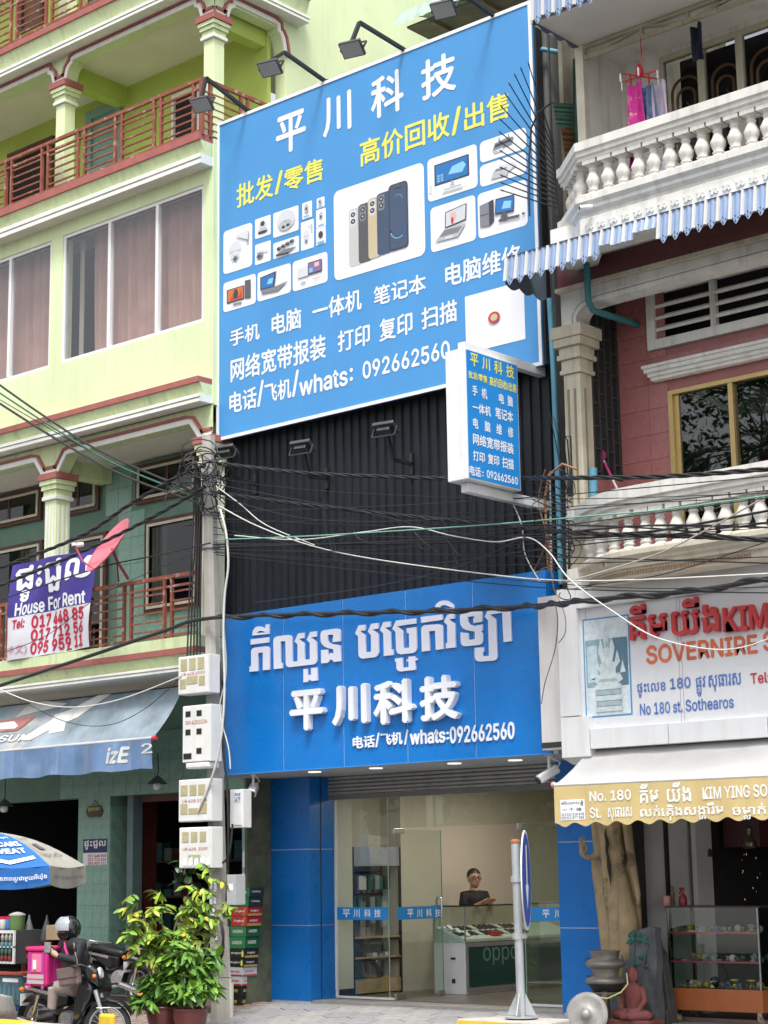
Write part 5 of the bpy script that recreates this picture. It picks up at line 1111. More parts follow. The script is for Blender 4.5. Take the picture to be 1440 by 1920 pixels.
# ================================================================== left shop: awning, banner, dish, lamps
m_faded = M('faded_blue_canvas', (.20, .255, .295), .85, .35, 1.6, streak=.45, streakcol=(.36, .38, .38), spots=.9, spotcol=(.38, .375, .36), spotscale=.7)
la = thing('blue_awning', 'faded blue and grey canvas awning with worn white lettering over the left shop', 'awning', (-1, -2, 3.5))
At = PY(345, 1287, -1.05); Xa = At.x; Af = PX(286, 1384, Xa); zt, zf, yf_ = At.z, Af.z, Af.y
lm = MB(); nx = 30
for j in range(9):
    t = j/8
    for i in range(nx+1):
        u = -6+(Xa+6)*i/nx; lm.v.append((u, -1.05+(yf_+1.05)*t, zt+(zf-zt)*t-.05*math.sin(math.pi*t)*(1+.3*math.sin(u*2.1))))
lm.f = [(j*(nx+1)+i, j*(nx+1)+i+1, (j+1)*(nx+1)+i+1, (j+1)*(nx+1)+i) for j in range(8) for i in range(nx)]; lm.sm = [True]*len(lm.f); obj('canopy', lm, m_faded, la, fix=False)
obj('front_bar', MB().tube([(-6, yf_, zf), (Xa+.02, yf_, zf)], .025, 10), M('grey_bar', (.45, .46, .47), .5), la); obj('end_cap', MB().lathe([(.035, -.03), (.04, 0), (.03, .03)], 12, (Xa+.04, yf_, zf), Matrix.Rotation(R(90), 3, 'Y')), M('red_cap', (.55, .05, .08), .4), la)
zv = PX(278, 1441, Xa).z; vb = MB(); N = 90
def lv(u, v): return yf_-.02+(.03*math.sin(u*5)+.018*math.sin(u*13+1))*(zf-v)/.4
for j in range(6):
    for i in range(N+1):
        u = -6+(Xa-.01+6)*i/N; z_ = zv+.012*math.sin(u*7); v = z_+(zf-.01-z_)*j/5; vb.v.append((u, lv(u, v), v))
vb.f = [(j*(N+1)+i, j*(N+1)+i+1, (j+1)*(N+1)+i+1, (j+1)*(N+1)+i) for j in range(5) for i in range(N)]; vb.sm = [True]*len(vb.f); obj('valance', vb, M('blue_canvas', (.13, .22, .38), .85, .25, 2, streak=.6, streakcol=(.30, .34, .38), spots=.4, spotcol=(.30, .32, .34), spotscale=2.), la, fix=False)
class Canopy(Plane):
    def at(s, u, v, d=0.):
        t = v; return Vector((u, -1.05+(yf_+1.05)*t, zt+(zf-zt)*t-.05*math.sin(math.pi*t)*(1+.3*math.sin(u*2.1))+d))
cp_ = Canopy((0, 0, 0), (1, 0, 0)); m_wp = M('worn_white_print', (.60, .60, .57), .8, .15, 5)
def cpoly(pts, m, d=.012):
    # picture points -> canopy coordinates
    out = []
    for px, py in pts:
        best = None
        for k in range(101):
            t = k/100; y = -1.05+(yf_+1.05)*t; p = PY(px, py, y); e = abs(p.z-(zt+(zf-zt)*t-.05*math.sin(math.pi*t)))
            if best is None or e < best[0]: best = (e, p.x, t)
        out.append((best[1], best[2]))
    obj('print', MB().add([cp_.at(u, v, d) for u, v in out], [tuple(range(len(out)))]), m, la)
S4 = lambda x, y: (x/2.88, 1280+y/2.88)
cpoly([S4(*p) for p in ((600, 55), (530, 60), (375, 150), (300, 172), (280, 200), (100, 310), (160, 312), (265, 255), (262, 278), (345, 262), (355, 215), (420, 190))], m_wp)
cpoly([S4(*p) for p in ((80, 195), (165, 110), (250, 100), (360, 115), (330, 135), (200, 160))], m_wp, .014)
cpoly([S4(*p) for p in ((0, 215), (195, 182), (95, 262), (0, 275))], M('worn_red_print', (.34, .13, .12), .8, .2, 5), .016)
cpoly([S4(*p) for p in ((0, 228), (130, 205), (80, 252), (0, 262))], m_wp, .018)
class LVal(Plane):
    def at(s, u, v, d=0.): return Vector((u, lv(u, v)-d, v))
plv = LVal((0, yf_-.02, 0), (1, 0, 0)); lettering('izE', plv, cbox(plv, 200, 238, 1402, 1430), m_wp, la, .05, .006, slant=.25); lettering('2', plv, cbox(plv, 266, 284, 1394, 1412), m_wp, la, .03, .006)
lettering('SUN!', cp_, (PY(0, 1360, -1.7).x-.35, .78, PY(36, 1352, -1.7).x, .62), m_wp, la, .03, .024)

# house-for-rent banner tied to the first-floor railing
YBN = YR-.06; pbn = Plane((0, YBN, 0), (1, 0, 0))
bn = thing('rent_banner', 'purple and white house for rent banner tied to the first floor railing', 'banner', (-2.5, YBN, 4.6))
q = [pbn.uv(*p) for p in ((12, 1240), (171, 1213), (178, 1028), (22, 1060))]
def bmap(s, t):
    a = Vector(q[0]).lerp(Vector(q[1]), s); b = Vector(q[3]).lerp(Vector(q[2]), s); return a.lerp(b, t)
def bz(s, t): return .03*math.sin(s*7+t*4)+.02*math.sin(s*15-t*6)+.03*math.sin(t*3)*s
mt_ = pbn; hgt = .445
def cloth(t0, t1, m, d=0.):
    mb = MB(); nx, ny = 24, 12
    for j in range(ny+1):
        for i in range(nx+1):
            s = i/nx; t = t0+(t1-t0)*j/ny; u = bmap(s, t); mb.v.append(tuple(pbn.at(u.x, u.y, bz(s, t)+d)))
    mb.f = [(j*(nx+1)+i, j*(nx+1)+i+1, (j+1)*(nx+1)+i+1, (j+1)*(nx+1)+i) for j in range(ny) for i in range(nx)]; mb.sm = [True]*len(mb.f); return obj('cloth', mb, m, bn, fix=False)
cloth(0, hgt, M('banner_white', (.66, .66, .70), .7, .05)); cloth(hgt, 1, M('banner_purple', (.055, .04, .27), .6, .1, 3))
class Ban(Plane):
    def at(s, u, v, d=0.): p = bmap(u, v); return pbn.at(p.x, p.y, bz(u, v)+d)
pbx = Ban((0, 0, 0), (1, 0, 0)); m_br = M('banner_red', (.52, .01, .05), .6, 0)
lettering('ផ្ទះជួល', pbx, (.07, .60, .97, .96), m_lw, bn, .045, .008); lettering('House For Rent', pbx, (.08, .455, .93, .585), m_lw, bn, .04, .008)
lettering('Tel:', pbx, (.06, .32, .22, .41), m_br, bn, .04, .008); lettering('017 448 85', pbx, (.30, .30, .92, .42), m_br, bn, .045, .008); lettering('017 712 56', pbx, (.30, .165, .92, .275), m_br, bn, .045, .008); lettering('095 959 11', pbx, (.30, .03, .92, .145), m_br, bn, .045, .008); lettering('(中文)', pbx, (.0, .035, .26, .15), M('pale_red', (.55, .25, .3), .6, 0), bn, .0, .008)
# satellite dish
m_dish = M('dish_pink', (.66, .17, .22), .4, .05, 3)
dc = PY(205, 1024, YR-.35); ds = thing('satellite_dish', 'red satellite dish on a bracket above the rent banner', 'satellite dish', PY(240, 1088, YR))
ax = Vector((-.24, -.78, .54)).normalized(); e1 = ax.cross(Vector((0, 0, 1))).normalized(); e2 = e1.cross(ax); dm = Matrix((( e1.x, e2.x, ax.x), (e1.y, e2.y, ax.y), (e1.z, e2.z, ax.z)))
prof = [(r_, .55*r_*r_-.06) for r_ in (.001, .08, .16, .24, .31, .36, .41)]
obj('reflector', MB().lathe(prof+[(.415, .03), (.405, .01)]+[(r_-.002, .55*r_*r_-.072) for r_ in (.31, .24, .16, .08, .001)], 28, dc, dm, sy=1.12), m_dish, ds)
lnb = dc+ax*.42+e2*(-.30); obj('feed_arm', MB().tube([dc-e2*.40, dc-e2*.42+ax*.2, lnb], .014, 8), m_dish, ds); obj('feed_horn', MB().tube([lnb-ax*.02, lnb-ax*.10+e2*.08], [.035, .03], 10).lathe([(.04, -.02), (.04, .02)], 12, lnb), m_metalw, ds)
bs = PY(240, 1088, YR); obj('mast', MB().tube([dc-ax*.05, dc-ax*.14-Vector((0, 0, .12)), Vector((bs.x, bs.y, bs.z+.02))], .022, 8).tube([dc-ax*.14-Vector((0, 0, .12)), Vector((bs.x-.2, bs.y, bs.z))], .012, 6), M('mast_red', (.35, .05, .06), .5), ds)
# hanging enamel lamps
for i, (px_, py_, lb) in enumerate(((295, 1462, 'dark enamel lamp hanging below the right end of the blue awning'), (8, 1505, 'dark enamel lamp hanging at the left picture edge'))):
    p = PY(px_, py_, -.75); lp_ = thing('hanging_lamp', lb, 'lamp', p, 'enamel lamps over the left shop')
    obj('shade', MB().lathe([(.03, .05), (.05, .03), (.14, -.05), (.145, -.058), (.135, -.055), (.04, .02)], 18, p), M('enamel_dark', (.05, .06, .055), .4), lp_); obj('bulb', MB().lathe([(.05, -.05), (.06, -.09), (.05, -.13), (.02, -.145)], 14, p), m_metalw, lp_); obj('cord', MB().tube([p+Vector((0, 0, .05)), p+Vector((.02, 0, .12)), (p.x, p.y, 3.35)], .008, 6), m_black, lp_)
# posters and plaques on the pillar
ppl = Plane((0, YB-.0125, 0), (1, 0, 0)); po = thing('rent_poster', 'small purple and white rent poster on the green tiled pillar', 'poster', PY(178, 1620, YB))
a_, b_, c_, d_ = cbox(ppl, 156, 201, 1573, 1622); hz = b_+(d_-b_)*.47
shape('sheet', ppl, rect(a_, b_, c_, hz), m_lw, po, .002); shape('sheet', ppl, rect(a_, hz, c_, d_), M('poster_navy', (.02, .02, .10), .5, 0), po, .002)
lettering('ផ្ទះជួល', ppl, (a_+.03, hz+.05, c_-.03, d_-.02), m_lw, po, .04, .004)
for j, t in enumerate(('017 448 805', '017 712 526', '095 959 711')): lettering(t, ppl, (a_+.12, hz-.065-.055*j, c_-.02, hz-.025-.055*j), m_br, po, .03, .004)
pq = thing('house_plaque', 'dark lozenge shaped plaque with gold letters on the green tiled pillar', 'plaque', PY(178, 1530, YB)); a_, b_, c_, d_ = cbox(ppl, 163, 194, 1511, 1532); mh = (b_+d_)/2
shape('board', ppl, [(a_, mh), (a_+.05, b_), (c_-.05, b_), (c_, mh), (c_-.05, d_), (a_+.05, d_)], M('plaque_dark', (.07, .05, .03), .5, .1), pq, .002, .02); lettering('ជួលនេះ', ppl, (a_+.06, mh, c_-.06, d_-.02), m_ly, pq, .02, .024); shape('crest', ppl, [(a_+.1, d_+.005), (c_-.1, d_+.005), ((a_+c_)/2, d_+.09)], M('crest_teal', (.15, .25, .2), .5), pq, .002, .015)
pe = PY(475, 1625, YB+.04); fl_ = thing('torn_poster', 'torn remains of pale posters on the green wall above the beer cases', 'poster', pe); pwl = Plane((0, YB+.0375, 0), (1, 0, 0))
shape('sheet', pwl, [pwl.uv(*p) for p in ((455, 1600), (462, 1588), (470, 1608), (486, 1618), (492, 1632), (474, 1630), (455, 1626))], m_lw, fl_, .002); shape('sheet', pwl, [pwl.uv(*p) for p in ((454, 1637), (470, 1634), (492, 1638), (492, 1646), (454, 1644))], m_lw, fl_, .002)

# ================================================================== concrete pole with meter boxes
m_pole = M('pole_concrete', (.40, .38, .34), .9, .15, 3, bump=.3, streak=.35, streakcol=(.24, .22, .19), fine=.2)
YP = -1.45; pbase = PG(413, 1908); pbase.y = YP; pb0 = Vector((PY(414, 1905, YP).x, YP, gz(YP)-.05)); ptop = PY(391, 818, YP)
pole = thing('utility_pole', 'grey concrete utility pole carrying the cable tangle and four meter boxes', 'pole', pb0)
mb = MB(); secs = 8
for i in range(secs+1):
    t = i/secs; c = pb0.lerp(ptop, t); w_ = .115-.03*t; ch = w_*.45
    for a, b in ((-w_, -ch), (-ch, -w_), (ch, -w_), (w_, -ch), (w_, ch), (ch, w_), (-ch, w_), (-w_, ch)): mb.v.append((c.x+a, c.y+b, c.z))
mb.f = [(i*8+j, i*8+(j+1) % 8, (i+1)*8+(j+1) % 8, (i+1)*8+j) for i in range(secs) for j in range(8)]+[tuple(range(8))[::-1], tuple(range(secs*8, secs*8+8))]; mb.sm = [False]*len(mb.f); obj('shaft', mb, m_pole, pole)
for t in (.80, .86, .93): 
    c = pb0.lerp(ptop, t); obj('steel_band', MB().lathe([(.125, -.02), (.125, .02)], 10, c), M('galvanised', (.32, .33, .33), .5, .15, 8, metal=.6), pole)
def pole_x(z): t = (z-pb0.z)/(ptop.z-pb0.z); return pb0.lerp(ptop, t)
m_box = M('meter_box_white', (.70, .70, .68), .45, .05, 4, streak=.3, streakcol=(.42, .40, .36)); m_bwin = M('meter_window', (.42, .38, .22), .25, .1, 9); m_code = M('code_red', (.50, .12, .08), .6, 0)
YM = YP-.36
specs = [((335, 391.7, 1229, 1301), 'UR 428.203C', 'topmost white meter box on the pole, with five window flaps', [(.10, .62, .30, .92), (.38, .62, .58, .92), (.66, .62, .86, .92), (.08, .16, .26, .40), (.30, .26, .64, .46), (.70, .20, .88, .44)], .53, 1),
         ((343, 395, 1322, 1429), 'SM 428203A', 'tall white meter box with square holes, second from the top', [(.12, .80, .30, .90), (.52, .80, .70, .90), (.12, .48, .30, .58), (.52, .48, .70, .58), (.52, .14, .70, .24), (.05, .06, .34, .16)], .70, 0),
         ((335.7, 396, 1461, 1540.5), 'UR 428.203D', 'white meter box with yellowed flaps, third from the top on the pole', [(.08, .62, .28, .86), (.36, .62, .56, .86), (.63, .62, .83, .86), (.08, .18, .28, .42), (.33, .18, .64, .31), (.68, .18, .88, .42)], .49, 1),
         ((336.8, 397, 1551, 1628), 'UR 428. 203F', 'lowest white meter box on the pole, with torn stickers', [(.11, .64, .30, .88), (.38, .64, .57, .88), (.66, .64, .84, .88), (.30, .10, .66, .32)], .47, 1)]
pm = Plane((0, YM, 0), (1, 0, 0))
for (x0_, x1_, yt_, yb_), code, lb, wins, cz, cover in specs:
    u0, v0, u1, v1 = cbox(pm, x0_, x1_, yt_, yb_); u1 = u0+(u1-u0)*1.0
    bx_ = thing('meter_box', lb, 'meter box', ((u0+u1)/2, YM+.1, v0), 'electric meter boxes on the pole')
    boxobj('case', (u0, u1, YM, YM+.20, v0, v1), m_box, bx_, .008); boxobj('door', (u0+.008, u1-.008, YM-.012, YM-.001, v0+.008, v1-.008), m_box, bx_, .004)
    W, H = u1-u0, v1-v0
    for a, b, c_, d_ in wins:
        shape('window_frame', pm, rect(u0+W*(a-.015), v0+H*(b-.012), u0+W*(c_+.015), v0+H*(d_+.012)), M('window_cream', (.5, .47, .36), .5, 0), bx_, .0125); shape('window', pm, rect(u0+W*a, v0+H*b, u0+W*c_, v0+H*d_), m_bwin if cover else m_dark, bx_, .0135, .003 if cover else 0)
    lettering(code, pm, (u0+W*.12, v0+H*(cz-.035), u0+W*.90, v0+H*(cz+.035)), m_code, bx_, .01, .0135)
    if cover == 0: obj('tray', MB().box(u0+.06, u1-.02, YM-.01, YM+.18, v0-.08, v0-.001), m_box, bx_, .02)
    if '203F' in code:
        for k in range(5): uu = u0+W*(.12+.18*k); shape('sticker', pm, [(uu, v0+.03), (uu+.09, v0+.04), (uu+.08, v0+.13+.02*(k % 2)), (uu+.01, v0+.12)], m_lw, bx_, .0165+.0008*k)
pj = Plane((0, YP+.05, 0), (1, 0, 0)); u0, v0, u1, v1 = cbox(pj, 431, 456, 1480, 1552); jb = thing('junction_box', 'pale junction box with a blue number plate beside the third meter box', 'box', (u0, YP+.1, v0)); boxobj('case', (u0, u1, YP+.05, YP+.2, v0, v1), m_box, jb, .006); boxobj('cover', (u0+.07, u1-.02, YP+.042, YP+.049, v0+.03, v1-.02), m_metalw, jb, .004)
shape('number_plate', pj, rect(u0+.09, v1-.16, u1-.03, v1-.03), m_lw, jb, .012); lettering('៥៣៩', pj, (u0+.10, v1-.085, u1-.04, v1-.045), M('plate_blue', (.03, .04, .25), .5, 0), jb, .03, .014); lettering('1479', pj, (u0+.10, v1-.15, u1-.04, v1-.10), MATS['plate_blue'], jb, .03, .014)
pk2 = Plane((0, YP-.16, 0), (1, 0, 0)); u0, v0, u1, v1 = cbox(pk2, 425, 441, 1640, 1697); jb2 = thing('grey_cabinet', 'slim grey metal cabinet on the pole beside the beer cases', 'box', (u0, YP, v0)); boxobj('case', (u0, u1, YP-.16, YP+.02, v0, v1), M('cabinet_grey', (.40, .42, .43), .4, .05, 4), jb2, .006); shape('label', pk2, rect(u0+.04, v0+.18, u0+.12, v0+.27), m_lw, jb2, .003)
# leaning white pipe
pp0 = PG(428, 1908); pp1 = PY(421, 1738, pp0.y+.05); pi_ = thing('white_pipe', 'stubby white plastic pipe leaning against the foot of the pole', 'pipe', pp0)
obj('tube', MB().tube([pp0, pp0+Vector((.005, 0, .3)), pp0.lerp(pp1, .5)+Vector((-.01, 0, 0)), pp1], .058, 14), M('dirty_white_pvc', (.66, .65, .60), .5, .08, 4, streak=.3), pi_); obj('socket', MB().tube([pp0+Vector((0, 0, .0)), pp0+Vector((.004, 0, .42))], .066, 14), MATS['dirty_white_pvc'], pi_)
# paper scraps on pole and cable coil
sc_ = MB(); rr = random.Random(5)
for k in range(14):
    z = rr.uniform(.5, 1.8); c = pole_x(z); 
    x = c.x+rr.uniform(-.03, .06); sc_.add([(x, c.y-.1185-.001*k, z), (x+.05, c.y-.1185-.001*k, z+.005), (x+.045, c.y-.1185-.001*k, z+.08), (x-.005, c.y-.1185-.001*k, z+.07)], [(0, 1, 2, 3)])
obj('paper_scraps', sc_, m_lw, pole, kind='stuff')
coil = thing('cable_coil', 'coil of black cable hanging on the pole behind the plants', 'cable', PY(400, 1775, YP-.15)); cc = PY(402, 1762, YP-.17)
obj('loops', MB().tube([(cc.x+(.20+.012*math.sin(t*.9))*math.cos(t*.35)*.8, cc.y+.02*math.sin(t*.5), cc.z+(.28+.02*math.sin(t*1.3))*math.sin(t*.35)) for t in range(110)], .011, 6), m_black, coil)

# ================================================================== beer cases
cases = [('Carlsberg', (.02, .15, .07), (.01, .025, .02), 'green and black', 1), ('Carlsberg', (.02, .15, .07), (.01, .025, .02), 'green and black', 1), ('Angkor', (.50, .03, .025), (.34, .015, .02), 'red', 1), ('Angkor', (.50, .03, .025), (.34, .015, .02), 'red', 1), ('GANZBERG', (.03, .20, .06), (.01, .09, .03), 'bright green', 1.2), ('GANZBERG', (.03, .20, .06), (.01, .09, .03), 'bright green', 1.2), ('Angkor', (.02, .018, .012), (.02, .018, .012), 'black and gold', 1), ('Angkor', (.02, .018, .012), (.02, .018, .012), 'black and gold', 1), ('panda', (.6, .64, .66), (.55, .60, .62), 'white and red', 1), ('panda', (.6, .64, .66), (.55, .60, .62), 'white and red', 1), ('BLACK PANTHER', (.012, .012, .012), (.02, .018, .012), 'plain black', 1.1), ('BLACK PANTHER', (.012, .012, .012), (.02, .018, .012), 'plain black', 1.1)]
edges_y = [1664, 1682, 1700, 1718, 1737, 1757, 1779, 1797, 1814, 1831.5, 1849, 1869, 1890]
YQ = -.55
for k, (nm, c1, c2, cw_, _) in enumerate(cases):
    xcr = PY(468-18*k/11, (edges_y[k]+edges_y[k+1])/2, YQ).x; zt_ = PY(460, edges_y[k], YQ).z; zb_ = PY(460, edges_y[k+1], YQ).z
    t = thing('beer_case', '%s cardboard beer case, %s of its pair in the stack beside the pole' % (cw_, 'upper' if k % 2 == 0 else 'lower'), 'beer case', (xcr-.13, YQ, zb_), 'beer cases stacked beside the pole')
    ma = M('case_%s_%s' % (nm, cw_.replace(' ', '_')), c1, .45, .06, 5); mb_ = M('case_side_%s_%s' % (nm, cw_.replace(' ', '_')), c2, .45, .06, 5)
    boxobj('carton', (xcr-.30, xcr-.002, YQ+.001, YQ+.27, zb_+.003, zt_-.001), mb_, t, .004); boxobj('front', (xcr-.30, xcr-.003, YQ-.001, YQ+.0005, zb_+.004, zt_-.003), ma, t)
    pf_ = Plane((0, YQ-.001, 0), (1, 0, 0)); psd = Plane((xcr-.002, 0, 0), (0, 1, 0)); h = zt_-zb_
    lm_ = m_ly if 'PANTHER' in nm else (MATS.get('red_letter') if nm == 'panda' else m_lw)
    lettering(nm, pf_, (xcr-.25, zb_+h*.38, xcr-.06, zb_+h*.66), lm_, t, .02, .002, slant=.1)
    lettering(nm, psd, (YQ+.05, zb_+h*.42, YQ+.20, zb_+h*.68), lm_, t, .02, .002)
    if 'gold' in cw_ or cw_ == 'red': shape('gold_strip', psd, rect(YQ+.005, zb_+h*.04, YQ+.26, zb_+h*.28), M('case_gold', (.38, .28, .06), .4, .05), t, .0015)
    if cw_ == 'black and gold': shape('emblem', pf_, [(xcr-.05, zb_+h*.15), (xcr-.015, zb_+h*.15), (xcr-.012, zb_+h*.6), (xcr-.03, zb_+h*.9), (xcr-.055, zb_+h*.6)], m_ly, t, .0022)
    if cw_ == 'red': shape('gold_strip', pf_, [(xcr-.10, zb_+h*.05), (xcr-.07, zb_+h*.05), (xcr-.03, zb_+h*.95), (xcr-.06, zb_+h*.95)], MATS['case_gold'], t, .0016)
    if nm == 'panda': shape('red_strip', pf_, rect(xcr-.29, zb_+h*.04, xcr-.01, zb_+h*.22), m_rl, t, .0016); shape('red_strip', psd, rect(YQ+.005, zb_+h*.04, YQ+.26, zb_+h*.22), m_rl, t, .0016)

# ================================================================== potted plants
m_pot = M('glazed_pot', (.14, .035, .032), .35, .2, 5, streak=.2, streakcol=(.26, .14, .12))
m_leaf = [M('leaf_%d' % i, c, .45, .25, 12) for i, c in enumerate(((.17, .33, .035), (.11, .25, .035), (.30, .40, .04), (.06, .15, .025), (.42, .38, .04), (.09, .22, .035)))]
def leafmesh(L, W, bend, m):
    mb = MB(); n = 4
    for i in range(n+1):
        t = i/n; w_ = W*math.sin(math.pi*min(.97, t*.9+.08))**.8; z = -bend*t*t*L
        mb.v += [(t*L, -w_/2, z-.12*w_), (t*L, 0, z), (t*L, w_/2, z-.12*w_)]
    for i in range(n): mb.f += [(3*i, 3*i+1, 3*i+4, 3*i+3), (3*i+1, 3*i+2, 3*i+5, 3*i+4)]
    mb.sm = [True]*len(mb.f); me = mb.mesh('leaf'); me.materials.append(m); return me
lv_small = [leafmesh(.085, .042, .25+.3*(i % 3), m_leaf[i]) for i in (0, 2, 2, 0, 4, 1)]; lv_big = [leafmesh(.15, .06, .3+.25*(i % 3), m_leaf[i]) for i in (0, 1, 1, 5, 3, 0)]
LEAVES = {}
def setleaf(par, me, p, d, roll, s=1.):
    d = Vector(d).normalized(); q_ = d.to_track_quat('X', 'Z').to_euler(); q_.x += roll; L_ = LEAVES.setdefault(par, [0, []]); L_[0] += 1
    if L_[0] > 280: L_[1].append((me, Matrix.LocRotScale(p, q_, (s, s, s)))); return None
    return inst('leaf', me, p, par, q_, (s, s, s))
def pot(c, r_, h, lb):
    t = thing('plant_pot', lb, 'pot', c, 'glazed pots by the pole')
    obj('vessel', MB().lathe([(r_*.62, 0), (r_*.80, h*.25), (r_*.98, h*.62), (r_*1.02, h*.82), (r_*.97, h*.92), (r_*1.04, h*.94), (r_*1.05, h), (r_*.93, h), (r_*.9, h*.86)], 24, c), m_pot, t); obj('soil', MB().lathe([(r_*.91, h*.85), (r_*.9, h*.87)], 18, c), M('soil', (.05, .035, .025), .95, .3, 10), t)
pc1 = PG(306, 1886, .36); pc1.z = gz(pc1.y); pc2 = PG(357, 1890, .36); pc2.z = gz(pc2.y)
pot(pc1, .20, .36, 'dark red glazed pot of the yellow-green shrub, nearer to the motorbikes'); pot(pc2, .20, .36, 'dark red glazed pot of the broad-leaved plant, nearer to the pole')
rr = random.Random(21)
sh1 = thing('potted_shrub', 'yellow-green shrub with feathery leaves in the pot nearer the motorbikes', 'plant', pc1+Vector((0, 0, .32)))
stems = MB(); base = pc1+Vector((0, 0, .3)); cnt = 0
def upx(dx, dz, dy=0): return base+RGT*dx+Vector((FWD.x*dy, FWD.y*dy, dz))
br = []
for k, (dx, dz, dy) in enumerate(((-.28, 1.28, 0), (-.28, 1.0, -.1), (-.14, 1.12, .1), (.0, 1.15, -.1), (.20, 1.35, .1), (.34, 1.62, .0), (.42, 1.45, -.15), (-.12, .80, -.2), (.12, .85, -.25), (.38, 1.15, -.2), (.55, 1.20, 0), (-.05, 1.32, .15), (.26, 1.02, -.3), (.1, .62, -.3), (-.1, .55, -.2), (.5, 1.45, .1))):
    e = upx(dx, dz*.93, dy); pts = [base+Vector((rr.uniform(-.05, .05), rr.uniform(-.05, .05), 0))]
    mid = base.lerp(e, .55)+Vector((0, 0, .12))-RGT*dx*.18; pts += [mid, e]; stems.tube(pts, [.014, .009, .004], 6)
    # feathery twigs near the end
    for tw_ in range(7):
        a = mid.lerp(e, tw_/4*.95+.05); out = (RGT*(dx*1.2+rr.uniform(-.5, .5))+FWD*rr.uniform(-.6, .4)+Vector((0, 0, rr.uniform(-.25, .35)))).normalized()
        L = rr.uniform(.16, .27); b = a+out*L-Vector((0, 0, .05)); stems.tube([a, b], [.004, .002], 4); sd_ = out.cross(Vector((0, 0, 1))).normalized()
        for j in range(6):
            for s in (-1, 1):
                if cnt < 1000:
                    p = a.lerp(b, (j+.6)/6); setleaf(sh1, lv_small[rr.choice((0, 1, 2, 2, 3, 3, 4, 5))] , p, sd_*s*.9+out*.45+Vector((0, 0, rr.uniform(-.3, .15))), rr.uniform(-.6, .6), rr.uniform(.95, 1.5)); cnt += 1
obj('stem', stems, M('twig', (.16, .13, .08), .8, .2, 9), sh1)
def bushy(root, name, lb, n, rx, rz, zc, meshes, seed, s0=.8, s1=1.3, gap=.0):
    rr = random.Random(seed); t = thing(name, lb, 'plant', root); st = MB()
    for k in range(n//9):
        a = rr.uniform(0, 6.28); r_ = rr.random()**.6; e = root+Vector((math.cos(a)*rx*r_, math.sin(a)*rx*r_, zc+rz*rr.uniform(-.9, 1)*(1-.4*r_))); m_ = root.lerp(e, .5)+Vector((0, 0, .06)); st.tube([root, m_, e], [.009, .006, .003], 5)
        for j in range(9):
            p = m_.lerp(e, rr.uniform(.15, 1.)); d = Vector((rr.uniform(-1, 1)+math.cos(a)*.6, rr.uniform(-1, 1)+math.sin(a)*.6, rr.uniform(-.5, .5))); setleaf(t, rr.choice(meshes), p, d, rr.uniform(-.7, .7), rr.uniform(s0, s1))
    obj('stem', st, MATS['twig'], t); return t
bushy(pc2+Vector((0, 0, .30)), 'potted_plant', 'green broad-leaved plant in the pot nearer the pole', 470, .36, .50, .55, lv_big, 5)
bushy(pc1+Vector((-.02, -.06, .30)), 'potted_plant', 'dark green leafy plant low in the pot nearer the motorbikes', 360, .33, .28, .28, lv_big[1:5]+lv_small[:1], 9)
vn = bushy(PY(345, 1640, -1.0), 'climbing_vine', 'dark heart-leaved vine hanging behind the lowest meter box', 63, .16, .30, .0, [leafmesh(.13, .10, .4, M('vine_leaf', (.02, .06, .02), .4, .2, 8))], 4)
def joinleaves():
    for par, (n_, L_) in LEAVES.items():
        if not L_: continue
        mb = MB(); idx = []; mats = []
        for me, mx in L_:
            m_ = me.materials[0]
            if m_ not in mats: mats.append(m_)
            mb.add([mx @ v.co for v in me.vertices], [tuple(p.vertices) for p in me.polygons], True); idx += [mats.index(m_)]*len(me.polygons)
        o = obj('foliage', mb, mats, par, fix=False, kind='stuff'); o.data.polygons.foreach_set('material_index', idx)
joinleaves()
ys2 = PG(277, 1902); ysb = thing('yellow_stool', 'small yellow plastic stool half hidden behind the shrub', 'stool', ys2); m_ylw = M('yellow_plastic', (.66, .40, .02), .4, .08, 6)
boxobj('seat', (ys2.x-.1, ys2.x+.12, ys2.y-.1, ys2.y+.12, ys2.z+.24, ys2.z+.27), m_ylw, ysb, .01)
for a, b in ((-.1, -.1), (.09, -.1), (-.1, .09), (.09, .09)): boxobj('leg', (ys2.x+a, ys2.x+a+.03, ys2.y+b, ys2.y+b+.03, ys2.z, ys2.z+.24), m_ylw, ysb)

# ================================================================== kerb blocks and traffic sign
m_kc = M('kerb_concrete', (.42, .40, .37), .85, .12, 4, bump=.3, fine=.2); m_ky = M('kerb_yellow', (.70, .46, .03), .6, .12, 5, fine=.15)
yk = -4.15; zk = PY(20, 1914.5, yk).z; xk = PY(43, 1918, yk).x
kb = thing('kerb_block', 'long low concrete kerb block with a yellow painted end, bottom left corner', 'kerb', (0, yk, gz(yk))); boxobj('yellow_end', (-4, xk, yk-.15, yk+.18, gz(yk)-.06, zk), m_ky, kb, .02); boxobj('bare_end', (xk+.002, xk+1.35, yk-.14, yk+.17, gz(yk)-.06, zk-.012), m_kc, kb, .02)
yb_ = PY(200, 1901, yk-.1); bd_ = thing('yellow_bollard', 'stubby yellow painted marker in front of the front wheel of the ridden motorbike', 'bollard', (yb_.x, yk-.1, gz(yk))); boxobj('body', (yb_.x-.115, yb_.x+.115, yk-.13, yk-.05, gz(yk)-.06, yb_.z), m_ky, bd_, .03); boxobj('foot', (yb_.x-.15, yb_.x+.15, yk-.2, yk+.02, gz(yk)-.1, gz(yk)-.02), m_ky, bd_, .01)
ypst = -3.3; bp_ = PY(978, 1908, ypst)
tb = thing('sign_base', 'concrete block with yellow painted edge under the traffic sign post', 'kerb', (bp_.x, ypst, gz(ypst)))
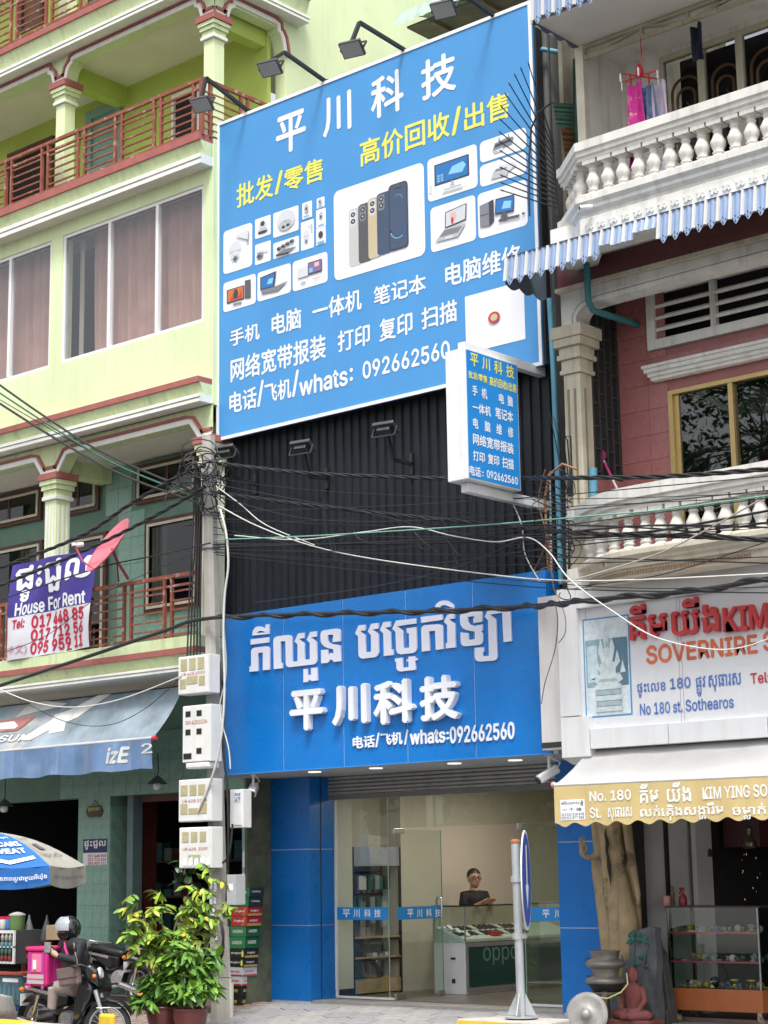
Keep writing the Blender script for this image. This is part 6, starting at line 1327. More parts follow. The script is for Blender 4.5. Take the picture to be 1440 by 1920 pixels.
obj('block', MB().prism([(bp_.x-.62, ypst-.25), (bp_.x+.52, ypst-.25), (bp_.x+.40, ypst+.25), (bp_.x-.40, ypst+.25)], lambda u, v, d: Vector((u, v, gz(ypst)-.06+d)), bp_.z-gz(ypst)+.045), m_kc, tb, .02); boxobj('yellow_edge', (bp_.x-.60, bp_.x+.515, ypst-.262, ypst-.252, gz(ypst)-.06, bp_.z-.03), m_ky, tb)
ts = thing('traffic_sign', 'grey steel post with a round blue and white traffic sign seen nearly edge on', 'traffic sign', bp_); m_galv = M('galvanised_post', (.44, .46, .47), .45, .12, 6, metal=.4, streak=.15)
tp_ = PY(966, 1580, ypst); bx0 = Vector((bp_.x, ypst, bp_.z+.012)); obj('post', MB().tube([bx0, (tp_.x, ypst, tp_.z)], .043, 16), m_galv, ts); obj('post_cap', MB().lathe([(.05, 0), (.052, .02), (.03, .035)], 14, (tp_.x, ypst, tp_.z)), M('rust_cap', (.35, .10, .04), .7), ts)
obj('base_plate', MB().lathe([(.165, 0), (.165, .014)], 24, (bp_.x, ypst, bp_.z-.001)), m_galv, ts)
for a in range(4):
    c_, s_ = math.cos(a*math.pi/2+.3), math.sin(a*math.pi/2+.3); obj('gusset', MB().prism([(.045, .014), (.15, .014), (.045, .22)], lambda u, v, d, c_=c_, s_=s_: bx0+Vector((c_*u-s_*(d-.005), s_*u+c_*(d-.005), v)), .01), m_galv, ts)
vd = Vector((CAM.x-bp_.x, CAM.y-ypst, 0)).normalized(); sa = math.atan2(vd.y, vd.x)+R(84.5); sn = Vector((math.cos(sa), math.sin(sa), 0)); scn = PY(984, 1650, ypst); scn = Vector((tp_.x, ypst, scn.z))+sn*.09
rad = (PY(984, 1556, ypst).z-PY(984, 1744, ypst).z)/2; sm = Matrix(((-sn.y, 0, sn.x), (sn.x, 0, sn.y), (0, 1, 0)))
obj('sign_disc', MB().lathe([(rad, 0), (rad, .012)], 40, scn, sm), m_metalw, ts); obj('sign_face', MB().lathe([(rad*.94, .0125), (rad*.94, .0135)], 40, scn, sm), M('traffic_blue', (.02, .07, .42), .3, 0), ts)
e1 = Vector((-sn.y, sn.x, 0)); obj('sign_arrow', MB().add([scn+sn*.016+e1*u*rad+Vector((0, 0, v*rad)) for u, v in ((-.12, .7), (.12, .7), (.12, -.1), (.35, -.1), (0, -.6), (-.35, -.1), (-.12, -.1))], [(0, 1, 2, 6), (3, 4, 5), (2, 3, 5, 6)]), m_lw, ts)
for z in (1.0, 1.55): obj('clamp', MB().lathe([(.056, 0), (.056, .06)], 14, (tp_.x, ypst, z)).box(tp_.x-.02, tp_.x+.1, ypst-.015, ypst+.015, z+.01, z+.05), m_galv, ts)

# ================================================================== umbrella and drinks stall
B_ = PY(160, 1617, -2.3); A_ = PY(93, 1629, -3.2); zr_ = (A_.z+B_.z)/2; A_.z = B_.z = zr_
sdv = (B_-A_); md = (A_+B_)/2; nn = Vector((sdv.y, -sdv.x, 0)).normalized(); ap = sdv.length/2/math.tan(math.pi/8); uc = md-nn*ap; Ru = (A_-uc).length
um = thing('parasol', 'large blue and grey advertising parasol at the left edge', 'parasol', (uc.x, uc.y, gz(uc.y))); a0_ = math.atan2(A_.y-uc.y, A_.x-uc.x); hU = .46
m_ub = M('parasol_blue', (.015, .13, .42), .7, .06, 2); m_ug = M('parasol_grey', (.34, .33, .29), .8, .12, 3, streak=.2)
dirn = 1 if math.sin(math.atan2(B_.y-uc.y, B_.x-uc.x)-a0_) > 0 else -1
def upt(k, t): # point on panel seam k, t from apex to rim
    a = a0_+dirn*k*math.pi/4; r_ = Ru*t; return Vector((uc.x+math.cos(a)*r_, uc.y+math.sin(a)*r_, zr_+hU*(1-t)+.10*math.sin(math.pi*t)))
for k in range(8):
    mb = MB(); nu, nv = 6, 8
    for j in range(nv+1):
        for i in range(nu+1): p = upt(k, j/nv).lerp(upt(k+1, j/nv), i/nu); p.z -= .03*math.sin(math.pi*i/nu)*j/nv; mb.v.append(tuple(p))
    mb.f = [(j*(nu+1)+i, j*(nu+1)+i+1, (j+1)*(nu+1)+i+1, (j+1)*(nu+1)+i) for j in range(nv) for i in range(nu)]; mb.sm = [True]*len(mb.f)
    pn_ = obj('panel', mb, m_ug if k % 2 == 0 else m_ub, um, fix=False)
    vb = MB()
    for j in range(3):
        for i in range(nu+1): p = upt(k, 1).lerp(upt(k+1, 1), i/nu); o_ = Vector((p.x-uc.x, p.y-uc.y, 0)).normalized(); vb.v.append((p.x+o_.x*.012*math.sin(i*2.1+j), p.y+o_.y*.012*math.sin(i*2.1+j), p.z-.03*math.sin(math.pi*i/nu)-.115*j-(.03*(math.sin(math.pi*min(1, i/nu*1.0))) if j == 2 else 0)))
    vb.f = [(j*(nu+1)+i, j*(nu+1)+i+1, (j+1)*(nu+1)+i+1, (j+1)*(nu+1)+i) for j in range(2) for i in range(nu)]; vb.sm = [True]*len(vb.f); obj('valance', vb, m_ug if k % 2 == 0 else m_ub, um, fix=False)
class UPan(Plane):
    def __init__(s, k): s.k = k
    def at(s, u, v, d=0.):
        p = upt(s.k+1, 1-v).lerp(upt(s.k, 1-v), u); p.z -= .03*math.sin(math.pi*u)*(1-v); return p+Vector((0, 0, .012+d))+Vector((p.x-uc.x, p.y-uc.y, 0)).normalized()*.004
class UVal(Plane):
    def __init__(s, k): s.k = k
    def at(s, u, v, d=0.):
        p = upt(s.k+1, 1).lerp(upt(s.k, 1), u); o_ = Vector((p.x-uc.x, p.y-uc.y, 0)).normalized(); p.z -= .03*math.sin(math.pi*u)+.23*(1-v); return p+o_*(.02+d)
kb_ = -1
def flip(dirn): return dirn
up_ = UPan(-1); uv_ = UVal(-1)
if dirn < 0 or True:
    # reading direction: left to right as seen from outside
    pass
def uflip(cls, k):
    class X(cls):
        def at(s, u, v, d=0.): return cls.at(s, 1-u, v, d)
    return X(k)
tst = up_.at(.2, .2)-CAM; tst2 = up_.at(.8, .2)-CAM
rev = tst.dot(RGT)/tst.dot(FWD) > tst2.dot(RGT)/tst2.dot(FWD)
if rev: up_ = uflip(UPan, -1); uv_ = uflip(UVal, -1)
upg = uflip(UPan, 0) if rev else UPan(0); uvg = uflip(UVal, 0) if rev else UVal(0)
lettering('POCARI', up_, (.14, .35, .88, .44), m_lw, um, .05); lettering('SWEAT', up_, (.18, .215, .86, .30), m_lw, um, .05); lettering('ការី ស្វេត', up_, (.30, .52, .80, .60), m_lw, um, .04); shape('print', up_, [(.10, .17), (.5, .10), (.9, .16), (.9, .11), (.5, .045), (.10, .12)], m_lw, um, .002)
lettering('ផ្តល់នូវសុខភាពល្អជាមួយអ៊ីយ៉ុង', uv_, (.08, .25, .95, .62), m_lw, um, .03); m_inkg = M('faded_ink', (.12, .12, .13), .8, .1)
lettering('ការី ស្វេត', upg, (.25, .50, .75, .62), m_inkg, um, .0); shape('print', upg, rect(.38, .30, .60, .42), m_inkg, um, .002); lettering('ស្វេតការី', upg, (.15, .14, .80, .24), m_inkg, um, .0); lettering('ផ្តល់នូវសុខភាពល្អ', uvg, (.1, .3, .9, .6), m_inkg, um, .0)
obj('pole', MB().tube([(uc.x, uc.y, gz(uc.y)), (uc.x, uc.y, zr_+hU+.1)], .022, 10), m_metalw, um)
for k in range(8): obj('rib', MB().tube([upt(k, .02)+Vector((0, 0, -.02)), upt(k, .5)+Vector((0, 0, -.03)), upt(k, 1)+Vector((0, 0, -.02))], .008, 5), m_metalw, um)
# drinks stall
YSt = -1.7
st = thing('drinks_cabinet', 'glass fronted cabinet full of bottles at the left edge below the parasol', 'cabinet', PY(10, 1840, YSt)); u0, v0, u1, v1 = cbox(Plane((0, YSt, 0), (1, 0, 0)), -70, 26, 1744, 1806)
boxobj('carcass', (u0, u1, YSt+.03, YSt+.5, v0, v1), M('stall_dark', (.05, .055, .06), .6), st)
for b in ((u0, u1, YSt, YSt+.04, v1-.04, v1), (u0, u1, YSt, YSt+.04, v0, v0+.03), (u1-.03, u1, YSt, YSt+.04, v0+.031, v1-.041), (u0, u1, YSt, YSt+.03, (v0+v1)/2-.01, (v0+v1)/2+.01)): boxobj('frame', b, m_metalw, st)
bt = [M('bottle_%d' % i, c, .2, .1) for i, c in enumerate(((.20, .03, .03), (.05, .12, .10), (.10, .22, .26), (.30, .30, .28)))]
for r_ in range(4):
    for k in range(6): p = Vector((u1-.09-.085*k, YSt+.005, v0+.035+(v1-v0-.08)*r_/4)); o = obj('bottle', MB().lathe([(.022, 0), (.026, .02), (.026, .06), (.01, .085), (.01, .10)], 8, p), bt[(r_+(k > 2)) % 4], None); tag(o, 'small drink bottle standing in the glass fronted cabinet at the left edge', 'bottle', 'bottles in the stall cabinet')
cb = thing('ice_box', 'blue ice box with bottle pictures on its side below the drinks cabinet', 'ice box', PG(15, 1885)); u0c, v0c, u1c, v1c = cbox(Plane((0, YSt, 0), (1, 0, 0)), -70, 37, 1828, 1884)
boxobj('chest', (u0c, u1c, YSt+.05, YSt+.55, v0c, v1c), M('icebox_teal', (.06, .12, .15), .4, .3, 9), cb, .02); boxobj('lid', (u0c-.02, u1c+.02, YSt+.02, YSt+.58, v1c+.001, v1c+.05), M('icebox_lid_red', (.30, .07, .05), .5), cb, .01)
pib = Plane((0, YSt+.05, 0), (1, 0, 0))
for k in range(5): shape('print', pib, [(u1c-.1-.1*k+a, v0c+.08+b) for a, b in ((-.03, 0), (.03, 0), (.03, .14), (.012, .19), (-.012, .19), (-.03, .14))], bt[2], cb, .003)
shape('print', pib, rect(u1c-.45, v1c-.09, u1c-.1, v1c-.04), m_lw, cb, .0032); boxobj('base', (u0c, u1c+.1, YSt+.06, YSt+.5, v0c-.14, v0c-.001), M('stall_blue', (.02, .07, .22), .5), cb)
rt_ = thing('red_table', 'red wooden table beside the drinks cabinet, behind the delivery rider', 'table', PG(50, 1880)); pt_ = PY(55, 1775, -1.5); m_rw = M('red_wood', (.32, .06, .03), .5, .15, 6)
boxobj('top', (pt_.x-.22, pt_.x+.6, -1.5, -1.0, pt_.z-.06, pt_.z), m_rw, rt_, .008); boxobj('apron', (pt_.x-.19, pt_.x+.57, -1.48, -1.02, pt_.z-.16, pt_.z-.061), m_rw, rt_)
for a, b in ((-.2, -1.48), (.52, -1.48), (-.2, -1.06), (.52, -1.06)): boxobj('leg', (pt_.x+a, pt_.x+a+.05, b, b+.05, gz(b), pt_.z-.16), m_rw, rt_)
for k, (px_, c, lb) in enumerate(((6, (.5, .5, .48), 'clear jar with a red lid at the left edge on the drinks cabinet'), (17, (.05, .16, .35), 'blue jar with a red lid on the drinks cabinet'))):
    p = PY(px_, 1742, YSt+.15); j = obj('jar', MB().lathe([(.05, 0), (.055, .02), (.055, .12), (.045, .14)], 14, p), M('jar_%d' % k, c, .15, .05), None); tag(j, lb, 'jar'); obj('lid', MB().lathe([(.052, .141), (.052, .175)], 14, p), m_br, j)
p = PY(32, 1745, YSt+.2); j = obj('green_bucket', MB().lathe([(.09, 0), (.105, .05), (.11, .2), (.112, .21), (.1, .2)], 18, p), M('green_plastic', (.14, .24, .08), .4, .1), None); tag(j, 'translucent green bucket covered with a cloth on the drinks stall', 'bucket'); obj('cover', MB().lathe([(.115, .205), (.12, .225), (.06, .25), (.01, .26)], 14, p), M('rag_grey', (.35, .35, .34), .9), j)
for k, (px_, lb, c) in enumerate(((55, 'grey plastic bag hanging under the parasol', (.16, .16, .17)), (88, 'dark plastic bag hanging behind the rider', (.05, .055, .06)))):
    p = PY(px_, 1715, -1.3); o = obj('plastic_bag', MB().lathe([(.01, 0), (.02, -.06), (.06, -.18), (.10, -.32), (.09, -.40), (.03, -.42)], 12, p, sx=.8), M('bag_%d' % k, c, .5, .2, 8), None); tag(o, lb, 'bag')
o = obj('cardboard_box', MB().box(-.12, .12, -.1, .1, 0, .2, Matrix.Translation(PY(107, 1762, -1.3)) @ Matrix.Rotation(R(20), 4, 'Z')), M('cardboard', (.34, .25, .15), .85, .1), None, .004); tag(o, 'open brown cardboard box behind the rider on the red table', 'box')
p = PG(8, 1897); o = obj('stone_block', MB().prism([(-.35, 0), (.16, 0), (.08, .2), (-.3, .24)], lambda u, v, d: Vector((p.x+u, p.y+d, p.z+v)), .25), m_kc, None, .01); tag(o, 'rough grey concrete block on the brick paving at the left edge', 'block')
# shelves with goods deep in the dark shop
for k in range(3):
    s_ = thing('stock_shelf', 'dim shelf of packaged goods deep inside the left shop, %s tier' % ('lowest', 'middle', 'top')[k], 'shelf', (-3.5, 4.2, .7+.6*k)); boxobj('board', (-6, .5, 4.0, 4.4, .7+.6*k, .73+.6*k), M('stall_wood', (.15, .10, .07), .7), s_)
    for i in range(24): boxobj('package', (-5.8+.25*i, -5.62+.25*i, 4.05, 4.25, .731+.6*k, .85+.6*k+.1*((i*7+k) % 4)), bt[(i*5+k) % 4], s_)
# ================================================================== carvings and goods in front of the souvenir shop
YCV = -.45
def VP_(px, py, Y): return PY(px, py, Y)
def loft(mb, secs, Y, flat=.75, n=18):
    """secs: (py, px left, px right) -> stacked ellipses"""
    vs = []
    for py, xl, xr in secs:
        a = PY(xl, py, Y); b = PY(xr, py, Y); c = (a+b)/2; rx = (b.x-a.x)/2*.93
        for j in range(n): t = 2*math.pi*j/n; vs.append((c.x+rx*math.cos(t), Y+rx*flat*math.sin(t), c.z))
    fs = [(i*n+j, i*n+(j+1) % n, (i+1)*n+(j+1) % n, (i+1)*n+j) for i in range(len(secs)-1) for j in range(n)]
    mb.add(vs, fs, True); mb.add(vs[:n], [tuple(range(n))[::-1]]); mb.add(vs[-n:], [tuple(range(n))])
def remesh(o, vox, sm=4):
    m_ = o.modifiers.new('remesh', 'REMESH'); m_.mode = 'VOXEL'; m_.voxel_size = vox; m_.use_smooth_shade = True
    s_ = o.modifiers.new('smooth', 'SMOOTH'); s_.iterations = sm; s_.factor = .5
S6 = lambda x, y: (1040+x/5.055, 1540+y/5.055)
def z6(secs): return [(S6(0, y)[1], S6(a, 0)[0], S6(b, 0)[0]) for y, a, b in secs]
m_wood = M('carved_wood', (.31, .23, .125), .7, .25, 5, bump=.5, streak=.75, streakcol=(.09, .06, .035), spots=.9, spotcol=(.07, .05, .03), spotscale=3.4, bscale=25)
wc = thing('wood_carving', 'tall pale wooden standing figure carved from a trunk, with one hand raised', 'carving', (PY(1150, 1780, YCV).x, YCV, 0))
mb = MB(); loft(mb, z6([(-330, 470, 590), (-250, 475, 580), (-180, 430, 620), (-90, 380, 690), (30, 405, 650), (150, 420, 650), (300, 440, 685), (430, 448, 672), (500, 448, 700), (700, 470, 745), (900, 495, 780), (1010, 510, 795), (1250, 515, 800), (1700, 515, 800)]), YCV)
loft(mb, z6([(360, 345, 560), (500, 352, 580), (650, 375, 600), (900, 405, 640), (1200, 435, 660), (1700, 445, 680)]), YCV+.10, .6)
loft(mb, z6([(300, 560, 720), (500, 600, 790), (700, 640, 815), (1010, 660, 830), (1700, 660, 830)]), YCV+.10, .6)
def at6(x, y, dy=0.): p = S6(x, y); return PY(p[0], p[1], YCV+dy)
mb.tube([at6(395, -60), at6(390, 40, -.02), at6(400, 180, -.04), at6(405, 300, -.05)], [.05, .055, .05, .045], 12)
mb.tube([at6(408, 320, -.05), at6(360, 335, -.10), at6(320, 345, -.14), at6(280, 330, -.17)], [.046, .04, .034, .028], 12)
mb.tube([at6(670, -60), at6(690, 60, -.02), at6(715, 280, -.03), at6(755, 500, -.03), at6(775, 600, -.03)], [.05, .055, .05, .042, .034], 12); mb.tube([at6(775, 600, -.03), at6(790, 700, -.03), at6(795, 800, -.02)], [.034, .032, .012], 10)
o = obj('figure', mb, m_wood, wc); remesh(o, .012, 3)
mb = MB()
mb.tube([at6(285, 335, -.17), at6(262, 300, -.18), at6(258, 230, -.18)], [.026, .034, .032], 12)
for k in range(4): mb.tube([at6(238+15*k, 245, -.18), at6(236+15.5*k, 190, -.185), at6(236+16*k, 138+6*abs(k-1.5), -.18)], [.0095, .0085, .006], 8)
mb.tube([at6(285, 300, -.17), at6(300, 270, -.19), at6(302, 225, -.19)], [.014, .012, .009], 8)
o = obj('raised_hand', mb, m_wood, wc); remesh(o, .004, 1)
ck_ = MB()
ck_.tube([PY(*S6(x, y), YCV-.155) for x, y in ((488, 60), (480, 120), (498, 200), (492, 280), (506, 340), (514, 430), (524, 520), (532, 600))], [.004, .014, .022, .014, .016, .024, .014, .003], 8)
obj('crack', ck_, M('charred_crack', (.025, .02, .015), .9), wc)
# stone relief with seated figure
m_rel = M('grey_stone', (.10, .105, .115), .8, .25, 6, bump=.5, spots=.3, spotcol=(.17, .17, .18), spotscale=7); m_grn = M('green_patina', (.025, .115, .085), .7, .3, 8, bump=.3)
YRL = -.62; rl = thing('stone_relief', 'dark grey stone slab carved with trees and touched with green paint', 'carving', (PY(1185, 1900, YRL).x, YRL, gz(YRL)))
xl0 = PY(1142, 1850, YRL).x; xr0_ = PY(1232, 1850, YRL).x; zt0 = PY(1180, 1742, YRL).z; zb0_ = gz(YRL)-.02
mb = MB(); nx, nz = 16, 20; rr = random.Random(2)
for j in range(nz+1):
    t = j/nz
    for i in range(nx+1):
        s = i/nx; z = zb0_+(zt0-zb0_)*t+(.02*math.sin(s*9) if j == nz else 0); wd = 1-.10*t; x = (xl0+xr0_)/2+(xr0_-xl0)*(s-.5)*wd-.02*t
        y = YRL+.10*t-.02*abs(math.sin(s*9+t*2))*(1-abs(2*t-1))-.012*math.sin(s*21+t*13); mb.v.append((x, y, z))
mb.f = [(j*(nx+1)+i, j*(nx+1)+i+1, (j+1)*(nx+1)+i+1, (j+1)*(nx+1)+i) for j in range(nz) for i in range(nx)]; mb.sm = [True]*len(mb.f)
n0 = len(mb.v); mb.v += [(x, y+.12+(YRL+.1-y)*0, z) for x, y, z in mb.v[:n0]]; mb.f += [tuple(q+n0 for q in f[::-1]) for f in mb.f[:]]
for j in range(nz):
    for i in (0, nx): a = j*(nx+1)+i; b = (j+1)*(nx+1)+i; mb.f.append((a, b, b+n0, a+n0))
for i in range(nx): a = nz*(nx+1)+i; mb.f.append((a, a+1, a+1+n0, a+n0))
mb.sm = [False]*len(mb.f); obj('slab', mb, m_rel, rl)
rr = random.Random(8)
for (cx_, cy_, n_) in ((.28, .90, 8), (.48, .91, 8), (.70, .90, 8), (.32, .70, 4), (.55, .66, 4), (.70, .68, 5)):
    for k in range(n_):
        a = rr.uniform(0, 6.28); x = xl0+(xr0_-xl0)*(cx_+rr.uniform(-.08, .08))-.02; z = zb0_+(zt0-zb0_)*(cy_+rr.uniform(-.055, .055)); t = (z-zb0_)/(zt0-zb0_); obj('leaf_relief', MB().lathe([(.035, -.008), (.03, .006), (.01, .014)], 8, (x, YRL+.10*t-.016, z), Matrix.Rotation(R(90), 3, 'X') @ Matrix.Rotation(a, 3, 'Z'), sx=.6), m_grn, rl)
for s0_, s1_ in ((.35, .2), (.45, .5), (.62, .8)): obj('branch_relief', MB().tube([(xl0+(xr0_-xl0)*(s0_+(s1_-s0_)*t), YRL+.085*(.45+.4*t)-.012, zb0_+(zt0-zb0_)*(.45+.42*t)) for t in (0, .33, .66, 1)], [.02, .016, .012, .008], 6), m_rel, rl)
m_rst = M('red_stone', (.19, .055, .05), .75, .15, 6, bump=.3, fine=.2)
YBD = -.82; bdp = PY(1190, 1890, YBD); bu = thing('seated_statue', 'small red stone seated figure in front of the grey relief slab', 'statue', (bdp.x, YBD, gz(YBD)))
def bp(px, py, dy=0.): return PY(px, py, YBD+dy)
hd = bp(1186, 1828, -.05); mb = MB()
mb.lathe([(.012, -.085), (.042, -.068), (.055, -.03), (.058, .01), (.052, .045), (.035, .07), (.012, .08)], 14, hd, sx=1.0, sy=1.0); mb.lathe([(.036, -.02), (.034, .0), (.022, .02), (.006, .03)], 10, hd+Vector((0, 0, .065)))
mb.box(hd.x-.008, hd.x+.008, hd.y-.072, hd.y-.05, hd.z-.025, hd.z+.02)
for s in (-1, 1): mb.lathe([(.012, -.05), (.016, 0), (.01, .04)], 8, hd+Vector((.058*s, 0, 0)), sx=.5)
mb.tube([hd-Vector((0, 0, .07)), hd-Vector((0, 0, .13))], [.032, .04], 10)
ch = hd-Vector((0, 0, .215)); mb.lathe([(.085, -.16), (.10, -.05), (.125, .05), (.12, .09), (.05, .13)], 16, ch, sy=.62)
for s in (-1, 1): mb.tube([ch+Vector((.115*s, 0, .09)), ch+Vector((.15*s, -.01, -.05)), ch+Vector((.11*s, -.08, -.15)), ch+Vector((.02*s, -.12, -.16))], [.04, .038, .032, .025], 10)
lap = ch-Vector((0, 0, .20)); mb.lathe([(.20, -.05), (.235, -.01), (.21, .03), (.1, .06)], 20, lap, sy=.62)
for s in (-1, 1): mb.tube([lap+Vector((.05*s, .02, .01)), lap+Vector((.21*s, -.06, 0)), lap+Vector((.05*s, -.14, -.01)), lap+Vector((-.08*s, -.13, 0))], [.06, .055, .045, .03], 10)
o = obj('figure', mb, m_rst, bu); remesh(o, .008, 2)
zz = lap.z-.05
for z0_, z1_, w0 in ((zz-.10, zz, .27), (zz-.17, zz-.101, .31), (zz-.25, zz-.171, .28), (gz(YBD)-.02, zz-.251, .32)): obj('pedestal_tier', MB().box(lap.x-w0, lap.x+w0, YBD-.02-w0*.62, YBD+.14, z0_, z1_), m_rst, bu, .012)
for k in range(9): obj('petal', MB().lathe([(.03, -.03), (.032, 0), (.015, .035)], 8, (lap.x-.27+.067*k, YBD-.03-.31*.62, zz-.135), sy=.4), m_rst, bu)
# second, darker slab leaning behind
YS2 = -.40; s2 = thing('stone_stele', 'dark narrow stone stele leaning beside the display case', 'carving', (PY(1240, 1910, YS2).x, YS2, gz(YS2))); pts = [PY(*p, YS2) for p in ((1222, 1912), (1256, 1912), (1254, 1880), (1240, 1790), (1232, 1778), (1226, 1756), (1215, 1756), (1212, 1800))]
obj('slab', MB().prism([(p.x, p.z) for p in pts], lambda u, v, d: Vector((u, YS2+d, v)), .14), M('dark_stone', (.06, .062, .06), .75, .3, 6, bump=.6), s2, .012)
obj('carved_figure', MB().tube([PY(1232, 1800, YS2-.01), PY(1236, 1840, YS2-.015), PY(1240, 1885, YS2-.01)], [.018, .035, .022], 8), M('brown_patina', (.16, .10, .05), .7, .3, 8), s2); obj('foot', MB().box(PY(1224, 1910, YS2).x, PY(1256, 1910, YS2).x, YS2-.05, YS2+.16, gz(YS2)-.02, PY(1240, 1893, YS2).z), MATS['dark_stone'], s2, .01)
# cauldrons on a stand
YPT = -1.0; pc_ = PY(1136, 1840, YPT); m_cau = M('cast_metal', (.20, .185, .165), .5, .2, 6, metal=.5, bump=.1, streak=.2); m_soot = M('soot_black', (.02, .02, .02), .7, .2, 6)
def zc(y): return PY(1136, y, YPT).z
def rw_(w_): return PY(1136+w_/2, 1830, YPT).x-pc_.x
for i, (yt_, yr, yb_, rtop, rmid, lb) in enumerate(((1782, 1806, 1822, 62, 83, 'upper bronze cauldron stacked on another one beside the blue pillar'), (1815, 1838, 1862, 58, 84, 'lower soot-bottomed bronze cauldron under another one beside the blue pillar'))):
    t = thing('cauldron', lb, 'cauldron', (pc_.x, YPT, zc(yb_)), 'stacked cauldrons'); k = .75
    obj('bowl', MB().lathe([(.02, zc(yb_)), (rw_(rmid)*k*.6, zc(yb_-3)), (rw_(rmid)*k*.94, zc(yr+5)), (rw_(rmid)*k, zc(yr+2)), (rw_(rmid)*k, zc(yr)), (rw_(rmid)*k*.93, zc(yr-4)), (rw_(rtop)*k*.92, zc(yr-8)), (rw_(rtop)*k*.90, zc(yr-9)), (rw_(rtop)*k*1.0, zc(yt_+2)), (rw_(rtop)*k*1.06, zc(yt_)), (rw_(rtop)*k*1.0, zc(yt_)), (rw_(rtop)*k*.9, zc(yt_+8))], 28, (pc_.x, YPT, 0)), m_cau, t)
    obj('handle', MB().tube([(pc_.x-rw_(rtop)*k, YPT-.06, zc(yt_+16)), (pc_.x-rw_(rtop)*k-.03, YPT-.09, zc(yt_+14)), (pc_.x-rw_(rtop)*k-.02, YPT-.09, zc(yt_+20)), (pc_.x-rw_(rtop)*k-.005, YPT-.08, zc(yt_+22))], .008, 6), m_black, t)
    if i: obj('sooty_base', MB().lathe([(.02, zc(yb_)-.004), (rw_(rmid)*k*.61, zc(yb_-3)-.003), (rw_(rmid)*k*.94, zc(yr+5)-.002)], 24, (pc_.x, YPT, 0)), m_soot, t)
sd_ = thing('wooden_stand', 'dark wooden tripod stand under the stacked cauldrons', 'stand', (pc_.x, YPT, gz(YPT))); m_old = M('old_wood', (.12, .09, .065), .8, .25, 8)
for a in range(4): c_, s_ = math.cos(a*1.57+.5), math.sin(a*1.57+.5); obj('leg', MB().bar((pc_.x+.13*c_, YPT+.13*s_, zc(1858)), (pc_.x+.17*c_, YPT+.17*s_, gz(YPT)), .045, .045), m_old, sd_)
obj('ring', MB().tube([(pc_.x+.14*math.cos(t*.5), YPT+.14*math.sin(t*.5), zc(1862)) for t in range(14)], .018, 6), m_old, sd_)
# gong
YGO = -1.35; gc = PY(1100, 1902, YGO); gd = (CAM-gc); gd.z = 0; gd.normalize(); gn = (gd+RGT*-.35+Vector((0, 0, .18))).normalized(); g1 = gn.cross(Vector((0, 0, 1))).normalized(); g2 = g1.cross(gn); gm = Matrix(((g1.x, g2.x, gn.x), (g1.y, g2.y, gn.y), (g1.z, g2.z, gn.z)))
gg = thing('gong', 'round grey bronze gong with a centre boss leaning before the blue pillar', 'gong', (gc.x, gc.y, gz(YGO))); rg = .225
obj('disc', MB().lathe([(rg*.92, -.10), (rg, -.02), (rg*1.0, 0), (rg*.94, .012), (rg*.80, .004), (rg*.6, .006), (rg*.32, .008), (rg*.25, .03), (rg*.2, .05), (rg*.1, .062), (.004, .065)], 40, gc, gm), M('gong_bronze', (.34, .33, .31), .55, .15, 9, metal=.5, bump=.15, spots=.3, spotcol=(.2, .19, .17), spotscale=8), gg)
obj('rim', MB().tube([gc+gm @ Vector((rg*math.cos(t*.2), rg*math.sin(t*.2), -.01)) for t in range(33)], .012, 6), MATS['gong_bronze'], gg)
obj('rope', MB().tube([gc+gm @ Vector((.12, rg*.85, 0)), PY(1140, 1872, YGO+.1), PY(1165, 1860, YPT-.2), PY(1177, 1845, YPT-.15), PY(1175, 1825, YPT-.1)], .008, 6), M('yellow_rope', (.50, .48, .22), .8), gg)
# glass display case on castors
cs0 = PG(1262, 1905, .08); YD = -.12; m_lam = M('orange_laminate', (.42, .13, .045), .4, .08, 6, streak=.1)
xd0_ = PY(1258, 1870, YD).x; xd1_ = PY(1430, 1880, YD).x; zD0 = PY(1262, 1893, YD).z; zD1 = PY(1262, 1852, YD).z; zD2 = PY(1250, 1702, YD).z
dcse = thing('display_case', 'glass display case on castors with an orange laminate base full of trinkets', 'display case', ((xd0_+xd1_)/2, YD, gz(YD)))
boxobj('base', (xd0_, xd1_, YD, YD+.5, zD0, zD1), m_lam, dcse, .005)
for z in (zD1, PY(1262, 1815-12, YD).z, PY(1255, 1749, YD).z): boxobj('glass_shelf', (xd0_+.01, xd1_-.01, YD+.02, YD+.48, z, z+.008), g_shop, dcse)
for z in (PY(1262, 1803, YD).z, PY(1255, 1749, YD).z): boxobj('shelf_edge', (xd0_+.005, xd1_-.005, YD+.008, YD+.019, z-.004, z+.014), M('pink_strip', (.45, .05, .09), .4), dcse)
for b in ((xd0_, xd1_, YD, YD+.006, zD1+.001, zD2), (xd1_-.006, xd1_, YD+.007, YD+.5, zD1+.001, zD2), (xd0_, xd0_+.006, YD+.007, YD+.5, zD1+.001, zD2)): boxobj('pane', b, g_shop, dcse)
boxobj('top', (xd0_-.02, xd1_+.04, YD-.02, YD+.52, zD2+.001, zD2+.018), M('case_top_dark', (.05, .03, .03), .4), dcse)
for x in (xd0_, xd1_-.02): 
    for y in (YD, YD+.48): boxobj('corner_post', (x, x+.02, y, y+.02, zD1+.001, zD2), m_steel if y == YD else m_brown, dcse)
for x in (xd0_+.06, xd1_-.06): 
    for y in (YD+.05, YD+.45): cst = obj('castor', MB().lathe([(.045, -.014), (.052, -.008), (.052, .008), (.045, .014)], 16, (x, y, zD0-.075), Matrix.Rotation(R(70), 3, 'Y')), M('castor_rubber', (.32, .26, .15), .6), dcse); obj('fork', MB().box(x-.025, x+.025, y-.02, y+.02, zD0-.05, zD0-.001), m_steel, cst)
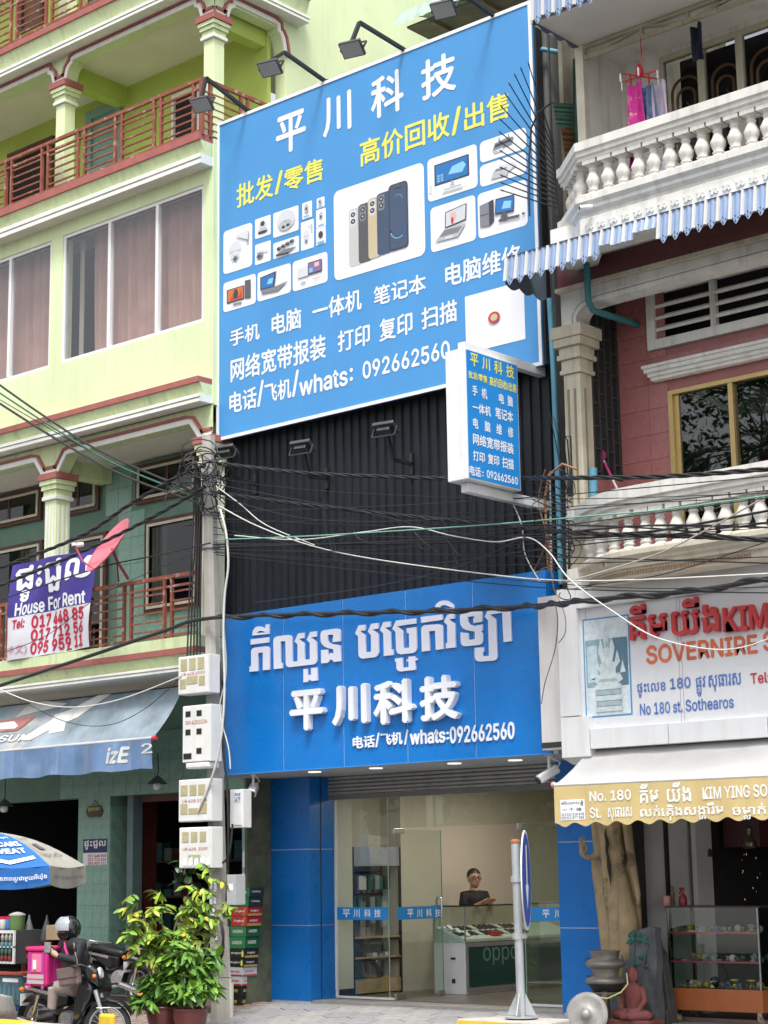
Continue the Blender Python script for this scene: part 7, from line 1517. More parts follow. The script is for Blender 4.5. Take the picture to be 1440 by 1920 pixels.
rr = random.Random(14); tcol = [((.05, .05, .05), 'black'), ((.30, .30, .30), 'grey'), ((.40, .25, .12), 'brown'), ((.06, .12, .28), 'blue'), ((.45, .30, .04), 'amber'), ((.03, .10, .06), 'green'), ((.55, .52, .46), 'ivory')]
tm = [M('trinket_'+n_, c, .3, .15, 8) for c, n_ in tcol]
for lvl, (zs, nmx) in enumerate(((zD1+.009, 'bottom'), (PY(1262, 1803, YD).z+.009, 'middle'), (PY(1255, 1749, YD).z+.009, 'top'))):
    for kk in range(30):
        k = kk*16/30.; ci = rr.randrange(7); x = xd0_+.07+(xd1_-xd0_-.14)*kk/29; y = YD+.05+rr.uniform(0, .32); r_ = rr.uniform(.018, .042); kind = rr.randrange(3)
        mb = MB()
        if kind == 0: mb.lathe([(r_*.3, 0), (r_*.9, r_*.5), (r_, r_), (r_*.9, r_*1.5), (r_*.3, r_*2)], 10, (x, y, zs)); nm2 = 'bead ball'
        elif kind == 1: mb.tube([(x+r_*1.6*math.cos(t*.55), y+r_*1.3*math.sin(t*.55), zs+.008+.004*math.sin(t)) for t in range(24)], .008, 6); nm2 = 'bead bracelet'
        else: mb.lathe([(r_*.8, 0), (r_*.5, r_*.6), (r_*.25, r_), (r_*.8, r_*1.6), (r_*.9, r_*1.9)], 10, (x, y, zs)); nm2 = 'small cup'
        o = obj(nm2.replace(' ', '_'), mb, tm[ci], None); tag(o, '%s %s on the %s shelf of the display case, %s' % (tcol[ci][1], nm2, nmx, 'left end' if k < 4 else ('left of centre' if k < 8 else ('right of centre' if k < 12 else 'right end'))), 'trinket', 'trinkets in the display case')
for k, px_ in enumerate((1378, 1410)):
    p = PY(px_, 1853, YD+.15); p.z = zD1+.009; o = obj('gold_bowl', MB().lathe([(.045, 0), (.035, .015), (.018, .035), (.02, .05), (.06, .075), (.07, .095), (.06, .09)], 16, p), M('polished_gold', (.60, .42, .08), .2, .05, metal=.9), None); tag(o, ('gold footed bowl with pale stones in the display case', 'gold footed bowl with dark stones, rightmost in the display case')[k], 'bowl')
p = PY(1341, 1845, YD+.12); p.z = zD1+.009; o = obj('crystal_ball', MB().lathe([(.01, 0), (.045, .015), (.062, .06), (.045, .105), (.01, .12)], 18, p), M('black_glass', (.005, .012, .01), .05, 0, spec=.8), None); tag(o, 'dark glass ball on the bottom shelf of the display case', 'ball')
p = PY(1250, 1700, YD+.12); p.z = zD2+.019; o = obj('pink_mug', MB().lathe([(.05, 0), (.055, .02), (.055, .10), (.05, .11)], 16, p), M('pink_ceramic', (.50, .25, .25), .4), None); tag(o, 'pink printed mug on top of the display case', 'mug')
p = PY(1281, 1702, YD+.14); p.z = zD2+.019; sbt = thing('spray_bottle', 'dark red spray bottle on top of the display case', 'bottle', p); obj('flask', MB().lathe([(.045, 0), (.048, .03), (.045, .09), (.015, .14), (.014, .17)], 14, p), M('red_plastic', (.25, .015, .025), .3), sbt); obj('trigger_head', MB().box(p.x-.035, p.x+.02, p.y-.012, p.y+.012, p.z+.171, p.z+.20).bar((p.x-.02, p.y, p.z+.17), (p.x-.045, p.y, p.z+.13), .015, .012), MATS['red_plastic'], sbt)
p = PY(1262, 1702, YD+.2); p.z = zD2+.019; o = obj('figurine', MB().lathe([(.03, 0), (.028, .05), (.02, .10), (.03, .13), (.018, .16), (.022, .19), (.008, .22)], 12, p), M('brown_figurine', (.22, .13, .08), .5, .2), None); tag(o, 'small brown figurine beside the pink mug', 'figurine')
# hanging lanterns and glints in the dark shop
for k, (px_, py_, lb) in enumerate(((1322, 1592, 'brass lantern hanging in the dark shop, nearer the white wall'), (1405, 1575, 'brass lantern with clear glass hanging at the right of the dark shop'))):
    p = PY(px_, py_, .9); t = thing('lantern', lb, 'lantern', p, 'lanterns in the souvenir shop'); obj('body', MB().lathe([(.05, -.1), (.085, -.08), (.08, -.02), (.035, .05), (.03, .1), (.05, .12), (.02, .16)], 16, p), M('dim_brass', (.16, .13, .09), .3, .1, metal=.7), t); obj('hook', MB().tube([p+Vector((0, 0, .16)), (p.x, p.y, 2.99)], .006, 6), m_black, t)
gl = MB(); rr = random.Random(33)
for k in range(45): p = PY(rr.uniform(1290, 1430), rr.uniform(1590, 1690), 1.6); s_ = rr.uniform(.006, .02); gl.lathe([(.001, -s_*1.6), (s_, 0), (.001, s_*1.6)], 6, p)
o = obj('hanging_ornaments', gl, M('glint_metal', (.7, .62, .35), .15, 0, metal=1.), None, kind='stuff'); o['label'] = 'small glinting metal ornaments hanging in the dark souvenir shop'; o['category'] = 'ornaments'
# red couplet banner
prb = Plane((0, .148, 0), (1, 0, 0)); u0, v0, u1, v1 = cbox(prb, 1172, 1208, 1500, 1733); rbn = thing('red_couplet', 'red paper couplet with pale Chinese characters on the white wall behind the carving', 'banner', ((u0+u1)/2, .148, v0))
shape('paper', prb, rect(u0, v0, u1, v1), M('couplet_red', (.42, .012, .02), .7, .05), rbn, .003)
for ch, y0_, y1_ in (('門', 1548, 1566), ('添', 1572, 1593), ('百', 1600, 1622), ('福', 1630, 1652)): lettering(ch, prb, cbox(prb, 1183, 1203, y0_, y1_), M('couplet_cream', (.62, .58, .40), .6, 0), rbn, .03, .005)
# ================================================================== balcony laundry and clutter
hg = PY(1200, 165, -1.35); lh = thing('drying_hanger', 'red plastic drying hanger with clips under the upper balcony truss', 'hanger', hg); m_rp = M('red_hanger', (.55, .02, .03), .4)
obj('hook', MB().tube([PY(1201, 70, -1.2), PY(1203, 105, -1.35), PY(1206, 112, -1.35), PY(1204, 120, -1.35)], .006, 6), m_rp, lh); obj('hub', MB().lathe([(.015, .10), (.04, .04), (.05, -.03), (.03, -.05)], 12, PY(1199, 135, -1.35)), m_rp, lh)
hb_ = PY(1199, 143, -1.35)
for a in range(6):
    c_, s_ = math.cos(a*1.047), math.sin(a*1.047); e = hb_+Vector((c_*.24, s_*.24, 0)); obj('arm', MB().bar(hb_, e, .018, .012), m_rp, lh)
    for k in (.5, 1.): q_ = hb_.lerp(e, k); obj('clip', MB().bar(q_, q_-Vector((0, 0, .10)), .018, .012), m_rp if (a+k) % 1 else m_lw, lh)
def hangcloth(px0, px1, py0, py1, Y, m, lb, nm='garment', sleeve=False, seed=0):
    rr = random.Random(seed); a = PY(px0, py1, Y); b = PY(px1, py0, Y); t = thing(nm, lb, 'clothes', ((a.x+b.x)/2, Y, a.z)); mb = MB(); nx, nz = 14, 12; ph = rr.uniform(0, 6)
    for j in range(nz+1):
        for i in range(nx+1):
            s = i/nx; v = j/nz; wd = .8+.2*(1-v)**.6 if not sleeve else 1.; x = (a.x+b.x)/2+(b.x-a.x)*(s-.5)*wd; mb.v.append((x, Y+.035*math.sin(s*9+ph+v*2)+.02*math.sin(s*19), a.z+(b.z-a.z)*v-.02*math.sin(s*6)))
    mb.f = [(j*(nx+1)+i, j*(nx+1)+i+1, (j+1)*(nx+1)+i+1, (j+1)*(nx+1)+i) for j in range(nz) for i in range(nx)]; mb.sm = [True]*len(mb.f); o = obj('cloth', mb, m, t, fix=False); sd = o.modifiers.new('solid', 'SOLIDIFY'); sd.thickness = .006; return t
hangcloth(1174, 1208, 150, 246, -1.42, M('magenta_cloth', (.55, .03, .28), .85, .15, 8, spots=.9, spotcol=(.7, .62, .30), spotscale=7), 'magenta garment with yellow daisies on the drying hanger', seed=1); hangcloth(1198, 1230, 156, 244, -1.36, M('denim_cloth', (.09, .15, .27), .9, .4, 14, spots=.5, spotcol=(.25, .28, .33), spotscale=20), 'mottled blue denim garment in the middle of the drying hanger', seed=2); hangcloth(1220, 1252, 150, 240, -1.30, M('lilac_cloth', (.52, .45, .55), .9, .1, 6, spots=.7, spotcol=(.10, .28, .36), spotscale=6), 'lilac flowered garment at the right of the drying hanger', seed=3)
hangcloth(1295, 1318, 42, 118, -1.19, M('navy_cloth', (.008, .01, .025), .9), 'dark navy garment hung over the steel truss', seed=4); hangcloth(1184, 1200, 262, 320, -1.62, MATS['magenta_cloth'], 'hem of a magenta garment seen between the upper balusters', seed=6)
o = boxobj('washing_machine', (8.0, 8.55, -1.1, -.6, 8.92, 9.55), m_metalw, None, .02); tag(o, 'pale washing machine behind the upper balusters', 'appliance')
o = boxobj('red_basin', (7.66, 7.98, -1.45, -1.15, 8.92, 9.10), m_rp, None, .03); tag(o, 'red plastic basin behind the leftmost upper balusters', 'basin')
mp = thing('mop', 'mop with a pink head leaning on the lattice behind the lower balcony', 'mop', PY(1172, 930, -.8)); a_ = PY(1128, 856, -.75); b_ = PY(1178, 960, -.9); obj('handle', MB().tube([a_, b_], .014, 8), m_metalw, mp); obj('grip', MB().tube([a_.lerp(b_, .12), a_.lerp(b_, .38)], .018, 8).tube([a_.lerp(b_, .6), a_.lerp(b_, .75)], .018, 8), M('pink_plastic', (.45, .04, .16), .4), mp); obj('head', MB().lathe([(.07, -.012), (.075, .012)], 18, a_+Vector((0, -.02, 0)), Matrix.Rotation(R(80), 3, 'X')), MATS['pink_plastic'], mp)
# pipes in the gap and on the facade
def pipething(name, lb, pts, r_, m, cat='pipe', grp=None, n=10): o = obj(name, MB().tube(pts, r_, n), m, None); tag(o, lb, cat, grp); return o
pipething('drain_pipe', 'pale blue plastic drain pipe running down between the two houses', [PY(1030, 560, -.98), PY(1038, 700, -.98), PY(1046, 900, -.98), PY(1052, 1096, -.98)], .035, m_pipe)
pipething('drain_pipe', 'blue plastic pipe with an elbow beside the right billboard edge', [PY(1050, 98, -.8), PY(1016, 92, -.9), PY(1011, 100, -.92), PY(1016, 300, -.92), PY(1019, 470, -.92)], .03, m_pipe)
pipething('drain_pipe', 'teal drain pipe bending under the striped awning to the pink wall', [PY(1100, 495, -1.35), PY(1103, 565, -1.32), PY(1112, 582, -1.25), PY(1130, 588, -1.15), PY(1196, 609, YK-.01)], .038, m_tpipe)
pipething('drain_pipe', 'short capped blue pipe behind the lower balcony rail', [PY(1113, 940, -1.1), PY(1112, 878, -1.1)], .05, m_pipe)
for k, x in enumerate((1026, 1056, 1062)): pipething('conduit', ('grey conduit', 'thin pale conduit', 'thin dark conduit')[k]+' running up the gap beside the billboard', [PY(x, 120+k*20, -.7), PY(x+4, 520, -.8), PY(x+8, 1080, -.85)], .012+.006*(k == 0), (m_galv, m_metalw, m_black)[k], 'conduit')
cs_ = MB()
for k in range(9):
    a = PY(1036+4.5*k*.5, 190+12*k, -1.0); 
for k, (px0, py0, px1, py1, m, lb) in enumerate(((1036, 192, 1078, 238, M('green_tin', (.11, .24, .17), .5, .15, 5, streak=.4, streakcol=(.2, .12, .06)), 'scrap of green tin sheet wedged in the gap beside the billboard'), (1052, 240, 1084, 300, M('rusty_tin', (.20, .09, .04), .8, .3, 5, streak=.5), 'scrap of rusty tin sheet wedged in the gap beside the billboard'))):
    mb = MB(); N = 16
    for j in range(N+1):
        py = py0+(py1-py0)*j/N; y_ = -1.15+.03*math.sin(j*math.pi*.75); mb.v += [tuple(PY(px0+8*j/N, py, y_)), tuple(PY(px1+2*j/N, py+3, y_+.3))]
    mb.f = [(2*j, 2*j+1, 2*j+3, 2*j+2) for j in range(N)]; mb.sm = [True]*N; o = obj('tin_scrap', mb, m, None, fix=False); tag(o, lb, 'sheet')
o = obj('tin_sheet', MB().add([tuple(PY(px_, 110 if j == 0 else 290, -.95+.03*(i % 2))) for j in range(2) for i, px_ in enumerate((1074, 1078, 1082, 1086, 1090, 1094))], [(i, i+1, 7+i, 6+i) for i in range(5)]), M('dark_green_tin', (.05, .11, .09), .6, .2, 4), None, fix=False); tag(o, 'tall dark green tin sheet at the left end of the upper balcony', 'sheet')
# fan-shaped iron spikes
fan = thing('spike_fan', 'fan of black iron anti-climb spikes beside the right billboard edge', 'spikes', PY(1044, 400, -1.3)); tips = [(150, 355), (110, 380), (78, 415), (48, 460), (28, 515), (5, 580), (0, 650), (0, 720), (0, 770), (5, 820), (5, 862), (5, 908), (8, 950), (10, 990), (10, 1030)]
for k, (x, y) in enumerate(tips):
    t = k/14; rt = PY(1038+8*t, 272+118*t, -1.25); tp3 = PY(940+x/2.88, y/2.88, -1.75); obj('spike', MB().tube([rt, tp3], [.010, .007], 6), m_black, fan); obj('spear_tip', MB().tube([tp3, tp3+(tp3-rt).normalized()*.05], [.014, .001], 6), m_black, fan)
obj('curved_bar', MB().tube([PY(*p, -1.65) for p in ((1035, 192), (1010, 210), (996, 240), (992, 300), (992, 370), (993, 405))], .012, 6), m_black, fan); obj('upright', MB().tube([PY(1028, 60, -1.25), PY(1034, 250, -1.25), PY(1046, 405, -1.25)], .014, 6), m_black, fan)
fan2 = thing('spike_fan', 'fan of rusty iron spikes in the gap beside the lower balcony', 'spikes', PY(1060, 1000, -1.25))
for k in range(12):
    t = k/11; rt = PY(1072, 930+140*t, -1.2); tp3 = PY(1006+20*abs(t-.4)-10, 890+170*t, -1.75); obj('spike', MB().tube([rt, tp3], [.009, .006], 6), m_black, fan2)
for k in range(5): obj('spike', MB().tube([PY(1066+2*k, 930, -1.2), PY(1046+6*k, 850-8*k, -1.35), PY(1030+8*k, 770+12*k, -1.5)], [.009, .008, .005], 6), m_black, fan2)
obj('curved_bar', MB().tube([PY(*p, -1.55) for p in ((1082, 880), (1055, 870), (1030, 890), (1022, 930), (1024, 1000), (1028, 1070))], .016, 6), M('rust_wire', (.28, .14, .07), .8, .2, 6), fan2)
for k, (px_, py_, lb) in enumerate(((1100, 388, 'small grey security camera on the upper balcony base'), (1146, 1056, 'small grey security camera on the lower balcony base'))):
    c = PY(px_, py_, -1.97 if k == 0 else -1.80); t = thing('bullet_camera', lb, 'camera', c); obj('body', MB().tube([c+Vector((.03, .06, .01)), c+Vector((-.06, -.05, -.01))], .03, 12), m_metalw, t); obj('lens', MB().tube([c+Vector((-.061, -.051, -.01)), c+Vector((-.064, -.054, -.01))], .025, 12), m_black, t)
pl2 = bushy(PY(1066, 318, -1.35), 'balcony_plant', 'small weed growing at the left end of the upper balcony', 36, .10, .14, -.05, [leafmesh(.06, .035, .4, m_leaf[0]), leafmesh(.06, .03, .3, m_leaf[3])], 12)
# green tin roof behind the billboard
rf = thing('tin_roof', 'old green tin roof sticking out behind the billboard top', 'roof', PY(900, 30, .7)); e0 = PY(738, 52, .6); xs0_, xs1_ = e0.x, 6.7; m_tin = M('pale_green_tin', (.36, .46, .40), .5, .12, 3, streak=.3)
mb = MB(); N = 60
for i in range(N+1):
    x = xs0_+(xs1_-xs0_)*i/N; dz = .02*abs(math.sin(i*1.05)); mb.v += [(x, .6, e0.z+dz), (x, .72, e0.z+.26+dz), (x, 3.6, e0.z+1.0+dz)]
mb.f = [(3*i, 3*i+3, 3*i+4, 3*i+1) for i in range(N)]+[(3*i+1, 3*i+4, 3*i+5, 3*i+2) for i in range(N)]; mb.sm = [False]*len(mb.f); obj('sheet', mb, m_tin, rf, fix=False)
boxobj('soffit', (xs0_+.1, xs1_, .78, 3.4, e0.z+.02, e0.z+.05), M('soffit_olive', (.16, .16, .10), .8, .2, 3), rf)
for k in range(5): boxobj('batten', (xs0_+.5+.9*k, xs0_+.58+.9*k, .80, 3.3, e0.z-.04, e0.z+.019), M('batten_wood', (.20, .17, .11), .8, .2, 5), rf)
boxobj('beam', (xs0_+.35, xs1_, 1.5, 1.6, e0.z-.25, e0.z-.041), MATS['batten_wood'], rf); boxobj('gable_wall', (xs0_+.45, xs1_, 1.61, 1.9, 11.5, e0.z-.05), M('dim_plaster', (.3, .3, .24), .9), rf)
# ================================================================== motorbikes
m_tyre = M('tyre_rubber', (.02, .02, .021), .8, .15, 12); m_rim = M('rim_silver', (.55, .56, .57), .3, .05, metal=.8); m_bk = M('black_paint', (.012, .012, .014), .18, .05, spec=.6, coat=.6); m_bp = M('black_plastic', (.02, .02, .022), .5, .1); m_sil = M('silver_paint', (.45, .46, .48), .3, .05, metal=.5); m_chr = M('chrome', (.65, .65, .66), .15, 0, metal=1.)
m_rl_ = M('tail_light_red', (.5, .01, .015), .15, 0); m_or = M('indicator_orange', (.65, .18, .01), .15, 0); m_clr = M('headlight_glass', (.6, .62, .64), .1, 0, spec=.8)
def motorbike(lb, P, yaw, steer=0., plate=True, body=m_bk, full=True):
    t = thing('motorbike', lb, 'motorbike', P, 'motorbikes on the pavement'); mt = Matrix.Translation(P) @ Matrix.Rotation(yaw, 4, 'Z')
    def X(p): return mt @ Vector(p)
    def add(nm, mb, m, par=None, bev=0.):
        mb.v = [tuple(mt @ Vector(v)) for v in mb.v]; return obj(nm, mb, m, par or t, bev)
    def wheel(cx, ang):
        R_ = .285; mz = Matrix.Translation((cx, 0, R_)) @ Matrix.Rotation(ang, 4, 'Z') @ Matrix.Rotation(R(90), 4, 'X'); mb = MB(); n = 36
        ty = MB().lathe([(R_-.07, -.02), (R_-.03, -.04), (R_-.006, -.028), (R_, 0), (R_-.006, .028), (R_-.03, .04), (R_-.07, .02)], n); ty.v = [tuple(mz @ Vector(v)) for v in ty.v]; ty.f = [f for f in ty.f if len(f) == 4]; ty.sm = [True]*len(ty.f); w_ = add('wheel', ty, m_tyre)
        rm = MB().lathe([(R_-.075, -.022), (R_-.062, -.024), (R_-.062, .024), (R_-.075, .022), (R_-.085, 0), (R_-.075, -.022)], n); rm.f = [f for f in rm.f if len(f) == 4]; rm.sm = [True]*len(rm.f); rm.v = [tuple(mz @ Vector(v)) for v in rm.v]; add('rim', rm, m_rim, w_)
        sp_ = MB()
        for k in range(18): a = 2*math.pi*k/18; s = .03*(1 if k % 2 else -1); sp_.tube([(.035*math.cos(a+.6), .035*math.sin(a+.6), s), ((R_-.075)*math.cos(a), (R_-.075)*math.sin(a), 0)], .0028, 4, False)
        sp_.lathe([(.04, -.05), (.045, -.03), (.045, .03), (.04, .05)], 12); sp_.v = [tuple(mz @ Vector(v)) for v in sp_.v]; add('spokes_and_hub', sp_, m_rim, w_)
    wheel(-.58, 0); wheel(.60, steer)
    ms = Matrix.Translation((.60, 0, 0)) @ Matrix.Rotation(steer, 4, 'Z') @ Matrix.Translation((-.60, 0, 0))
    def S(mb): mb.v = [tuple(ms @ Vector(v)) for v in mb.v]; return mb
    fk = MB()
    for s in (-1, 1): fk.tube([(.60, .085*s, .285), (.47, .085*s, .70)], [.022, .026], 8)
    add('fork', S(fk), m_sil)
    fe = MB(); n = 10
    for i in range(n+1):
        a = R(150-125*i/n); rr_ = .335; fe.v += [(.60+rr_*math.cos(a), y, .285+rr_*math.sin(a)-(.03 if abs(y) > .05 else 0)) for y in (-.075, -.04, .04, .075)]
    fe.f = [(4*i+j, 4*i+j+1, 4*i+5+j, 4*i+4+j) for i in range(n) for j in range(3)]; fe.sm = [True]*len(fe.f); add('front_fender', S(fe), body)
    rf_ = MB()
    for i in range(n+1):
        a = R(175-115*i/n)
        rf_.v += [(-.58+.335*math.cos(a), y, .285+.335*math.sin(a)) for y in (-.075, -.04, .04, .075)]
    rf_.f = [(4*i+j, 4*i+j+1, 4*i+5+j, 4*i+4+j) for i in range(n) for j in range(3)]; rf_.sm = [True]*len(rf_.f); add('rear_fender', rf_, m_bp)
    add('leg_shield', MB().prism([(.42, .86), (.50, .70), (.36, .40), (.22, .24), (.16, .27), (.20, .46), (.28, .74), (.34, .90)], lambda u, v, d: Vector((u, -.19+d+.0*u, v)), .38), body, None, .04)
    add('front_cowl', S(MB().prism([(.34, .84), (.52, .72), (.50, .92), (.40, 1.0), (.30, .96)], lambda u, v, d: Vector((u, -.10+d, v)), .20)), body, None, .035); add('headlight', S(MB().lathe([(.01, .0), (.06, .01), (.07, .03), (.06, .05)], 14, (.475, 0, .885), Matrix.Rotation(R(75), 3, 'Y'))), m_clr)
    hbm = MB().tube([(.28, -.33, .98), (.32, -.2, 1.0), (.37, -.05, .96), (.37, .05, .96), (.32, .2, 1.0), (.28, .33, .98)], .014, 8); add('handlebar', S(hbm), m_chr)
    for s in (-1, 1):
        add('grip', S(MB().tube([(.27, .24*s, .985), (.27, .35*s, .98)], .019, 8)), m_bp); add('mirror', S(MB().tube([(.31, .2*s, 1.0), (.30, .30*s, 1.14)], .006, 6).lathe([(.045, -.008), (.05, 0), (.045, .008)], 12, (.29, .31*s, 1.18), Matrix.Rotation(R(80), 3, 'Y'), sx=.7)), m_bp); add('indicator', S(MB().lathe([(.025, 0), (.028, .02), (.01, .04)], 10, (.45, .115*s, .86), Matrix.Rotation(R(90), 3, 'Y'))), m_or)
    se = MB(); prof = [(-.62, .74, .09), (-.55, .80, .13), (-.35, .79, .14), (-.15, .745, .13), (.02, .72, .11), (.08, .70, .07)]
    for x, z, w_ in prof: se.v += [(x, -w_, z-.09), (x, -w_, z-.02), (x, -w_*.7, z), (x, w_*.7, z), (x, w_, z-.02), (x, w_, z-.09)]
    se.f = [(6*i+j, 6*i+(j+1) % 6, 6*i+6+(j+1) % 6, 6*i+6+j) for i in range(5) for j in range(6)]+[(0, 1, 2, 3, 4, 5), (35, 34, 33, 32, 31, 30)]; se.sm = [True]*30+[False]*2; add('seat', se, m_bp)
    add('side_cover', MB().prism([(-.66, .70), (.04, .63), (.0, .50), (-.2, .46), (-.45, .58), (-.70, .66)], lambda u, v, d: Vector((u, -.11+d, v)), .22), body, None, .03)
    add('tail_trim', MB().prism([(-.74, .72), (-.15, .64), (-.2, .60), (-.72, .68)], lambda u, v, d: Vector((u, -.122+d, v)), .244), m_sil, None, .01)
    add('engine', MB().lathe([(.10, -.12), (.12, -.08), (.12, .08), (.10, .12)], 16, (-.02, 0, .33), Matrix.Rotation(R(90), 3, 'X')).box(.05, .25, -.06, .06, .30, .42).lathe([(.07, -.15), (.08, -.121), (.04, -.10)], 14, (-.05, 0, .31), Matrix.Rotation(R(90), 3, 'X')), m_sil)
    add('frame', MB().bar((.3, 0, .6), (-.1, 0, .42), .07, .08).bar((-.1, 0, .42), (-.58, 0, .40), .06, .06).bar((-.06, -.1, .28), (-.58, -.1, .285), .03, .05).bar((-.06, .1, .28), (-.58, .1, .285), .03, .05), m_bp)
    for s in (-1, 1): add('shock_absorber', MB().tube([(-.58, .12*s, .30), (-.48, .12*s, .62)], .026, 8), m_chr)
    add('exhaust', MB().tube([(.12, -.10, .26), (-.1, -.15, .22), (-.35, -.17, .25), (-.75, -.18, .33)], [.02, .022, .045, .045], 10), m_chr)
    add('tail_light', MB().box(-.80, -.72, -.07, .07, .66, .75), m_rl_, None, .015)
    for s in (-1, 1): add('indicator', MB().lathe([(.02, -.02), (.032, 0), (.02, .03)], 10, (-.74, .15*s, .68), Matrix.Rotation(R(-90), 3, 'Y')), m_or)
    pl3 = add('number_plate', MB().box(-.83, -.822, -.10, .10, .48, .62), m_lw); add('rack', MB().tube([(-.35, -.13, .80), (-.75, -.12, .83), (-.80, 0, .83), (-.75, .12, .83), (-.35, .13, .80)], .01, 6), m_chr)
    add('footrest', MB().tube([(.02, -.27, .27), (.02, .27, .27)], .014, 8), m_bp)
    if full: add('front_rack', S(MB().tube([(.50, -.12, .50), (.78, -.10, .50), (.78, .10, .50), (.50, .12, .50)], .008, 6).tube([(.60, -.11, .50), (.60, .11, .50)], .008, 6).tube([(.70, -.105, .50), (.70, .105, .50)], .008, 6)), m_chr)
    return t, mt
YBK = -3.5
w0_ = PG(192, 1924, .285); YBK = w0_.y; bx_ = PY(136, 1924, YBK).x
motorbike('black step-through motorbike the delivery rider sits on', Vector((bx_, YBK, gz(YBK))), R(3), R(30))
b2 = PG(256, 1852, .285); motorbike('black motorbike with a red tail light parked behind the potted shrub', Vector((b2.x+.58, b2.y, gz(b2.y))), R(-6), 0)
b3 = PY(186, 1850, -.75); motorbike('black motorbike parked nearest the green pillar, mostly hidden by the rider', Vector((b3.x+.5, -.75, gz(-.75))), R(4), 0)
# ================================================================== people
m_skin = M('skin', (.42, .24, .16), .55, .05, 6); m_hair = M('black_hair', (.012, .011, .011), .5, .1, 20)
def pt(px, py, y): return PY(px, py, y)
def limb(mb, pts, rs, n=12): mb.tube(pts, rs, n)
def ball(mb, c, r_, sx=1, sy=1, sz=1, n=14):
    mb.lathe([(r_*math.sin(math.pi*(i+.02)/10.4), -r_*sz*math.cos(math.pi*(i+.02)/10.4)) for i in range(11)], n, c, sx=sx, sy=sy)
Yr_ = YBK
def head(mb, c, f, s=1.):
    """c centre, f forward direction; skull, jaw, nose, ears"""
    f = Vector(f).normalized(); sdv_ = Vector((-f.y, f.x, 0)); up = Vector((0, 0, 1))
    ball(mb, c+up*.02*s, .098*s, .92, 1., 1.12); ball(mb, c+f*.035*s-up*.055*s, .062*s, 1, 1, 1.0); mb.tube([c+f*.09*s+up*.012*s, c+f*.118*s-up*.022*s, c+f*.09*s-up*.03*s], [.010*s, .016*s, .010*s], 8)
    for q_ in (-1, 1): ball(mb, c+sdv_*q_*.092*s-up*.005*s, .026*s, .5, .7, 1.3, 8)
    mb.tube([c-up*.07*s-f*.01, c-up*.17*s-f*.025], [.056*s, .06*s], 12)
def hand(mb, w_, f, up, s=1., curl=.5, thumb=1):
    f = Vector(f).normalized(); up = Vector(up).normalized(); sdv_ = f.cross(up).normalized(); pal = w_+f*.045*s
    mb.tube([w_, w_+f*.03*s, w_+f*.085*s], [.026*s, .036*s, .036*s], 10)
    for k in range(4):
        b = w_+f*.08*s+sdv_*(.030-.02*k)*s; L = (.034, .04, .037, .03)[k]*s; d1 = (f+up*curl*.6).normalized(); d2 = (f*.5+up*curl*1.2).normalized(); mb.tube([b, b+d1*L, b+d1*L+d2*L*.9], [.0105*s, .0098*s, .008*s], 8)
    b = w_+f*.03*s+sdv_*.035*s*thumb; mb.tube([b, b+(f*.6+sdv_*thumb*.7).normalized()*.035*s, b+(f*.9+sdv_*thumb*.3+up*.4).normalized()*.068*s], [.014*s, .012*s, .009*s], 8)
rd = thing('person', 'delivery rider in black jacket and helmet with visor, looking at a phone', 'person', pt(96, 1905, Yr_-.25))
ldir = (-RGT).normalized(); tow = Vector((CAM.x-bx_, CAM.y-YBK, 0)).normalized(); fdir = (ldir*.85+tow*.5).normalized(); fdir.z = 0
hc = pt(126, 1746, Yr_-.05); bd2 = MB(); head(bd2, hc, fdir, 1.0)
sh_n = pt(149, 1772, Yr_-.20); el_n = pt(143, 1803, Yr_-.28); wr_n = pt(107, 1792, Yr_-.36); sh_f = pt(121, 1771, Yr_+.12); el_f = pt(110, 1796, Yr_+.02); wr_f = pt(94, 1781, Yr_-.20)
phn = pt(89, 1780, Yr_-.36)
limb(bd2, [pt(140, 1848, Yr_), pt(141, 1800, Yr_), pt(134, 1764, Yr_-.03)], [.10, .11, .06]); limb(bd2, [sh_n, el_n, wr_n], [.04, .034, .026]); limb(bd2, [sh_f, el_f, wr_f], [.04, .034, .026]); limb(bd2, [pt(134, 1768, Yr_), sh_n], [.04, .04]); limb(bd2, [pt(134, 1768, Yr_), sh_f], [.04, .04])
hand(bd2, wr_n, phn-wr_n+Vector((0, 0, .01)), Vector((-.3, .6, .6)), 1.0, .7, 1); hand(bd2, wr_f, pt(86, 1776, Yr_-.33)-wr_f, Vector((.2, -.6, .5)), 1.0, .7, -1)
o = obj('body', bd2, m_skin, rd); remesh(o, .009, 2)
m_jk = M('black_jacket', (.012, .014, .02), .75, .2, 6, bump=.3, bscale=14); jk = MB()
limb(jk, [pt(141, 1850, Yr_), pt(143, 1822, Yr_), pt(141, 1795, Yr_), pt(137, 1775, Yr_-.02), pt(133, 1764, Yr_-.03)], [.155, .16, .175, .15, .08], 16); limb(jk, [sh_n+Vector((0, .06, .0)), sh_n, el_n, wr_n.lerp(el_n, .10)], [.085, .082, .07, .05]); limb(jk, [sh_f, el_f, wr_f.lerp(el_f, .12)], [.08, .066, .048]); limb(jk, [sh_n, pt(136, 1773, Yr_), sh_f], [.08, .10, .08])
o = obj('jacket', jk, m_jk, rd); remesh(o, .014, 4)
obj('zip_strip', MB().tube([pt(121, 1768, Yr_-.19), pt(123, 1780, Yr_-.21), pt(127, 1792, Yr_-.21)], [.010, .016, .014], 8), M('hot_pink', (.60, .01, .16), .6), rd)
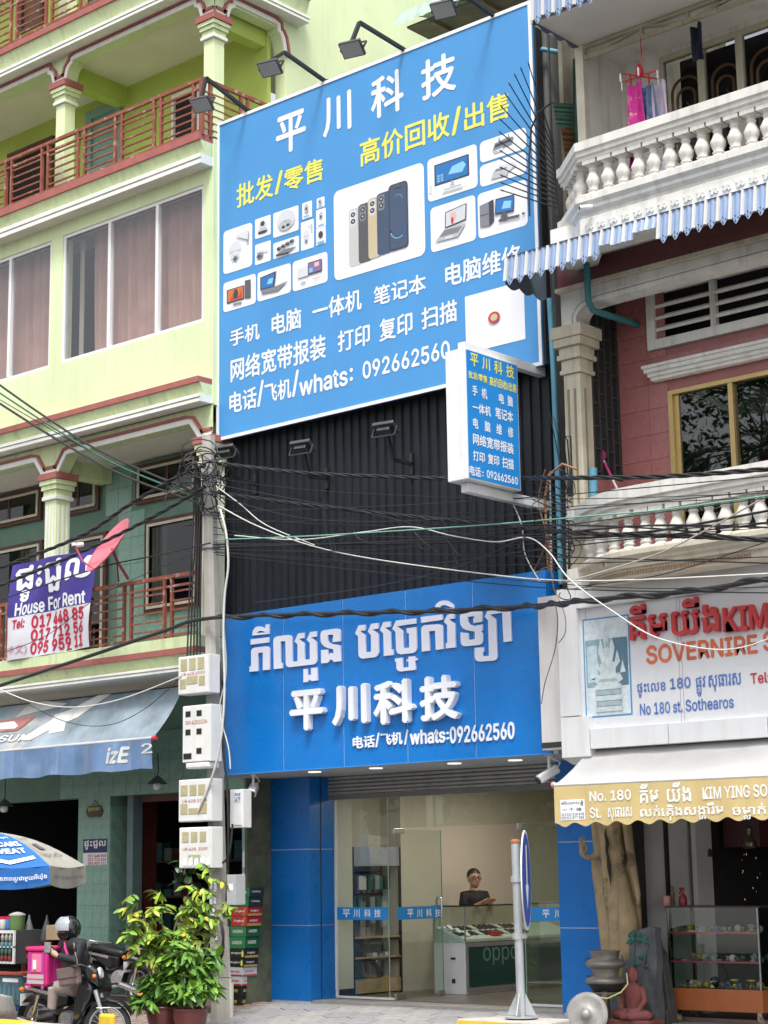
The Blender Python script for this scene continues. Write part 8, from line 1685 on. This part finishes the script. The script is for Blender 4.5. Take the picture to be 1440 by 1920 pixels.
m_tr = M('taupe_trousers', (.30, .24, .225), .85, .12, 7, bump=.3, bscale=16); tr_ = MB(); hip_n = pt(139, 1850, Yr_-.10); kn_n = pt(101, 1851, Yr_-.26); an_n = pt(97, 1893, Yr_-.26); hip_f = pt(142, 1850, Yr_+.08); kn_f = pt(112, 1854, Yr_+.10); an_f = pt(112, 1898, Yr_+.12)
limb(tr_, [hip_n+Vector((.05, 0, 0)), hip_n, kn_n.lerp(hip_n, .4), kn_n], [.11, .105, .09, .072]); limb(tr_, [kn_n, kn_n.lerp(an_n, .5), an_n], [.072, .062, .055]); limb(tr_, [hip_f, kn_f], [.105, .072]); limb(tr_, [kn_f, an_f], [.072, .052]); limb(tr_, [hip_n, hip_f], [.12, .12])
o = obj('trousers', tr_, m_tr, rd); remesh(o, .013, 3)
for k, (a, lb) in enumerate(((an_n, 'near'), (an_f, 'far'))): o = obj('shoe', MB().tube([a+Vector((.02, .02, -.06)), a+Vector((-.02, -.01, -.075)), a+Vector((-.10, -.06, -.10)), a+Vector((-.155, -.09, -.115))], [.05, .055, .046, .03], 12), M('black_shoe', (.015, .015, .017), .5), rd); obj('sock', MB().tube([a+Vector((0, 0, .03)), a+Vector((.01, .01, -.05))], [.045, .048], 10), M('dark_sock', (.03, .035, .045), .9), rd)
hm = MB(); hcn = hc+Vector((0, 0, .03))-fdir*.015; ball(hm, hcn, .152, 1., 1., 1.02, 20); he = obj('helmet', hm, m_bk, rd)
b_ = bmesh.new(); b_.from_mesh(he.data); fdn = fdir.normalized()
dl_ = [f for f in b_.faces if (f.calc_center_median()-hcn).normalized().dot(fdn) > .62 and f.calc_center_median().z < hcn.z+.05]; bmesh.ops.delete(b_, geom=dl_, context='FACES'); lo = [f for f in b_.faces if f.calc_center_median().z < hcn.z-.115]; bmesh.ops.delete(b_, geom=lo, context='FACES'); b_.to_mesh(he.data); b_.free(); sd = he.modifiers.new('solid', 'SOLIDIFY'); sd.thickness = .025; sd.offset = -1
sv = Vector((-fdn.y, fdn.x, 0)); vs = MB(); 
for j in range(7):
    for i in range(13): a = R(-68+136*i/12); e = R(-6+62*j/6); vs.v.append(tuple(hcn+(fdn*math.cos(a)+sv*math.sin(a))*math.cos(e)*.17+Vector((0, 0, math.sin(e)*.17))))
vs.f = [(j*13+i, j*13+i+1, (j+1)*13+i+1, (j+1)*13+i) for j in range(6) for i in range(12)]; vs.sm = [True]*len(vs.f); obj('visor', vs, M('smoky_visor', (.30, .33, .36), .12, .05, spec=.7), rd, fix=False)
mk = MB()
for j in range(4):
    for i in range(9): a = R(-75+150*i/8); e = R(-52+44*j/3); r_ = .115+.012*math.cos(a); mk.v.append(tuple(hc+(fdn*math.cos(a)+sv*math.sin(a)*.85)*math.cos(e)*r_+Vector((0, 0, math.sin(e)*.13))))
mk.f = [(j*9+i, j*9+i+1, (j+1)*9+i+1, (j+1)*9+i) for j in range(3) for i in range(8)]; mk.sm = [True]*len(mk.f); obj('face_mask', mk, M('black_mask', (.012, .012, .013), .8), rd, fix=False)
for q_ in (-1, 1): obj('eye', MB().lathe([(.004, -.006), (.013, 0), (.004, .006)], 10, hc+fdn*.092+sv*.034*q_+Vector((0, 0, .012))), m_ink, rd)
o = obj('mobile_phone', MB().box(-.04, .04, -.006, .006, -.075, .075, Matrix.Translation(phn+Vector((0, 0, .02))) @ Matrix.Rotation(R(50), 4, 'Z') @ Matrix.Rotation(R(-35), 4, 'X')), m_bp, None, .004); tag(o, 'black mobile phone held in both hands by the delivery rider', 'phone')
sbp = pt(131, 1830, Yr_-.33); sbg = thing('shoulder_bag', 'brown leather shoulder bag on the lap of the delivery rider', 'bag', sbp); m_lt = M('brown_leather', (.15, .105, .095), .5, .15, 8); bmx = Matrix.Translation(sbp) @ Matrix.Rotation(R(12), 4, 'Z') @ Matrix.Rotation(R(-8), 4, 'Y')
obj('pouch', MB().box(-.145, .145, -.045, .045, -.11, .09, bmx), m_lt, sbg, .025); obj('flap', MB().box(-.15, .15, -.056, -.046, -.02, .10, bmx), m_lt, sbg, .006); obj('strap', MB().tube([bmx @ Vector((.13, 0, .09)), sh_n+Vector((.02, -.1, .02)), pt(140, 1764, Yr_-.06)], .012, 6), m_lt, sbg)
# pink delivery bag on the rear seat
pkc = pt(79, 1850, Yr_-.02); pk_ = thing('delivery_bag', 'bright pink insulated delivery bag on the rear seat of the ridden motorbike', 'bag', pkc); m_pk = M('bag_pink', (.62, .02, .20), .6, .08, 5, bump=.2); m_pk2 = M('bag_magenta', (.45, .04, .30), .6, .08, 5); xb0 = PY(50, 1810, Yr_-.2).x; xb1 = PY(88, 1812, Yr_-.2).x; zb0_ = pt(80, 1850, Yr_-.2).z; zb1_ = pt(80, 1776, Yr_-.2).z
boxobj('shell', (xb0, xb1, Yr_-.2, Yr_+.16, zb0_, zb1_-.05), m_pk, pk_, .03); boxobj('lid', (xb0-.012, xb1+.012, Yr_-.215, Yr_+.175, zb1_-.049, zb1_), m_pk, pk_, .018)
for x in (xb0+.05, xb1-.09): boxobj('strap', (x, x+.045, Yr_-.212, Yr_-.201, zb0_-.03, zb1_-.06), m_pk2, pk_)
boxobj('strap', (xb1+.001, xb1+.012, Yr_-.1, Yr_-.055, zb0_-.05, zb1_-.06), m_pk2, pk_); boxobj('pocket', (xb0+.03, xb1-.04, Yr_-.216, Yr_-.2125, zb0_+.03, zb0_+.14), M('pocket_grey', (.42, .38, .40), .7), pk_); boxobj('tag', (xb0+.14, xb0+.20, Yr_-.218, Yr_-.2125, zb0_+.20, zb0_+.31), m_lw, pk_); obj('pink_panel', MB().box(xb0+.1, xb1-.1, Yr_-.206, Yr_-.2015, zb0_+.17, zb1_-.08), M('bag_pale_pink', (.70, .18, .34), .6), pk_); boxobj('reflective_strip', (xb0+.03, xb1-.04, Yr_-.2175, Yr_-.2165, zb0_+.078, zb0_+.092), m_pk, pk_)
# shopkeeper behind the counter
XM = 2.28; hm_ = PX(889, 1648, XM); sk = thing('person', 'man in a black polo shirt and glasses behind the glass counter', 'person', (XM, hm_.y, ZF)); fm = Vector((.8, -.45, 0)).normalized(); sm_ = Vector((-fm.y, fm.x, 0)); bm2 = MB(); head(bm2, hm_, fm, 1.02)
ck = hm_-Vector((0, 0, .26)); limb(bm2, [Vector((XM, hm_.y, ZF+.02)), Vector((XM, hm_.y, .9)), ck, hm_-Vector((0, 0, .14))], [.13, .13, .12, .055])
arms = []
for q_ in (-1, 1):
    s_ = ck+sm_*.165*q_+Vector((0, 0, .03)); e_ = ck+sm_*.21*q_+fm*.06-Vector((0, 0, .20)); w2 = Vector((cx0+.16, hm_.y-.20+.07*q_, 1.245)); limb(bm2, [ck+Vector((0, 0, .05)), s_, e_, w2], [.06, .05, .042, .03]); hand(bm2, w2, Vector((.7, -.35+.1*-q_, .12)), Vector((-.1, -.1, .8)), 1., .6, -q_); arms.append((s_, e_))
o = obj('body', bm2, m_skin, sk); remesh(o, .01, 2)
pol = MB(); limb(pol, [Vector((XM, hm_.y, .80)), ck-Vector((0, 0, .25)), ck, ck+Vector((0, 0, .075)), hm_-Vector((0, 0, .155))], [.155, .16, .165, .10, .064], 16)
for s_, e_ in arms: limb(pol, [ck+Vector((0, 0, .03)), s_, s_.lerp(e_, .62)], [.085, .072, .066])
o = obj('polo_shirt', pol, M('black_polo', (.010, .010, .012), .8, .1), sk); remesh(o, .014, 4)
tz = MB(); limb(tz, [Vector((XM, hm_.y, .86)), Vector((XM, hm_.y+.1, .5)), Vector((XM, hm_.y+.1, .1))], [.16, .09, .06]); limb(tz, [Vector((XM, hm_.y, .86)), Vector((XM, hm_.y-.1, .5)), Vector((XM, hm_.y-.1, .1))], [.16, .09, .06]); o = obj('trousers', tz, M('dark_trousers', (.03, .03, .035), .8), sk); remesh(o, .02, 2)
hr = MB(); ball(hr, hm_+Vector((0, 0, .05))-fm*.018, .104, .96, 1., 1.0, 18); ho = obj('hair', hr, m_hair, sk); b_ = bmesh.new(); b_.from_mesh(ho.data); bmesh.ops.delete(b_, geom=[f for f in b_.faces if (f.calc_center_median()-hm_).dot(fm) > .05 and f.calc_center_median().z < hm_.z+.07 or f.calc_center_median().z < hm_.z-.01], context='FACES'); b_.to_mesh(ho.data); b_.free()
gs = MB()
for q_ in (-1, 1): c_ = hm_+fm*.108+sm_*.036*q_+Vector((0, 0, .012)); gs.tube([c_+sm_*.03*math.cos(t*.45)+Vector((0, 0, .024*math.sin(t*.45))) for t in range(15)], .0035, 5); gs.tube([c_+sm_*.03*q_, hm_+sm_*.095*q_], .003, 5)
obj('glasses', gs, m_bp, sk)
for q_ in (-1, 1): obj('eye', MB().lathe([(.003, -.005), (.011, 0), (.003, .005)], 8, hm_+fm*.093+sm_*.035*q_+Vector((0, 0, .012))), m_ink, sk); obj('eyebrow', MB().tube([hm_+fm*.097+sm_*(.02*q_)+Vector((0, 0, .036)), hm_+fm*.09+sm_*(.055*q_)+Vector((0, 0, .036))], .005, 5), m_hair, sk)
obj('mouth', MB().tube([hm_+fm*.094+sm_*.022-Vector((0, 0, .055)), hm_+fm*.101-Vector((0, 0, .056)), hm_+fm*.094-sm_*.022-Vector((0, 0, .055))], .006, 6), M('lips', (.30, .12, .10), .5), sk)
# ================================================================== cables
m_cab = M('black_cable', (.018, .018, .020), .45, .2, 12); m_cabg = M('green_cable', (.02, .10, .07), .5, .1); m_cabw = M('white_cable', (.58, .57, .54), .5, .1, 8); m_cabt = M('copper_cable', (.30, .14, .08), .6, .1)
def smooth(pts, n=8):
    P = [pts[0]]+pts+[pts[-1]]; out = []
    for i in range(1, len(P)-2):
        a, b, c, d = P[i-1:i+3]
        for k in range(n): t = k/n; out.append(tuple(.5*((2*b[q_])+(-a[q_]+c[q_])*t+(2*a[q_]-5*b[q_]+4*c[q_]-d[q_])*t*t+(-a[q_]+3*b[q_]-3*c[q_]+d[q_])*t**3) for q_ in range(2)))
    out.append(tuple(pts[-1])); return out
def ydep(px):  # cables leave the pole and pass in front of the right-hand balconies
    return -1.62 if px < 420 else (-1.62+.12*min(1, (px-420)/300.) if px < 985 else -1.5-.85*min(1, (px-985)/100.))
def cable(lb, pts, r_, m=m_cab, strands=0, nm='overhead_cable', dy=0., grp='overhead cables'):
    P = [PY(x, y, ydep(x)+dy) for x, y in smooth(pts)]; mb = MB()
    if strands:
        L = 0.; prev = None; Q = [[] for _ in range(strands)]
        D = []
        for i in range(len(P)-1):
            for k in range(6): D.append(P[i].lerp(P[i+1], k/6))
        for p in D:
            if prev is not None: L += (p-prev).length
            prev = p
            for s in range(strands): a = L*9+s*2*math.pi/strands; Q[s].append(p+Vector((0, math.cos(a)*r_*.9, math.sin(a)*r_*.9)))
        for s in range(strands): mb.tube(Q[s], r_*.75, 5, False)
    else: mb.tube(P, r_, 6, False)
    o = obj(nm, mb, m, None, fix=False); tag(o, lb, 'cable', grp); return o
cable('thick black cable slanting down from the left edge to the pole, topmost of four', [(-20, 708), (90, 785), (200, 852), (378, 928)], .017); cable('dark green cable slanting down from the left edge to the pole', [(-20, 724), (100, 802), (220, 872), (380, 938)], .013, m_cabg, dy=-.05); cable('thick black cable slanting down from the left edge to the pole, lowest of four', [(-20, 744), (120, 832), (240, 895), (382, 946)], .018, dy=-.1); cable('thin black cable slanting down from the left edge to the pole', [(-20, 738), (200, 862), (376, 932)], .007, dy=-.03)
cable('twisted cable bundle rising past the satellite dish feed to the pole top', [(-20, 1072), (150, 1006), (240, 948), (330, 895), (385, 872)], .018, strands=3, dy=-.08); cable('twisted cable bundle crossing in front of the satellite dish', [(-20, 1106), (160, 1032), (300, 962), (385, 912)], .017, strands=3, dy=-.25); cable('thin cable rising over the rent banner to the pole', [(-20, 1132), (180, 1066), (300, 1040), (395, 1018)], .010, dy=-.1); cable('thin cable sagging across the rent banner numbers', [(-20, 1232), (90, 1190), (200, 1110), (385, 1030)], .005, dy=-.15)
cable('heaviest black cable with wire wrapped round it, across the big Khmer lettering', [(-20, 1292), (150, 1236), (300, 1186), (395, 1159), (640, 1150), (820, 1146), (1000, 1136), (1130, 1123), (1300, 1108), (1470, 1080)], .026); cable('wire wound spirally round the heaviest cable', [(400, 1158), (640, 1150), (820, 1146), (1000, 1136), (1130, 1123), (1300, 1108), (1470, 1080)], .030, strands=1)
cable('off-white cable sagging under the first floor edge to the top meter box', [(-10, 1288), (60, 1316), (140, 1326), (230, 1310), (340, 1268)], .009, m_cabw, dy=-.3); cable('thin cable sagging over the blue awning', [(30, 1308), (120, 1352), (200, 1360), (270, 1330), (340, 1270)], .005, dy=-.9)
cable('twisted bundle of grey cables just below the floodlights', [(405, 868), (560, 886), (700, 893), (850, 897), (1030, 896), (1250, 893), (1470, 877)], .017, strands=3); cable('twisted bundle of grey cables across the middle of the black cladding', [(395, 922), (560, 945), (750, 966), (950, 986), (1100, 1000), (1300, 1006), (1470, 1014)], .017, strands=3, dy=-.05)
for k, (pts, r_) in enumerate((([(400, 972), (700, 986), (1000, 984), (1240, 992), (1470, 1018)], .010), ([(400, 1021), (700, 1020), (1000, 1012), (1200, 1000), (1470, 952)], .013), ([(400, 1030), (700, 1038), (1000, 1043), (1470, 1057)], .008), ([(400, 1026), (680, 1018), (1000, 1002), (1230, 985), (1470, 990)], .011), ([(400, 960), (700, 950), (1000, 932), (1200, 915), (1470, 890)], .006), ([(405, 1040), (700, 1072), (900, 1092), (1100, 1106), (1470, 1112)], .007), ([(405, 1034), (700, 1056), (950, 1086), (1200, 1103), (1470, 1100)], .005), ([(478, 1130), (700, 1100), (860, 1062), (975, 1012)], .007))):
    cable('%s black cable among the lines between the pole and the souvenir house' % ('thin' if r_ < .009 else 'thick'), pts, r_, dy=-.02*k, grp='black lines between pole and souvenir house')
cable('white cable sweeping down across the cladding to the white signboard', [(410, 948), (480, 985), (580, 1022), (700, 1048), (900, 1075), (1040, 1088), (1200, 1087), (1470, 1074)], .0085, m_cabw, dy=-.15); cable('white cable looping down over the statue photo on the signboard', [(440, 1004), (560, 1012), (680, 998), (770, 988), (850, 1005), (930, 1016), (990, 1008), (1030, 1036), (1070, 1088), (1150, 1147), (1230, 1195), (1330, 1217), (1400, 1212), (1470, 1185)], .0075, m_cabw, dy=-.2); cable('white cable from the pole top slanting behind the big white cable', [(405, 912), (450, 945), (500, 985), (590, 1022)], .007, m_cabw, dy=-.1)
cable('pale green cable running across both houses', [(405, 1012), (600, 1004), (900, 985), (1100, 968), (1250, 955), (1470, 925)], .009, M('pale_green_cable', (.16, .36, .27), .5), dy=-.25); cable('beige cable slanting up across the lower balusters', [(1060, 1092), (1200, 1050), (1290, 1012), (1470, 912)], .008, M('beige_cable', (.45, .38, .32), .5), dy=-.1); cable('thin dark cable slanting up across the lower balcony base', [(1095, 1098), (1250, 1075), (1470, 1005)], .006, dy=-.15); cable('thin white cable hanging from the light box sign', [(962, 945), (978, 985), (985, 1040), (1012, 1090)], .008, m_cabw)
cable('copper coloured wire curling over the right end of the blue sign', [(1022, 880), (1010, 940), (1024, 1010), (1002, 1070), (1000, 1090), (1015, 1068), (1030, 1066), (1036, 1085), (1018, 1092)], .008, m_cabt, dy=.2); cable('copper coloured wire running down beside the white signboard', [(1026, 990), (1032, 1050), (1038, 1100), (1058, 1150), (1060, 1185), (1048, 1205)], .006, m_cabt, dy=.2); cable('dark loop of wire hanging beside the white signboard', [(1040, 1130), (1046, 1165), (1040, 1220), (1022, 1280), (1015, 1320)], .005, dy=.15)
rr = random.Random(5)
for k in range(9):
    a_ = rr.uniform(870, 1060); b_ = a_+rr.uniform(-40, 90); cable('thin black wire strung from the pole towards the souvenir house', [(400, a_), (rr.uniform(600, 760), (a_+b_)/2+rr.uniform(5, 40)), (rr.uniform(880, 1050), b_+rr.uniform(-5, 15)), (1470, b_-rr.uniform(0, 60))], rr.choice((.0045, .006, .0075)), dy=-.02*k, grp='very thin wires')
for k in range(9): x_ = rr.uniform(430, 1000); cable('loose black wire end dangling from the cable bundles', [(x_, rr.uniform(890, 985)), (x_+rr.uniform(-12, 12), 1000+rr.uniform(-10, 20)), (x_+rr.uniform(5, 40), 1030+rr.uniform(-20, 30)), (x_+rr.uniform(20, 60), 1020)], .005, dy=-.1, grp='loose wire ends')
for k, x in enumerate((360, 364, 368, 372, 376)): cable('black cable running down the left side of the pole to the top meter box', [(x+4, 900), (x+2, 1000), (x-4+k, 1100), (x-9+2*k, 1232)], .012, nm='drop_cable', dy=.02*k, grp='cables down the pole')
cable('white conduit cable running down the right side of the pole to the third meter box', [(413, 955), (424, 1000), (428, 1060), (421, 1120), (419, 1200), (421, 1290), (415, 1380), (400, 1450), (372, 1520)], .016, m_cabw, nm='drop_cable', dy=-.22, grp='cables down the pole'); cable('thin white cable running down beside the white conduit', [(418, 1150), (424, 1260), (412, 1330), (428, 1400), (432, 1442)], .009, m_cabw, nm='drop_cable', dy=-.15, grp='cables down the pole'); cable('thick black cable curling from the junction box to the lowest meter box', [(436, 1545), (432, 1590), (424, 1612), (408, 1622), (396, 1628)], .014, nm='drop_cable', dy=.0, grp='cables down the pole'); cable('black cable running down the pole beside the junction box', [(412, 1240), (416, 1380), (426, 1480), (428, 1600), (424, 1690)], .014, nm='drop_cable', dy=.05, grp='cables down the pole')
rr = random.Random(77); tg = MB()
for k in range(22):
    c = PY(rr.gauss(372, 24), rr.gauss(892, 26), -1.68+rr.uniform(-.12, .1)); r1 = rr.uniform(.06, .26); a0 = rr.uniform(0, 6); ex = rr.uniform(.5, 1.2)
    tg.tube([c+RGT*(r1*math.cos(a0+t*.45))+Vector((0, .05*math.sin(t+k), ex*r1*math.sin(a0+t*.45+.3*math.sin(k)))) for t in range(rr.randrange(9, 16))], rr.choice((.006, .008, .010)), 5, False)
for k in range(10):
    c = PY(rr.gauss(1040, 14), rr.gauss(1000, 50), -1.95); r1 = rr.uniform(.05, .16); a0 = rr.uniform(0, 6); tg.tube([c+RGT*(r1*math.cos(a0+t*.45))+Vector((0, .04*math.sin(t+k), 1.3*r1*math.sin(a0+t*.45))) for t in range(11)], .006, 5, False)
for k in range(16): a = PY(rr.uniform(335, 440), rr.uniform(840, 940), -1.65); b = PY(rr.uniform(375, 425), rr.uniform(870, 1030), -1.6); tg.tube([a, a.lerp(b, .5)-Vector((0, 0, rr.uniform(.02, .14))), b], rr.choice((.005, .007, .009)), 5, False)
o = obj('cable_tangle', tg, m_cab, None, fix=False, kind='stuff'); o['label'] = 'tangle of black cables and loops knotted round the pole top'; o['category'] = 'cables'
# ================================================================== across the street: palm and trees mirrored in the panes
def leaftree(lb, P, h, cr, n, seed, m, nm='street_tree', ls=.7):
    rr = random.Random(seed); t = thing(nm, lb, 'tree', P, 'trees across the street'); tk = MB(); tk.tube([P, P+Vector((.1, .1, h*.35)), P+Vector((0, 0, h*.6))], [.28, .2, .12], 10); cl_ = []
    for k in range(16): a = rr.uniform(0, 6.28); r_ = cr*rr.random()**.5*.8; c = P+Vector((r_*math.cos(a), r_*math.sin(a), h*rr.uniform(.42, .95))); cl_.append(c); tk.tube([P+Vector((0, 0, h*.45)), (P+Vector((0, 0, h*.5))).lerp(c, .5), c], [.1, .06, .02], 6)
    obj('trunk', tk, m_old, t); cw = MB()
    for k in range(n):
        c = rr.choice(cl_); d = Vector((rr.gauss(0, 1), rr.gauss(0, 1), rr.gauss(0, .8))); p = c+d*cr*.26; a = Vector((rr.uniform(-1, 1), rr.uniform(-1, 1), rr.uniform(-1, 1))).normalized(); b = a.orthogonal().normalized(); s = rr.uniform(.12, .24)*ls; cw.v += [tuple(p-a*s), tuple(p+b*s*.45), tuple(p+a*s), tuple(p-b*s*.45)]; q_ = len(cw.v); cw.f.append((q_-4, q_-3, q_-2, q_-1)); cw.sm.append(False)
    obj('crown', cw, m, t, fix=False)
for k, (x, y, h, c, lb) in enumerate(((-21, -26, 9, 3.8, 'broad leafy tree across the street, mirrored in the left shop pane'), (-15.5, -27, 8, 3.4, 'leafy tree across the street, mirrored in the shop door panes'), (-10.5, -25, 7.5, 3.2, 'leafy tree across the street, mirrored in the right shop pane'), (-6, -27, 17, 4.2, 'leafy tree across the street behind the palm, seen only in reflections'))): leaftree(lb, Vector((x, y, -.45)), h, c, 6000, k, M('far_leaf', (.06, .11, .025), .5, .3, 1))
pl4 = Vector((1.0, -14.6, -.5)); pm_ = thing('palm_tree', 'tall fan palm mirrored in the gold framed window', 'palm', pl4); obj('trunk', MB().tube([pl4, pl4+Vector((.1, 0, 5)), pl4+Vector((.3, .1, 10.3))], [.2, .16, .14], 10), m_old, pm_); crn = pl4+Vector((.3, .1, 10.4)); rr = random.Random(4); fr_ = MB()
for k in range(20):
    a = k*2.4; el = rr.uniform(-.5, 1.1); d = Vector((math.cos(a)*math.cos(el), math.sin(a)*math.cos(el), math.sin(el))); b0_ = crn+d*1.2; sdv_ = d.cross(Vector((0, 0, 1))).normalized(); fr_.bar(crn, b0_, .03, .03); upv = sdv_.cross(d)
    for j in range(15): t = R(-75+150*j/14); e = (d*math.cos(t)+sdv_*math.sin(t)); tip = b0_+e*1.15-Vector((0, 0, .25*abs(math.sin(t)))); wv_ = (d*-math.sin(t)+sdv_*math.cos(t))*.045; fr_.add([b0_, b0_+e*.6+wv_, tip, b0_+e*.6-wv_], [(0, 1, 2, 3)])
obj('fronds', fr_, M('palm_leaf', (.05, .10, .03), .5, .2, 3), pm_, fix=False)
